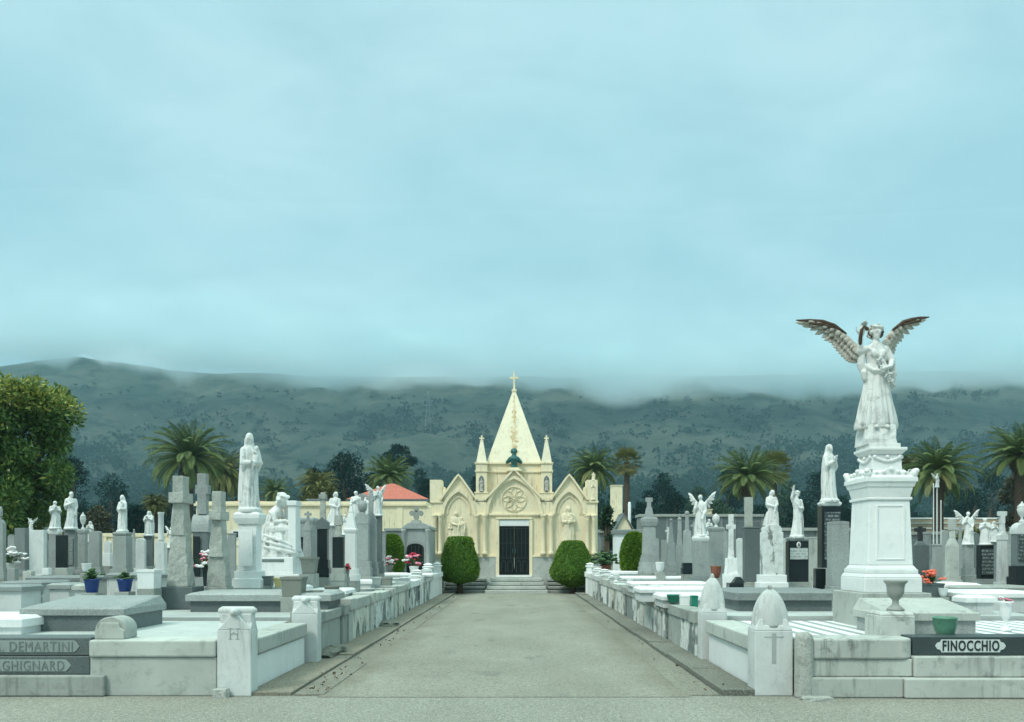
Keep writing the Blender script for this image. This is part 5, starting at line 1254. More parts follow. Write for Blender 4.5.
    # tower block + pyramid spire
    part('tower', M_stucco, lambda m: (m.box(x(487.4)-.1, x(540.6)+.1, .30, 2.7, top-.2, z(472)), m.box(x(487.4)-.12, x(540.6)+.12, .24, 2.76, z(472)+.002, z(470)), m.box(x(487.4)-.1, x(540.6)+.1, .30, 2.7, z(470)+.002, z(463.5)), m.box(x(487.4)-.14, x(540.6)+.14, .22, 2.8, z(463.5)+.002, z(461.5))), .01)
    half = s(27.5); zq = lambda py: EYE + (Z(py, 34.0)-EYE)*35.5/34.0
    part('spire', M_spire, lambda m: m.frus(x(514), 1.5, z(461.5)+.002, zq(390.5), half*2, 2.45, .10, .10), .01)
    def sc_(m):                                     # flaked, rust-stained strip down the front face of the spire
        rnd = random.Random(4); L_, R_ = [], []; zt_ = zq(390.5); z0_ = z(461.5)
        for i in range(40):
            u = .03+.90*i/39; zz = z0_+(zt_-z0_)*u; yy = (1.5-1.225)+(1.225-.05)*u-.010; k = (1-u)
            wl = (.30*k+.03)*(rnd.uniform(.25, 1) if i % 3 else .35); wr = (.34*k+.03)*(rnd.uniform(.25, 1) if i % 3 else .35)
            L_.append((x(514)-wl, yy, zz)); R_.append((x(514)+wr, yy, zz))
        n = len(L_); m.add(L_+R_+[(p[0], p[1]+.06, p[2]) for p in L_]+[(p[0], p[1]+.06, p[2]) for p in R_], [(i, n+i, n+i+1, i+1) for i in range(n-1)]+[(i, i+1, 2*n+i+1, 2*n+i) for i in range(n-1)]+[(n+i+1, n+i, 3*n+i, 3*n+i+1) for i in range(n-1)])
    M_scar, nt_, b_ = newmat('rust_flaked_stucco'); p_ = geopos(nt_)
    n_ = noise(nt_, mapping(nt_, p_, (1, 1, .6)), 3.2, 6, .7)
    nt_.links.new(mixc(nt_, ramp(nt_, n_, .46, .60), (.80, .72, .52), mixc(nt_, noise(nt_, p_, 9, 4), (.50, .30, .13), (.58, .46, .26))), b_.inputs['Base Color']); b_.inputs['Roughness'].default_value = .95
    part('relief_scar', M_scar, sc_, 0)
    part('spire_cross', M_stucco2, lambda m: (m.cbox(x(514), 1.5, zq(390.5)-.05, zq(372), .085, .085), m.cbox(x(514), 1.5, zq(379), zq(377), s(9), .08), m.cbox(x(514), 1.5, zq(392), zq(389.5), .22, .22)), .012)
    # bronze bust over the door gable
    part('bust_plinth', M_stucco, lambda m: (m.box(x(506.5), x(521.5), -.22, .28, z(471.5), z(469.6)), m.box(x(508.5), x(519.5), -.16, .28, z(469.6)+.002, z(467.8))), .01)
    mb = MB(); mb.tube([(0, 0, .0), (0, 0, .16)], [.13, .10], 12); mb.tube([(0, 0, .16), (0, .01, .33)], [.16, .26], 14, .6); mb.tube([(-.24, .01, .22), (-.12, .0, .36), (0, 0, .40), (.12, 0, .36), (.24, .01, .22)], [.08, .11, .12, .11, .08], 12, .8); mb.tube([(0, 0, .4), (0, -.01, .5)], [.075, .065], 10)
    head(mb, (0, -.02, .62), 2.1, 0, 0, 'short', .1); me = fuse(mb, .016); o = link('bronze_bust', me, M_bronze, root, 0, (x(514), .02, z(467.8))); k = (z(448.5)-z(467.8))/.76; o.scale = (k*1.1, k, k)
    # steps: wide stair with a projecting middle flight
    for i in range(4):
        h1 = zf*(i+1)/4-.02
        part('step', M_concl, lambda m: m.box(x(487+i*1.5), x(546-i*1.5), -2.3+i*.42, -.065, (h1-zf/4+.022 if i else 0), h1), .015)
        for (qa, qb) in ((447, 486.3), (546.7, 583)): part('side_step', M_conc, lambda m: m.box(x(qa), x(qb), -1.5+i*.3, -.065, (h1-zf/4+.022 if i else 0), h1-.03), .012)
    for (a, b) in ((444.5, 447), (583, 585.5)): part('stair_cheek', M_white, lambda m: (m.prismx([(-2.0, 0), (-.07, 0), (-.07, .72), (-1.1, .66), (-1.7, .48), (-2.0, .2)], x(a), x(b)-.002)), .02)
chapel()

# ------------------------------------------------------------------ clipped hedges (topiary)
L_topi = leafmat('topiary_leaf', (.065, .145, .013), (.145, .26, .026), (.23, .33, .06), .7, .1)
M_topi = plain('topiary_core', (.045, .11, .012), .9, .3, 20)
def leafcloud(pts, nrms, size, seed, up=.3, jit=.6, aspect=.5):
    """many small bent leaf faces at pts; returns mesh with a per-leaf tint"""
    rng = np.random.default_rng(seed); n = len(pts)
    d = nrms + rng.normal(0, jit, (n, 3)); d[:, 2] += up*rng.uniform(-.2, 1, n); d /= np.linalg.norm(d, axis=1)[:, None] + 1e-9
    t = rng.normal(0, 1, (n, 3)); s = np.cross(d, t); s /= np.linalg.norm(s, axis=1)[:, None] + 1e-9
    nn = np.cross(s, d)
    L = size*rng.uniform(.6, 1.35, n)[:, None]; Wd = L*aspect
    v = np.stack([pts, pts + d*L*.5 + s*Wd*.5 + nn*L*.08, pts + d*L - nn*L*.12, pts + d*L*.5 - s*Wd*.5 + nn*L*.08], 1).reshape(-1, 3)
    me = bpy.data.meshes.new('leafcloud'); me.vertices.add(4*n); me.vertices.foreach_set('co', v.ravel())
    me.loops.add(4*n); me.loops.foreach_set('vertex_index', np.arange(4*n, dtype=np.int32))
    me.polygons.add(n); me.polygons.foreach_set('loop_start', np.arange(0, 4*n, 4, dtype=np.int32)); me.polygons.foreach_set('loop_total', np.full(n, 4, dtype=np.int32))
    at = me.attributes.new('tint', 'FLOAT', 'FACE'); at.data.foreach_set('value', rng.uniform(0, 1, n).astype(np.float32))
    me.update(); me.validate()
    return me
def settint(me, vals): me.attributes['tint'].data.foreach_set('value', np.asarray(vals, dtype=np.float32))
def topiary(px, Y, prof, label, trunk_px=None, zg=None, lean=0, n=15000, tr=.12):
    """prof: list of (half-width px, py) from the bottom up"""
    g = 0.0 if zg is None else zg
    root = thing('topiary', label, 'clipped bush', (X(px, Y), Y, g), 'clipped topiary bushes')
    pr = [(max(.01, S(w, Y)), Z(py, Y)-g) for w, py in prof]
    zs = np.array([p[1] for p in pr]); rs = np.array([p[0] for p in pr])
    mb = MB(); mb.lathe([(r*.95, z) for r, z in pr], 0, 0, 40); mb.build('core', M_topi, root)
    rng = np.random.default_rng(int(px)); seg = np.hypot(np.diff(zs), np.diff(rs))*(rs[:-1]+rs[1:]+.02); pk = rng.choice(len(seg), n, p=seg/seg.sum()); u = rng.uniform(0, 1, n)
    r = rs[pk]+(rs[pk+1]-rs[pk])*u; z = zs[pk]+(zs[pk+1]-zs[pk])*u; a = rng.uniform(0, 2*PI, n)
    slope = -(rs[pk+1]-rs[pk]); dz = zs[pk+1]-zs[pk]; ln = np.hypot(slope, dz)+1e-6
    nr = np.stack([np.cos(a)*dz/ln, np.sin(a)*dz/ln, slope/ln], 1)
    rr = r*(.955 + .035*np.sin(a*5+z*6) + .025*np.sin(a*11-z*13) + .03*rng.normal(0, 1, n))
    pts = np.stack([np.cos(a)*rr, np.sin(a)*rr, z], 1)
    me = leafcloud(pts, nr, .055, int(px)+3, .1, .55, .55); link('leaves', me, L_topi, root)
    if trunk_px:
        mb = MB(); zz = pr[0][1]+.15; mb.tube([(0, 0, -.1), (.02, 0, zz*.5), (lean*.5, 0, zz)], [tr*1.2, tr, tr*1.1], 12); 
        for k in range(5): b = 2*PI*k/5; mb.tube([(0, 0, zz*.7), (.3*math.cos(b), .3*math.sin(b), zz+.2)], [tr*.5, tr*.3], 8)
        mb.build('trunk', M_bark, root)
topiary(459.5, 31.9, [(2.5, 583), (8, 581.5), (15, 580.3), (18.6, 577.5), (19.9, 572.5), (19.3, 566), (17.3, 557), (14.8, 547.5), (12.6, 539.6), (11.2, 537.8), (2, 537.4)], 'flat-topped mushroom topiary left of the chapel door', True)
topiary(572.5, 31.9, [(2.5, 587.5), (8, 585), (15, 581.5), (20.5, 577.5), (22.3, 572.5), (21, 566), (17.8, 557), (14, 549), (11, 543.2), (9.6, 541.8), (2, 541.4)], 'flat-topped mushroom topiary right of the chapel door', True, tr=.14)
topiary(391, 28.4, [(11, 574), (12.5, 566), (12.5, 556), (11.5, 546), (9, 539), (6, 535.5), (2, 534.8)], 'clipped green bush beside the small stone mausoleum', None, deckz(28.4))
topiary(634, 26.8, [(12, 572), (13.5, 562), (13, 552), (11, 542), (8, 536), (5, 533.2), (1, 532.6)], 'dome-clipped bush behind the slender cross monument', None, deckz(26.8))
# ------------------------------------------------------------------ trees and palms
L_mag  = leafmat('magnolia_leaf', (.055, .12, .035), (.15, .24, .06), (.46, .46, .11), .38, .35, .22)
L_dark = leafmat('dark_evergreen_leaf', (.005, .022, .020), (.012, .038, .032), (.022, .055, .038), .8, .05)
L_mid  = leafmat('mid_green_leaf', (.018, .050, .030), (.040, .085, .045), (.06, .11, .05), .6, .25)
L_yel  = leafmat('olive_yellow_leaf', (.06, .085, .02), (.15, .16, .05), (.24, .22, .08), .6, .25)
L_brown= leafmat('brownish_leaf', (.07, .075, .045), (.12, .115, .07), (.16, .15, .10), .7, .2)
L_palm = leafmat('palm_leaflet', (.07, .115, .03), (.15, .20, .055), (.29, .28, .11), .5, .3, .15)
L_palmd= leafmat('dry_palm_frond', (.09, .07, .035), (.16, .12, .06), None, .8, .2)
def tree(name, label, x, y, g, clumps, size, n, mat, trunk_r=.25, seed=0, group=None, cat='tree', shell=.55, flat=1.0, fresh=False):
    """clumps: (dx, dy, z, r) spheres of foliage"""
    root = thing(name, label, cat, (x, y, g), group); rng = np.random.default_rng(seed)
    mb = MB(); top = max(c[2]+c[3]*.2 for c in clumps); low = min(c[2]-c[3]*.6 for c in clumps)
    mb.tube([(0, 0, -.2), (.05*trunk_r, 0, low*.6), (0, 0, max(low, .8)), (.1, 0, top*.75)], [trunk_r*1.25, trunk_r, trunk_r*.8, trunk_r*.3], 10)
    for c in clumps[:14]: mb.tube([(0, 0, max(.5, low*.8)), (c[0]*.5, c[1]*.5, (low+c[2])*.5), (c[0], c[1], c[2])], [trunk_r*.5, trunk_r*.32, trunk_r*.1], 7)
    mb.build('trunk', M_bark, root)
    w = np.array([c[3]**2 for c in clumps]); pk = rng.choice(len(clumps), n, p=w/w.sum())
    d = rng.normal(0, 1, (n, 3)); d /= np.linalg.norm(d, axis=1)[:, None]
    cc = np.array([[c[0], c[1], c[2]] for c in clumps]); rr = np.array([c[3] for c in clumps])
    rad = rr[pk]*(1 - shell*rng.uniform(0, 1, n)**2.2)*(1 + .12*np.sin(d[:, 0]*7+pk)*np.sin(d[:, 2]*6+pk*2) + .05*rng.normal(0, 1, n))
    pts = cc[pk] + d*rad[:, None]*np.array([1, 1, flat])
    keep = pts[:, 2] > .15
    pts, d2 = pts[keep], d[keep]
    me = leafcloud(pts, d2, size, seed+1, .35, .7, .45)
    if fresh:                                       # new yellow-green shoots at the outside of the top
        t = rng.uniform(0, .75, len(pts)); zq = pts[:, 2]; thr = np.quantile(zq, .80)
        m = ((zq > thr) & (rng.uniform(0, 1, len(pts)) < .6)) | (rng.uniform(0, 1, len(pts)) < .03); t[m] = rng.uniform(.85, 1, m.sum()); settint(me, t)
    link('crown', me, mat, root)
    return root
# big magnolia-like tree on the left
def cl(seed, n, rx, ry, z0, z1, r0, r1):
    r = random.Random(seed); out = []
    for i in range(n):
        a = r.uniform(0, 2*PI); q = math.sqrt(r.random()); z = r.uniform(z0, z1); out.append((rx*q*math.cos(a), ry*q*math.sin(a), z, r.uniform(r0, r1)))
    return out
Yt = 27.0; g = deckz(Yt)
hz = lambda py: Z(py, Yt)-g
cm = []
r_ = random.Random(41)
for i in range(100):
    a = r_.uniform(0, 2*PI); v = r_.uniform(0, 1); zz = hz(527) + (hz(392)-hz(527))*v
    R_ = (2.12 if v > .30 else 1.95+v*.6) * (1 - .16*max(0, v-.72)/.28) ; q = r_.uniform(.62, 1.0) if i % 4 else r_.uniform(0, .5)
    cm.append((R_*q*math.cos(a), R_*q*math.sin(a)*.9, zz, r_.uniform(.28, .55)))
tree('broadleaf_tree', 'large dense glossy-leaved tree at left frame edge behind the gravestones', X(2, Yt), Yt+.5, g, cm, .185, 36000, L_mag, .22, 51, None, 'tree', .75, 1, True)

# palms ------------------------------------------------------------
def palm_meshes(seed, nf, L, droopy=1.0, spread=(-.55, 1.45), leaf=.55, lw=.045, skirt=0):
    rng = random.Random(seed); V = []; Fc = []; T = []
    def quad(a, b, c, d, t): o = len(V); V.extend([tuple(a), tuple(b), tuple(c), tuple(d)]); Fc.append((o, o+1, o+2, o+3)); T.append(t)
    for i in range(nf):
        az = i*2.39996 + rng.uniform(-.2, .2); e = spread[0] + (spread[1]-spread[0])*((i+.5)/nf)**.85 + rng.uniform(-.1, .1)
        LL = L*rng.uniform(.85, 1.08)*(1 - .12*max(0, e-.9)); p = Vector((math.cos(az)*.25, math.sin(az)*.25, .0)); el = e; n = 20
        h = Vector((math.cos(az), math.sin(az), 0)); sidev = Vector((-math.sin(az), math.cos(az), 0)); tone = rng.uniform(0, .7) if i > nf*.25 else rng.uniform(.3, 1)
        tw = rng.uniform(-.35, .35)
        for k in range(n):
            u = k/(n-1); el2 = el - droopy*(.25+1.15*u)*u*(.75+.25*math.cos(e))
            d = (h*math.cos(el2) + Vector((0, 0, 1))*math.sin(el2)).normalized(); q = p + d*LL/n
            up = sidev.cross(d).normalized(); w = .05*(1-u)+.012
            quad(p-sidev*w, p+sidev*w, q+sidev*w*.8, q-sidev*w*.8, tone); quad(p-up*w, p+up*w, q+up*w*.8, q-up*w*.8, tone)
            if u > .10:
                ll = leaf*L/4*(math.sin(PI*min(1, .12+u*.88))**.6)*1.25
                for sg in (-1, 1):
                    for m in range(3):
                        o = p + d*LL/n*(m*.333); dd = (d*(.75+.5*u) + (sidev*sg*math.cos(tw)+up*(.25+tw*sg))*1.0 + Vector((0, 0, -.28))*rng.uniform(.4, 1.3)).normalized()
                        tip = o + dd*ll*rng.uniform(.85, 1.1) + Vector((0, 0, -.10*ll)); sd = dd.cross(up).normalized()*lw
                        mid = o + dd*ll*.5
                        quad(o, mid-sd, tip, mid+sd, min(1, max(0, tone+rng.uniform(-.15, .15))))
            p = q
    me = bpy.data.meshes.new('palm_crown'); me.from_pydata(V, [], Fc); at = me.attributes.new('tint', 'FLOAT', 'FACE'); at.data.foreach_set('value', T); me.update()
    return me
def fan_meshes(seed, nf, L):
    rng = random.Random(seed); V = []; Fc = []; T = []
    def quad(a, b, c, d, t): o = len(V); V.extend([tuple(a), tuple(b), tuple(c), tuple(d)]); Fc.append((o, o+1, o+2, o+3)); T.append(t)
    for i in range(nf):
        az = i*2.39996; e = -1.2 + 2.5*(i/nf)**.8; h = Vector((math.cos(az), math.sin(az), 0)); d = h*math.cos(e)+Vector((0, 0, math.sin(e))); s = Vector((-math.sin(az), math.cos(az), 0)); up = s.cross(d).normalized(); c = d*L*.5
        quad(-s*.03, s*.03, c+s*.02, c-s*.02, .5); tone = .9 if e < -.5 else rng.uniform(0, .6)
        for k in range(13):
            a = -1.9+3.8*k/12; dd = (d*math.cos(a)+s*math.sin(a)-up*.1).normalized(); t = c+dd*L*.5*rng.uniform(.85, 1.05)-Vector((0, 0, .12*L*abs(math.sin(a*.5)))); sd = dd.cross(up).normalized()*.06; m = c+dd*L*.28; quad(c, m-sd, t, m+sd, tone)
    me = bpy.data.meshes.new('fan_palm_crown'); me.from_pydata(V, [], Fc); at = me.attributes.new('tint', 'FLOAT', 'FACE'); at.data.foreach_set('value', T); me.update(); return me
PC = [palm_meshes(1, 84, 4.2, 1.0, (-.6, 1.45), .50, .026), palm_meshes(2, 72, 4.2, .85, (-.5, 1.4), .55, .026), palm_meshes(3, 92, 4.2, 1.2, (-.8, 1.45), .48, .026)]
PFAN = fan_meshes(4, 42, 2.0)
def palm(px, pyc, wpx, Y, label, var=0, tw=.45, fan=False, skirt=True, mat=None, trunk=None):
    g = 0.4; zc = Z(pyc, Y)-g; k = S(wpx, Y)/(2*3.7) if not fan else S(wpx, Y)/3.7
    root = thing('palm_tree', label, 'palm tree', (X(px, Y), Y, g), 'palm trees beyond the graves')
    r = tw*(S(wpx, Y)/8 if not fan else 1); mb = MB(); rs = []; prof = [(r*1.3, -.3), (r*.95, zc*.15), (r*.85, zc*.6), (r*.95, zc-1.9*k), (r*1.55, zc-1.2*k), (r*1.7, zc-.5*k), (r*.9, zc+.25*k)] if not fan else [(r*.7, -.3), (r*.5, zc*.3), (r*.42, zc)]
    n = 60
    zz = np.linspace(prof[0][1], prof[-1][1], n); rr = np.interp(zz, [p[1] for p in prof], [p[0] for p in prof])
    for i in range(n): rs.append([(rr[i]*(1+.07*((i+j) % 2))*math.cos(2*PI*j/16), rr[i]*(1+.07*((i+j) % 2))*math.sin(2*PI*j/16), zz[i]) for j in range(16)])
    mb.rings(rs, False); mb.build('trunk', M_palmb, root)
    o = link('crown', PFAN if fan else PC[var % 3], mat or L_palm, root, 0, (0, 0, zc)); o.scale = (k,)*3; o.rotation_euler = (0, 0, px*.7)
    if skirt:
        rnd = random.Random(int(px)); V = MB()
        for i in range(44):
            a = rnd.uniform(0, 2*PI); p = Vector((math.cos(a)*.35*k, math.sin(a)*.35*k, zc-.2*k)); q = p + Vector((math.cos(a)*rnd.uniform(.2, 1.1), math.sin(a)*rnd.uniform(.2, 1.1), -rnd.uniform(1.2, 2.6)))*k
            V.blade(p, q, .12*k, .03*k, (math.cos(a), math.sin(a), .2))
        V.build('dry_fronds', L_palmd, root, fix=False)
palm(189, 457, 82, 78, 'large date palm left of the veiled Madonna, the fuller of two', 0)
palm(224, 474, 58, 92, 'olive-tinged date palm tucked behind the large left palm', 2, mat=leafmat('olive_palm_leaflet', (.11, .125, .032), (.20, .195, .06), (.3, .27, .10), .6, .2))
palm(275, 492, 34, 110, 'small distant date palm right of the veiled Madonna', 1)
palm(318, 487, 46, 88, 'yellowish date palm before the round dark tree', 2, mat=MATS['olive_palm_leaflet'])
palm(389, 476, 50, 92, 'date palm rising behind the red tiled roof', 1)
palm(155, 505, 30, 80, 'low palm above the small seated Madonna stele', 2)
palm(594, 470, 54, 74, 'dark date palm just right of the chapel', 0)
palm(627, 462, 34, 70, 'slim fan palm with tall bare trunk by the cream tower', 0, .55, True, False)
palm(748, 477, 68, 70, 'date palm with broad flat crown above the right row', 1)
palm(775, 468, 40, 84, 'yellowish fan palm partly behind the broad flat-crowned palm', 0, .5, True, False, mat=MATS['olive_palm_leaflet'])
palm(938, 471, 74, 58, 'date palm with dark thick trunk right of the great angel', 0, .6)
palm(906, 469, 40, 72, 'palm half hidden behind the great angel pedestal', 2, mat=MATS['olive_palm_leaflet'])
palm(1020, 455, 72, 56, 'date palm cut by the right frame edge', 1, .6)

# individual trees beyond the cemetery ----------------------------------------
def far_tree(px, pyt, pyb, wpx, Y, label, mat, seed, size=None, n=3800, nm='evergreen_tree', nclump=26, flat=.9, dome=True, gap=.28):
    g = .4 if Y < 130 else 1.0; r = S(wpx, Y)/2; zt = Z(pyt, Y)-g; zb = max(.6, Z(pyb, Y)-g); rnd = random.Random(seed); cs = []
    for i in range(nclump):
        v = rnd.random(); a = rnd.uniform(0, 2*PI); prof = math.sqrt(max(.05, 1-(v*1.0)**2.2)) if dome else (.35+.65*(1-v))
        q = rnd.uniform(.55, 1)*prof; cr = r*rnd.uniform(gap*.8, gap*1.3); cs.append(((r-cr)*q*math.cos(a), (r-cr)*q*math.sin(a), zb + (zt-zb-cr)*v + cr*.3, cr))
    cs.append((0, 0, zt-r*gap, r*gap))
    return tree(nm, label, X(px, Y), Y, g, cs, size or S(2.6, Y), n, mat, max(.2, r*.1), seed, 'trees beyond the cemetery', 'tree', .5, flat)
far_tree(346, 452, 522, 66, 120, 'broad dark round-topped evergreen left of the red roof', L_dark, 61, None, 7000, 'evergreen_tree', 40)
far_tree(313, 468, 520, 30, 125, 'dark evergreen at the left flank of the broad round one', L_dark, 62)
far_tree(372, 474, 520, 30, 122, 'dark evergreen dropping toward the red roof', L_dark, 63)
far_tree(322, 483, 512, 44, 70, 'low golden-olive bushy tree above the cream wall', L_yel, 64, .35, 4200, 'olive_tree')
far_tree(398, 444, 470, 46, 150, 'airy flat-topped cypress behind the red-roof palm', L_dark, 65, None, 2600, 'cypress_tree', 16, .6, True, .22)
far_tree(70, 456, 530, 52, 105, 'dark blue-green conifer right of the big left tree', L_dark, 66, None, 5000, 'conifer_tree', 34, 1, False)
far_tree(98, 508, 540, 26, 60, 'brownish shrub-like tree behind the far left statues', L_brown, 67, .3, 2600, 'shrub_tree')
far_tree(135, 505, 540, 40, 75, 'dark bushy tree between crowned saint and seated Madonna', L_dark, 68)
far_tree(50, 519, 536, 30, 45, 'small yellow-green shrub beneath the big left tree', L_yel, 69, .2, 1800, 'shrub')
far_tree(607, 508, 575, 20, 40, 'leafy green shrub at the right wall of the chapel', L_mid, 70, .18, 3800, 'shrub', 22)
far_tree(648, 490, 535, 36, 110, 'dark tree right of the slim fan palm', L_dark, 71)
far_tree(586, 466, 520, 50, 130, 'dark evergreen mass behind the chapel palm', L_dark, 72)
far_tree(672, 492, 535, 44, 120, 'dark evergreen above the long grey niche wall', L_dark, 73)
far_tree(716, 500, 535, 52, 105, 'low green tree below the broad flat-crowned palm', L_mid, 74)
far_tree(800, 498, 545, 56, 115, 'dark tree behind the white cross-bearing figure', L_dark, 75)
far_tree(838, 494, 545, 46, 125, 'evergreen behind the hooded figure slab', L_dark, 76)
far_tree(892, 498, 550, 52, 120, 'dark evergreen beside the great angel pedestal', L_dark, 77)
far_tree(968, 488, 530, 60, 140, 'spreading dark trees between the two right-hand palms', L_dark, 78)
far_tree(1014, 478, 540, 34, 60, 'olive-brown tree below the right-edge palm', L_brown, 79, .3, 3000, 'shrub_tree')
far_tree(975, 528, 545, 36, 45, 'yellow-green shrub before the tan bank', L_yel, 80, .2, 1500, 'shrub')
far_tree(530, 478, 520, 70, 140, 'dark tree showing behind the chapel tower', L_dark, 81)
far_tree(452, 486, 530, 40, 130, 'dark tree behind the left chapel gable', L_dark, 82)
far_tree(428, 480, 520, 26, 120, 'dark bush behind the stepped chapel shoulder block', L_dark, 83, None, 2000)
far_tree(760, 506, 545, 46, 110, 'dark tree low behind the plain slate slab', L_dark, 84)
far_tree(250, 488, 530, 50, 135, 'dark tree behind the veiled Madonna', L_dark, 85)
far_tree(160, 498, 540, 50, 140, 'dark tree at the foot of the large left palm', L_dark, 86)

for k_, (px_, pt_, w_, Y_, lab_, m_) in enumerate((
        (664, 474, 40, 170, 'dark evergreen above the first pinnacled steles', L_dark), (698, 488, 40, 160, 'green round tree over the cream flat-roofed block', L_mid),
        (728, 470, 34, 180, 'dark evergreen left of the broad flat-crowned palm trunk', L_dark), (786, 482, 44, 165, 'mid green tree just right of the broad flat-crowned palm', L_mid),
        (818, 472, 44, 175, 'tall dark evergreen left of the hooded figure', L_dark), (862, 476, 50, 170, 'tall dark evergreen hidden partly by the angel pedestal', L_dark),
        (952, 484, 46, 165, 'mid green tree behind the thick-trunk palm', L_mid), (990, 470, 50, 180, 'tall dark evergreen left of the right-edge palm', L_dark),
        (112, 474, 44, 150, 'dark evergreen above the urn stele and rounded headstone', L_dark), (268, 500, 40, 130, 'dark bushy tree under the small distant palm', L_dark),
        (420, 470, 34, 180, 'dark evergreen above the stepped chapel shoulder', L_dark), (480, 474, 36, 175, 'dark evergreen left of the chapel tower pinnacle', L_dark))):
    far_tree(px_, pt_, 545, w_, Y_, lab_, m_, 200+k_, None, 3600, 'evergreen_tree', 30)
# ------------------------------------------------------------------ buildings beyond
def building(name, label, cat, x0, x1, yt, Y, depth, mat, extra=None, zb=None):
    g = deckz(Y) - .2; root = thing(name, label, cat, ((X(x0, Y)+X(x1, Y))/2, Y, g)); w = X(x1, Y)-X(x0, Y); h = Z(yt, Y)-g
    mb = MB(); mb.box(-w/2, w/2, 0, depth, 0, h); mb.build('wall', mat, root, .02); return root, w, h, g
root, w, h, g = building('cream_building', 'long cream stucco building behind the left graves, flat parapet', 'building', 196, 432, 506, 44, 5, M_stucco2)
Yb = 44
mb = MB(); mb.box(-w/2-.08, w/2-.3, -.12, 5.1, h+.003, h+.14); mb.box(-w/2, w/2-.3, -.06, 5.0, h+.143, h+.26); mb.build('parapet', M_stucco, root, .01)
mb = MB(); zz = Z(545, Yb)-g; mb.box(-w/2-.01, w/2, -.05, .1, zz-.06, zz+.06); mb.build('belt_course', M_stucco, root, .01)
mb = MB(); xx = X(237, Yb)-(X(196, Yb)+X(432, Yb))/2; mb.box(xx-.32, xx+.32, -.05, .1, Z(539, Yb)-g, Z(530, Yb)-g); f = mb.build('window', M_white, root, .01)
mb = MB(); mb.box(xx-.2, xx+.2, -.06, .05, Z(537.5, Yb)-g, Z(531.5, Yb)-g); mb.build('pane', M_glass, f)
for q in (290, 345, 400):
    mb = MB(); xx = X(q, Yb)-(X(196, Yb)+X(432, Yb))/2; mb.box(xx-.16, xx+.16, -.04, .1, 0, h); mb.build('pilaster', M_stucco2, root, .01)
root, w, h, g = building('cream_wall', 'low cream garden wall behind the crowned saint and blue pots', 'wall', 60, 190, 537, 46, .4, M_stucco2)
mb = MB(); mb.box(-w/2, w/2, -.08, .48, h+.003, h+.22); mb.build('coping', M_stucco, root, .02)
for q in range(7):
    mb = MB(); mb.box(-w/2+q*w/6.2, -w/2+q*w/6.2+.3, -.06, .3, 0, h); mb.build('pilaster', M_stucco2, root, .01)
def hip(name, label, x0, x1, ye, ax, ya, Y, d, ov=.3, mat=None, zext=0):
    g = .2; root = thing(name, label, 'building', ((X(x0, Y)+X(x1, Y))/2, Y, g)); w = X(x1, Y)-X(x0, Y); ze = Z(ye, Y)-g; za = Z(ya, Y)-g; xa = X(ax, Y)-(X(x0, Y)+X(x1, Y))/2
    mb = MB(); mb.box(-w/2+ov, w/2-ov, ov, d-ov, 0, ze-.02); mb.build('wall', mat or M_greyl, root)
    mb = MB(); mb.add([(-w/2, 0, ze), (w/2, 0, ze), (w/2, d, ze), (-w/2, d, ze), (xa-.2, d*.5, za), (xa+.2, d*.5, za)], [(0, 1, 5, 4), (1, 2, 5), (2, 3, 4, 5), (3, 0, 4), (3, 2, 1, 0)]); mb.build('tiled_roof', M_roof, root)
    mb = MB(); mb.box(-w/2-.02, w/2+.02, -.02, d, ze-.20, ze-.004); mb.build('eave', M_slate, root); return root
hip('red_roof_house', 'house with red hipped tile roof behind the stone mausoleum', 346, 429, 499, 384, 479, 62, 8, .5)
hip('red_roof_house', 'low red-brown tiled roof peeping over the left cream building', 194, 292, 503.5, 236, 497, 60, 7, .4)
Y = 52; root = thing('rooftop_box', 'pale blue-grey metal box on the cream building roof', 'metal box', (X(316, Y), Y, .3)); mb = MB(); mb.box(-.62, .62, 0, 1, 0, Z(500, Y)-.3); mb.build('case', plain('pale_blue_metal', (.36, .44, .48), .5, .05), root, .02); mb = MB(); mb.box(-.68, .68, -.06, 1.06, Z(500, Y)-.297, Z(499, Y)-.3); mb.build('lid', M_greyl, root)
# right: cream chimney tower, little gabled house, mast
Y = 52; root = thing('cream_tower', 'square cream chimney tower beside the slim fan palm', 'tower', (X(617, Y), Y, .3)); w = S(11, Y); mb = MB(); mb.box(-w/2, w/2, 0, w, 0, Z(486, Y)-.3); mb.build('shaft', M_stucco2, root, .02)
mb = MB(); mb.box(-w/2-.04, w/2+.04, -.04, w+.04, Z(486, Y)-.297, Z(485, Y)-.3); mb.build('cap', M_stucco, root, .01)
Y = 46; root = thing('gabled_hut', 'tiny cream gabled hut with dark roof edges below the cream tower', 'hut', (X(624, Y), Y, .3)); w = S(15, Y); z0 = Z(529, Y)-.3; z1 = Z(515, Y)-.3; mb = MB(); mb.prism([(-w/2, 0), (w/2, 0), (w/2, z0), (0, z1), (-w/2, z0)], 0, 2.5); mb.build('wall', M_stucco2, root)
mb = MB()
for q in (-1, 1): mb.prism([(q*-.02, z1+.02), (q*(w/2+.14), z0-.12), (q*(w/2+.14), z0+.0), (q*-.02, z1+.14)] if q < 0 else [(-.02, z1+.02), (-.02, z1+.14), (w/2+.14, z0), (w/2+.14, z0-.12)], -.15, 2.6)
mb.build('roof', M_slate, root)
Y = 50; root = thing('white_mast', 'white post beside the tiny gabled hut', 'post', (X(629.5, Y), Y, .3)); mb = MB(); mb.lathe([(.10, 0), (.10, Z(503, Y)-.36), (.06, Z(502, Y)-.3)], 0, 0, 12); mb.build('pole', M_white, root)
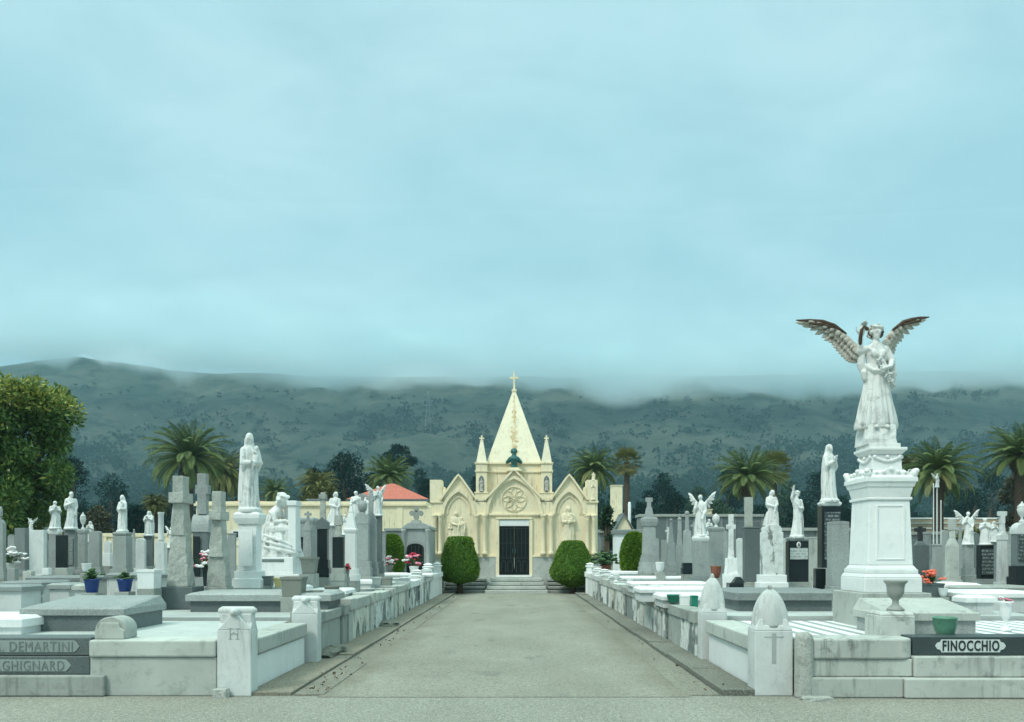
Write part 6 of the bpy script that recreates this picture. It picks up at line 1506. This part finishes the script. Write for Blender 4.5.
Y = 75; root = thing('cream_block', 'small cream flat-roofed block above the grey niche wall', 'building', (X(706, Y), Y, .3)); mb = MB(); mb.box(-S(6, Y), S(6, Y), 0, 3, 0, Z(510, Y)-.3); mb.build('wall', M_stucco2, root, .02); mb = MB(); mb.box(-S(6.6, Y), S(6.6, Y), -.1, 3.1, Z(510, Y)-.297, Z(509, Y)-.3); mb.build('roof_edge', M_stucco, root)
# long grey columbarium wall on the right
def nichewall(x0, x1, yt, Y, label, pitch=13):
    root, w, h, g = building('niche_wall', label, 'wall', x0, x1, yt, Y, 1.6, M_grey)
    mb = MB(); mb.box(-w/2-.1, w/2+.1, -.2, 1.7, h+.003, h+.2); mb.build('coping', M_conc, root, .02)
    n = int((x1-x0)/pitch)
    for i in range(n):
        a = -w/2 + (i+.5)*w/n; mb = MB(); mb.box(a-w/n*.36, a+w/n*.36, -.03, .1, .5, h-.35); mb.build('niche_panel', M_slate, root)
        mb = MB(); mb.box(a+w/n*.43, a+w/n*.57, -.09, .1, 0, h); mb.build('pilaster', M_grey, root)
nichewall(640, 762, 517, 56, 'long grey wall of dark niches behind the right row')
nichewall(764, 905, 531, 50, 'lower grey niche wall behind the black portrait stele', 17)
nichewall(905, 1060, 535, 46, 'grey niche wall at far right behind the praying figure', 19)
nichewall(600, 645, 533, 44, 'short grey wall right of the chapel', 11)
# tan terraced bank at right
def bank():
    Y = 70; root = thing('terraced_bank', 'tan terraced stone bank with white edging, far right', 'stone bank', (X(968, Y), Y, .3)); rnd = random.Random(3)
    for i in range(5):
        z0 = Z(546-i*6, Y)-.3; z1 = Z(540-i*6, Y)-.3; a = X(908+i*9, Y)-X(968, Y); b = X(1060, Y)-X(968, Y); mb = MB(); mb.box(a, b, i*1.5, i*1.5+3, -.2 if i == 0 else z0-1, z1); mb.build('terrace', stone_bank, root, .05)
        mb = MB(); mb.box(a, b, i*1.5-.05, i*1.5+.3, z1+.003, z1+.14); mb.build('edging', M_white if i == 4 else M_concl, root, .02)
stone_bank = stone('tan_bank', (.34, .28, .20), (.16, .13, .09), .6, .3, .2, .95)
bank()
# power pylon on the hill
def pylon():
    yy = np.linspace(470, 1200, 400); tt = (hillz((428-VX)/F*yy, yy)-EYE)/yy; Y = float(yy[np.argmax(tt > (HY-433)/F)]); z0 = Z(433, Y)-1; root = thing('power_pylon', 'faint lattice power pylon on the hillside left of the spire', 'pylon', (X(428, Y), Y, z0)); H = Z(391, Y)-z0+0; mb = MB()
    def leg(a, b, r=.12): mb.tube([a, b], r, 4)
    def hw(z): return 3.6*(1-z/H)**.9+.5
    n = 9
    for sx in (-1, 1):
        for sy in (-1, 1):
            for i in range(n):
                a, b = H*i/n, H*(i+1)/n; leg((sx*hw(a), sy*hw(a), a), (sx*hw(b), sy*hw(b), b), .2)
    for i in range(n):
        a, b = H*i/n, H*(i+1)/n; leg((-hw(a), -hw(a), a), (hw(b), -hw(b), b)); leg((hw(a), -hw(a), a), (-hw(b), -hw(b), b)); leg((-hw(b), -hw(b), b), (hw(b), -hw(b), b))
    for k, L in ((.66, 6), (.78, 7), (.9, 5)): mb.tube([(-L, 0, H*k), (L, 0, H*k)], .3, 4); mb.tube([(-L, 0, H*k), (0, 0, H*k+2.5), (L, 0, H*k)], .2, 4)
    mb.build('lattice', plain('galvanised_steel', (.22, .25, .25), .5, .1), root)
# ------------------------------------------------------------------ ground, lane, kerbs
def sheet(name, xs, ys, zf, mat, smooth=False):
    V = [(x, y, zf(x, y)) for y in ys for x in xs]; n = len(xs)
    Fs = [(j*n+i, j*n+i+1, (j+1)*n+i+1, (j+1)*n+i) for j in range(len(ys)-1) for i in range(n-1)]
    me = bpy.data.meshes.new(name); me.from_pydata(V, [], Fs); me.polygons.foreach_set('use_smooth', [smooth]*len(Fs)); me.update(); return struct(link(name, me, mat))
def gz(x, y):
    if y < 8.95 or (ROADX0-.12 < x < ROADX1+.12 and y < 36.0): return 0.0
    return deckz(y) - .09
xs = [-1500, -400, -120, -60, -30, -15, -8, -5, ROADX0-.14, ROADX0-.11, -1.5, 0, 1.5, ROADX1+.11, ROADX1+.14, 5, 8, 15, 30, 60, 120, 400, 1500]
ys = [-60, -20, 0, 4, 8.93, 8.96, 12, 16, 20, 25, 30, 35.9, 36.1, 41, 50, 70, 100, 160, 300, 480, 700, 1000, 1650]
M_grd = M_ground
sheet('ground', xs, ys, gz, M_grd)
lx0, lx1 = ROADX0+.84, ROADX1-.80
sheet('cross_road', [-60, -20, -8, 8, 20, 60], [-12, 0, 8.62], lambda x, y: .006, M_cross)
sheet('lane', [lx0-.02, -.17, lx1+.02], [8.60, 15, 22, 31.7], lambda x, y: .0105 + (.03 if x > -1 and x < 1 else 0)*min(1, max(0, (y-8.6)/4)), M_lane)
def strip(name, x0, x1, y0, y1, z, mat, seed, pieces=11, h=.05):
    rnd = random.Random(seed); mb = MB(); L = (y1-y0)/pieces
    for i in range(pieces):
        d = rnd.uniform(-.012, .012); a = y0+i*L; mb.box(x0+rnd.uniform(-.012, .012), x1+rnd.uniform(-.012, .012), a+.006, a+L-.006, z-.06, z+h+d)
    struct(mb.build(name, mat, None, .01))
strip('pavement_strip', ROADX0+.0, ROADX0+.50, 8.72, 31.4, 0, M_dirt, 4, 14, .05)
strip('pavement_strip', ROADX1-.42, ROADX1-.0, 8.72, 31.4, 0, M_kerb, 5, 14, .07)
strip('gutter', ROADX0+.51, ROADX0+.86, 8.72, 31.4, 0, M_strip, 6, 9, .016)
strip('gutter', ROADX1-.82, ROADX1-.43, 8.72, 31.4, 0, M_strip, 7, 9, .02)
# leaf litter in the gutter: uncountable
def litter():
    rng = np.random.default_rng(5); n = 90; x = np.where(rng.uniform(0, 1, n) < .8, rng.normal(ROADX0+.72, .09, n), rng.normal(ROADX1-.5, .1, n)); y = 8.8 + 22*rng.uniform(0, 1, n)**2.2
    pts = np.stack([x, y, np.full(n, .055)], 1); me = leafcloud(pts, np.tile([0, 0, .2], (n, 1)), .05, 9, 0, .9, .6); o = link('dry_leaves', me, leafmat('dry_leaf', (.10, .07, .05), (.17, .11, .075), (.22, .17, .12), .9, .1)); tag(o, 'scattered dry brown leaves lying in the gutters', 'leaf litter', kind='stuff')
litter()

# ------------------------------------------------------------------ hills
rng_h = np.random.default_rng(77)
def vnoise(x, y, s, seed):
    r = np.random.default_rng(seed); G = r.uniform(-1, 1, (64, 64)); u = x/s; v = y/s; i = np.floor(u).astype(int); j = np.floor(v).astype(int); a = u-i; b = v-j; a = a*a*(3-2*a); b = b*b*(3-2*b)
    g = lambda p, q: G[p % 64, q % 64]
    return (g(i, j)*(1-a)+g(i+1, j)*a)*(1-b)+(g(i, j+1)*(1-a)+g(i+1, j+1)*a)*b
RID = [(-300, 392), (-150, 380), (0, 367), (40, 361), (78, 357), (120, 363), (170, 371), (215, 374), (262, 373), (300, 376), (350, 377), (420, 377), (500, 377), (580, 377), (700, 376), (850, 374), (1024, 370), (1300, 368)]
RY = 1250.0
def hillz(x, y):
    x = np.asarray(x, float); y = np.asarray(y, float)
    px = x/RY*F + VX; rz = EYE + (HY - np.interp(px, [a for a, b in RID], [b for a, b in RID]))/F*RY
    t = np.clip((y-430)/(RY-430), 0, 1.6)
    prof = np.where(t < 1, (t**1.25)*(.55+.45*t), 1 - (t-1)*.7)
    gully = (1-np.abs(vnoise(x+.35*y, y*.35, 190, 1)))*1.0
    gully2 = (1-np.abs(vnoise(x-.25*y+50, y*.4, 85, 2)))
    m = np.sin(PI*np.clip(t, 0, 1))
    return 1 + rz*prof - 24*m*(gully-.6) - 20*m*(gully2-.5) + 9*vnoise(x, y, 60, 3)*m + 2.5*vnoise(x, y, 17, 4)*np.clip(m*3, 0, 1) + 1.6*vnoise(x, y, 30, 8)*np.clip(t*4, 0, 1)
hx = np.linspace(-1450, 1450, 420); hy = np.concatenate([np.linspace(425, 1260, 190), np.linspace(1275, 1600, 16)])
GX, GY = np.meshgrid(hx, hy); GZ = hillz(GX, GY)
def hillmat():
    m, nt, b = newmat('scrubby_hillside'); p = geopos(nt)
    n1 = noise(nt, p, .011, 8, .68); n2 = noise(nt, p, .035, 7, .7); n3 = noise(nt, p, .16, 6, .8)
    a = mixc(nt, ramp(nt, n1, .38, .62), (.034, .052, .042), (.092, .102, .078))
    a = mixc(nt, mul(nt, ramp(nt, n2, .50, .62), .75), a, (.008, .020, .018))
    a = mixc(nt, mul(nt, ramp(nt, n3, .55, .70), .5), a, (.17, .165, .125))
    rk = mul(nt, ramp(nt, noise(nt, p, .06, 4, .8), .66, .72), ramp(nt, n1, .45, .6))
    a = mixc(nt, mul(nt, rk, .8), a, (.34, .33, .29))
    nt.links.new(a, b.inputs['Base Color']); b.inputs['Roughness'].default_value = 1; b.inputs['Specular IOR Level'].default_value = 0
    bump(nt, b, n3, 1.0, 3.0)
    return m
M_hill = hillmat()
me = bpy.data.meshes.new('hills'); nx = len(hx); ny = len(hy)
me.from_pydata(np.stack([GX, GY, GZ], -1).reshape(-1, 3).tolist(), [], [(j*nx+i, j*nx+i+1, (j+1)*nx+i+1, (j+1)*nx+i) for j in range(ny-1) for i in range(nx-1)])
me.polygons.foreach_set('use_smooth', [True]*len(me.polygons)); me.update(); struct(link('hills', me, M_hill))
# rock outcrops are part of the hillside material; far woods: one mass nobody could count
def woods():
    rng = np.random.default_rng(19); P = []; Nn = []
    def put(x, y, r, h, k):
        z = hillz(np.array([x]), np.array([y]))[0] if y > 430 else .5
        d = rng.normal(0, 1, (k, 3)); d /= np.linalg.norm(d, axis=1)[:, None]; d[:, 2] = np.abs(d[:, 2])*rng.choice([1, 1, 1, -.3], k)
        P.append(np.array([x, y, z+h*.35]) + d*np.array([r, r, h*.65])*rng.uniform(.7, 1.08, k)[:, None]); Nn.append(d)
    for i in range(2100):                            # belt along the foot of the hill
        y = rng.uniform(180, 470)
        px = rng.uniform(-380, 1400)
        if 0 < px < 1024 and y < 250 and rng.uniform() < .6: continue
        put((px-VX)/F*y, y, rng.uniform(3.5, 7.5), rng.uniform(6, 14), 46)
    ys_ = rng.uniform(435, 980, 15000); pxs = rng.uniform(-80, 1110, 15000); xs_ = (pxs-VX)/F*ys_; zs_ = hillz(xs_, ys_); pys = HY-(zs_-EYE)/ys_*F
    dn = vnoise(xs_, ys_, 95, 11)*.9 + vnoise(xs_, ys_, 40, 12)*.5
    top = np.interp(pxs, [0, 60, 130, 220, 300, 380, 470, 560, 640, 720, 820, 900, 1024], [430, 440, 450, 476, 484, 468, 480, 458, 462, 446, 450, 442, 436])
    ok = rng.uniform(0, 1, 15000) < np.clip((pys-top)/26 + dn*.8, 0, 1)*.75
    for x, y in zip(xs_[ok], ys_[ok]): put(x, y, rng.uniform(3, 7.5), rng.uniform(5, 13), 26)
    for i in range(1500):                           # scattered trees and scrub higher up
        y = rng.uniform(600, 1150); px = rng.uniform(-80, 1110); x = (px-VX)/F*y
        if vnoise(x+np.zeros(1), y+np.zeros(1), 110, 13)[0] + .35*vnoise(x+np.zeros(1), y+np.zeros(1), 30, 15)[0] < .50 + rng.uniform(-.12, .12): continue
        put(x, y, rng.uniform(2.5, 7), rng.uniform(3.5, 9), 26)
    ys_ = rng.uniform(520, 1180, 9000); pxs = rng.uniform(-80, 1110, 9000); xs_ = (pxs-VX)/F*ys_; dn = vnoise(xs_, ys_*.6, 60, 31)*.6 + vnoise(xs_, ys_, 22, 32)*.5
    ok = rng.uniform(0, 1, 9000) < np.clip(.12 + dn, 0, 1)
    for x, y in zip(xs_[ok], ys_[ok]): put(x, y, rng.uniform(1.0, 2.6), rng.uniform(1.0, 3.0), 7)
    for (px, py, n, s) in ((398, 428, 26, 26), (360, 440, 8, 12), (480, 440, 8, 14), (755, 430, 9, 20), (560, 430, 8, 12), (440, 478, 14, 24), (610, 455, 12, 22), (900, 410, 10, 20), (965, 400, 8, 18)):
        yy = np.linspace(470, 1200, 240); tt = (hillz((px-VX)/F*yy, yy)-EYE)/yy; k = np.argmax(tt > (HY-py)/F); y0 = yy[k]
        for i in range(n): y = y0+rng.normal(0, s*1.2); put((px-VX)/F*y0+rng.normal(0, s), y, rng.uniform(4, 8), rng.uniform(6, 12), 44)
    P = np.concatenate(P); Nn = np.concatenate(Nn); me = leafcloud(P, Nn, 3.4, 3, .3, .5, .8)
    o = link('hillside_woods', me, leafmat('far_wood_leaf', (.006, .022, .017), (.014, .040, .028), (.026, .060, .038), .9, .0)); tag(o, 'distant dark woods and scrub along the misty hillside', 'woods', kind='stuff')
woods()
pylon()
# ------------------------------------------------------------------ air, fog bank, sky, sun, camera
def volume_mat(name, colr, dens, aniso=0.0):
    m = bpy.data.materials.new(name); m.use_nodes = True; nt = m.node_tree; nt.nodes.clear()
    out = nt.nodes.new('ShaderNodeOutputMaterial'); v = nt.nodes.new('ShaderNodeVolumePrincipled')
    v.inputs['Color'].default_value = (*colr, 1); v.inputs['Density'].default_value = dens; v.inputs['Anisotropy'].default_value = aniso
    nt.links.new(v.outputs[0], out.inputs['Volume']); return m
mb = MB(); mb.box(-3000, 3000, -90, 1900, -2.0, 760); o = mb.build('haze', volume_mat('pale_haze', HAZE_C, HAZE_D)); tag(o, 'thin pale haze filling the valley air', 'haze', kind='stuff')
def fogbank():
    # wedge of hill fog: bottom edge ragged, radial thickness swells and then thins out upward so that it melts into the cloud deck
    FP = [(-500, 380), (0, 374), (80, 371), (150, 378), (220, 384), (300, 387), (420, 389), (480, 392), (540, 395), (620, 397), (720, 401), (800, 401), (900, 397), (1000, 391), (1400, 388)]
    xs = np.linspace(-1500, 1500, 240); n = len(xs); Y0 = 1010.0; px = xs/Y0*F+VX
    e0 = (HY-np.interp(px, [a for a, b in FP], [b for a, b in FP]))/F
    m = 30; V = []
    TKx = np.interp(px, [0, 120, 260, 420, 560, 680], [.75, .75, .8, .9, 1, 1])
    def prof(u): s = min(1, u/.13); return (s*s*(3-2*s))*(1-u)**3.2
    for side in (0, 1):
        ks = range(m+1) if side == 0 else range(m, -1, -1)
        for k in ks:
            u = (k/m)**1.5; wob = (vnoise(xs, np.full(n, 500*u+3), 150, 21)*.006 + vnoise(xs, np.full(n, 500*u), 62, 22)*.018 + vnoise(xs, np.full(n, 400*u), 26, 23)*.013)*(1-u)
            e = e0 + wob*.55 + u*.24
            th = 1.5 + FOG_T*np.minimum(1, TKx+u*1.2)*prof(u)*(1 + .30*vnoise(xs, np.full(n, 300*u+9), 110, 24) + .2*vnoise(xs, np.full(n, 500*u+9), 45, 25))
            yy = Y0 + (th if side else 0) + 45*vnoise(xs, np.full(n, 600*u), 130, 26)*(1-u)
            z = EYE + e*yy
            V += [(xs[i]*yy[i]/Y0, yy[i], z[i]) for i in range(n)]
    k = 2*(m+1); Fs = [(j*n+i, j*n+i+1, ((j+1) % k)*n+i+1, ((j+1) % k)*n+i) for j in range(k) for i in range(n-1)]
    Fs += [tuple(j*n for j in range(k)), tuple(j*n+n-1 for j in range(k-1, -1, -1))]
    me = bpy.data.meshes.new('fog_bank'); me.from_pydata([tuple(map(float, v)) for v in V], [], Fs); bm = bmesh.new(); bm.from_mesh(me); bmesh.ops.recalc_face_normals(bm, faces=bm.faces); bm.to_mesh(me); bm.free(); me.update()
    o = link('fog_bank', me, volume_mat('fog_volume', FOG_C, FOG_D, 0)); tag(o, 'low bank of fog resting on the hilltops', 'fog', kind='stuff')
fogbank()
w = bpy.data.worlds.new('World'); sc.world = w; w.use_nodes = True; nt = w.node_tree; nt.nodes.clear()
out = nt.nodes.new('ShaderNodeOutputWorld'); tc = nt.nodes.new('ShaderNodeTexCoord'); d = tc.outputs['Generated']
sky = nt.nodes.new('ShaderNodeTexSky'); sky.sky_type = 'NISHITA'; sky.sun_disc = False; sky.sun_elevation = SUN_EL; sky.sun_rotation = SUN_AZ
bg1 = nt.nodes.new('ShaderNodeBackground'); bg1.inputs['Strength'].default_value = .10; nt.links.new(sky.outputs[0], bg1.inputs['Color'])
sx = nt.nodes.new('ShaderNodeSeparateXYZ'); nt.links.new(d, sx.inputs[0])
cr = nt.nodes.new('ShaderNodeValToRGB'); nt.links.new(sx.outputs['Z'], cr.inputs[0]); els = cr.color_ramp.elements
for i, (p, c) in enumerate(SKYRAMP):
    e = els[i] if i < 2 else els.new(p)
    e.position = p; e.color = (*c, 1)
# flattened cloud-deck coordinates so cloud patches stretch toward the horizon
mz = nt.nodes.new('ShaderNodeMath'); mz.operation = 'MAXIMUM'; nt.links.new(sx.outputs['Z'], mz.inputs[0]); mz.inputs[1].default_value = .0
az = nt.nodes.new('ShaderNodeMath'); az.operation = 'ADD'; nt.links.new(mz.outputs[0], az.inputs[0]); az.inputs[1].default_value = .22
dv = nt.nodes.new('ShaderNodeVectorMath'); dv.operation = 'DIVIDE'; nt.links.new(d, dv.inputs[0]); cb = nt.nodes.new('ShaderNodeCombineXYZ')
for i in range(3): nt.links.new(az.outputs[0], cb.inputs[i])
nt.links.new(cb.outputs[0], dv.inputs[1])
n1 = noise(nt, dv.outputs[0], 1.5, 5, .5, .25); n2 = noise(nt, mapping(nt, dv.outputs[0], (1, 1.6, 2.2)), 3.4, 6, .55, .4)
c1 = mixc(nt, mul(nt, ramp(nt, n1, .42, .64), .8), cr.outputs[0], SKY_HI, 'MIX')
c2 = mixc(nt, mul(nt, ramp(nt, n2, .44, .70), .5), c1, SKY_LO, 'MIX')
fz = ramp(nt, sx.outputs['Z'], .15, .32); fz2 = ramp(nt, sx.outputs['Z'], .62, .80, 1, 0)
cmix = mixc(nt, mul(nt, fz, fz2), cr.outputs[0], c2)
bg2 = nt.nodes.new('ShaderNodeBackground'); nt.links.new(cmix, bg2.inputs['Color']); bg2.inputs['Strength'].default_value = 1.0
ms = nt.nodes.new('ShaderNodeMixShader'); ms.inputs[0].default_value = .93
nt.links.new(bg1.outputs[0], ms.inputs[1]); nt.links.new(bg2.outputs[0], ms.inputs[2]); nt.links.new(ms.outputs[0], out.inputs[0])
sun = bpy.data.lights.new('sun', 'SUN'); sun.energy = SUN_E; sun.angle = R(12); sun.color = (1, .96, .88)
so = bpy.data.objects.new('sun', sun); col.objects.link(so); so.location = (0, 0, 60)
# sun_rotation 0 points to +Y and turns clockwise seen from above; the lamp shines along its -Z
dirv = Vector((math.sin(SUN_AZ)*math.cos(SUN_EL), math.cos(SUN_AZ)*math.cos(SUN_EL), math.sin(SUN_EL)))
so.rotation_euler = dirv.to_track_quat('Z', 'Y').to_euler()
cam = bpy.data.cameras.new('camera'); co = bpy.data.objects.new('camera', cam); col.objects.link(co); co.location = (0, 0, EYE); co.rotation_euler = (PI/2, 0, 0)
cam.lens = 36*F/1024; cam.sensor_width = 36; cam.sensor_fit = 'HORIZONTAL'
cam.shift_x = -(VX-512)/1024; cam.shift_y = (HY-361)/1024; cam.clip_start = .05; cam.clip_end = 6000
sc.camera = co
sc.render.resolution_x = 1024; sc.render.resolution_y = 722
sc.view_settings.view_transform = 'Standard'; sc.view_settings.look = 'None'; sc.view_settings.gamma = 1; sc.view_settings.exposure = EXPO; sc.view_settings.use_curve_mapping = False
sc.render.engine = 'CYCLES'; cy = sc.cycles
cy.use_denoising = True; cy.max_bounces = 12; cy.diffuse_bounces = 3; cy.glossy_bounces = 2; cy.volume_bounces = 12; cy.transmission_bounces = 2; cy.transparent_max_bounces = 8
cy.use_adaptive_sampling = True; cy.adaptive_threshold = .02; cy.sample_clamp_indirect = 6
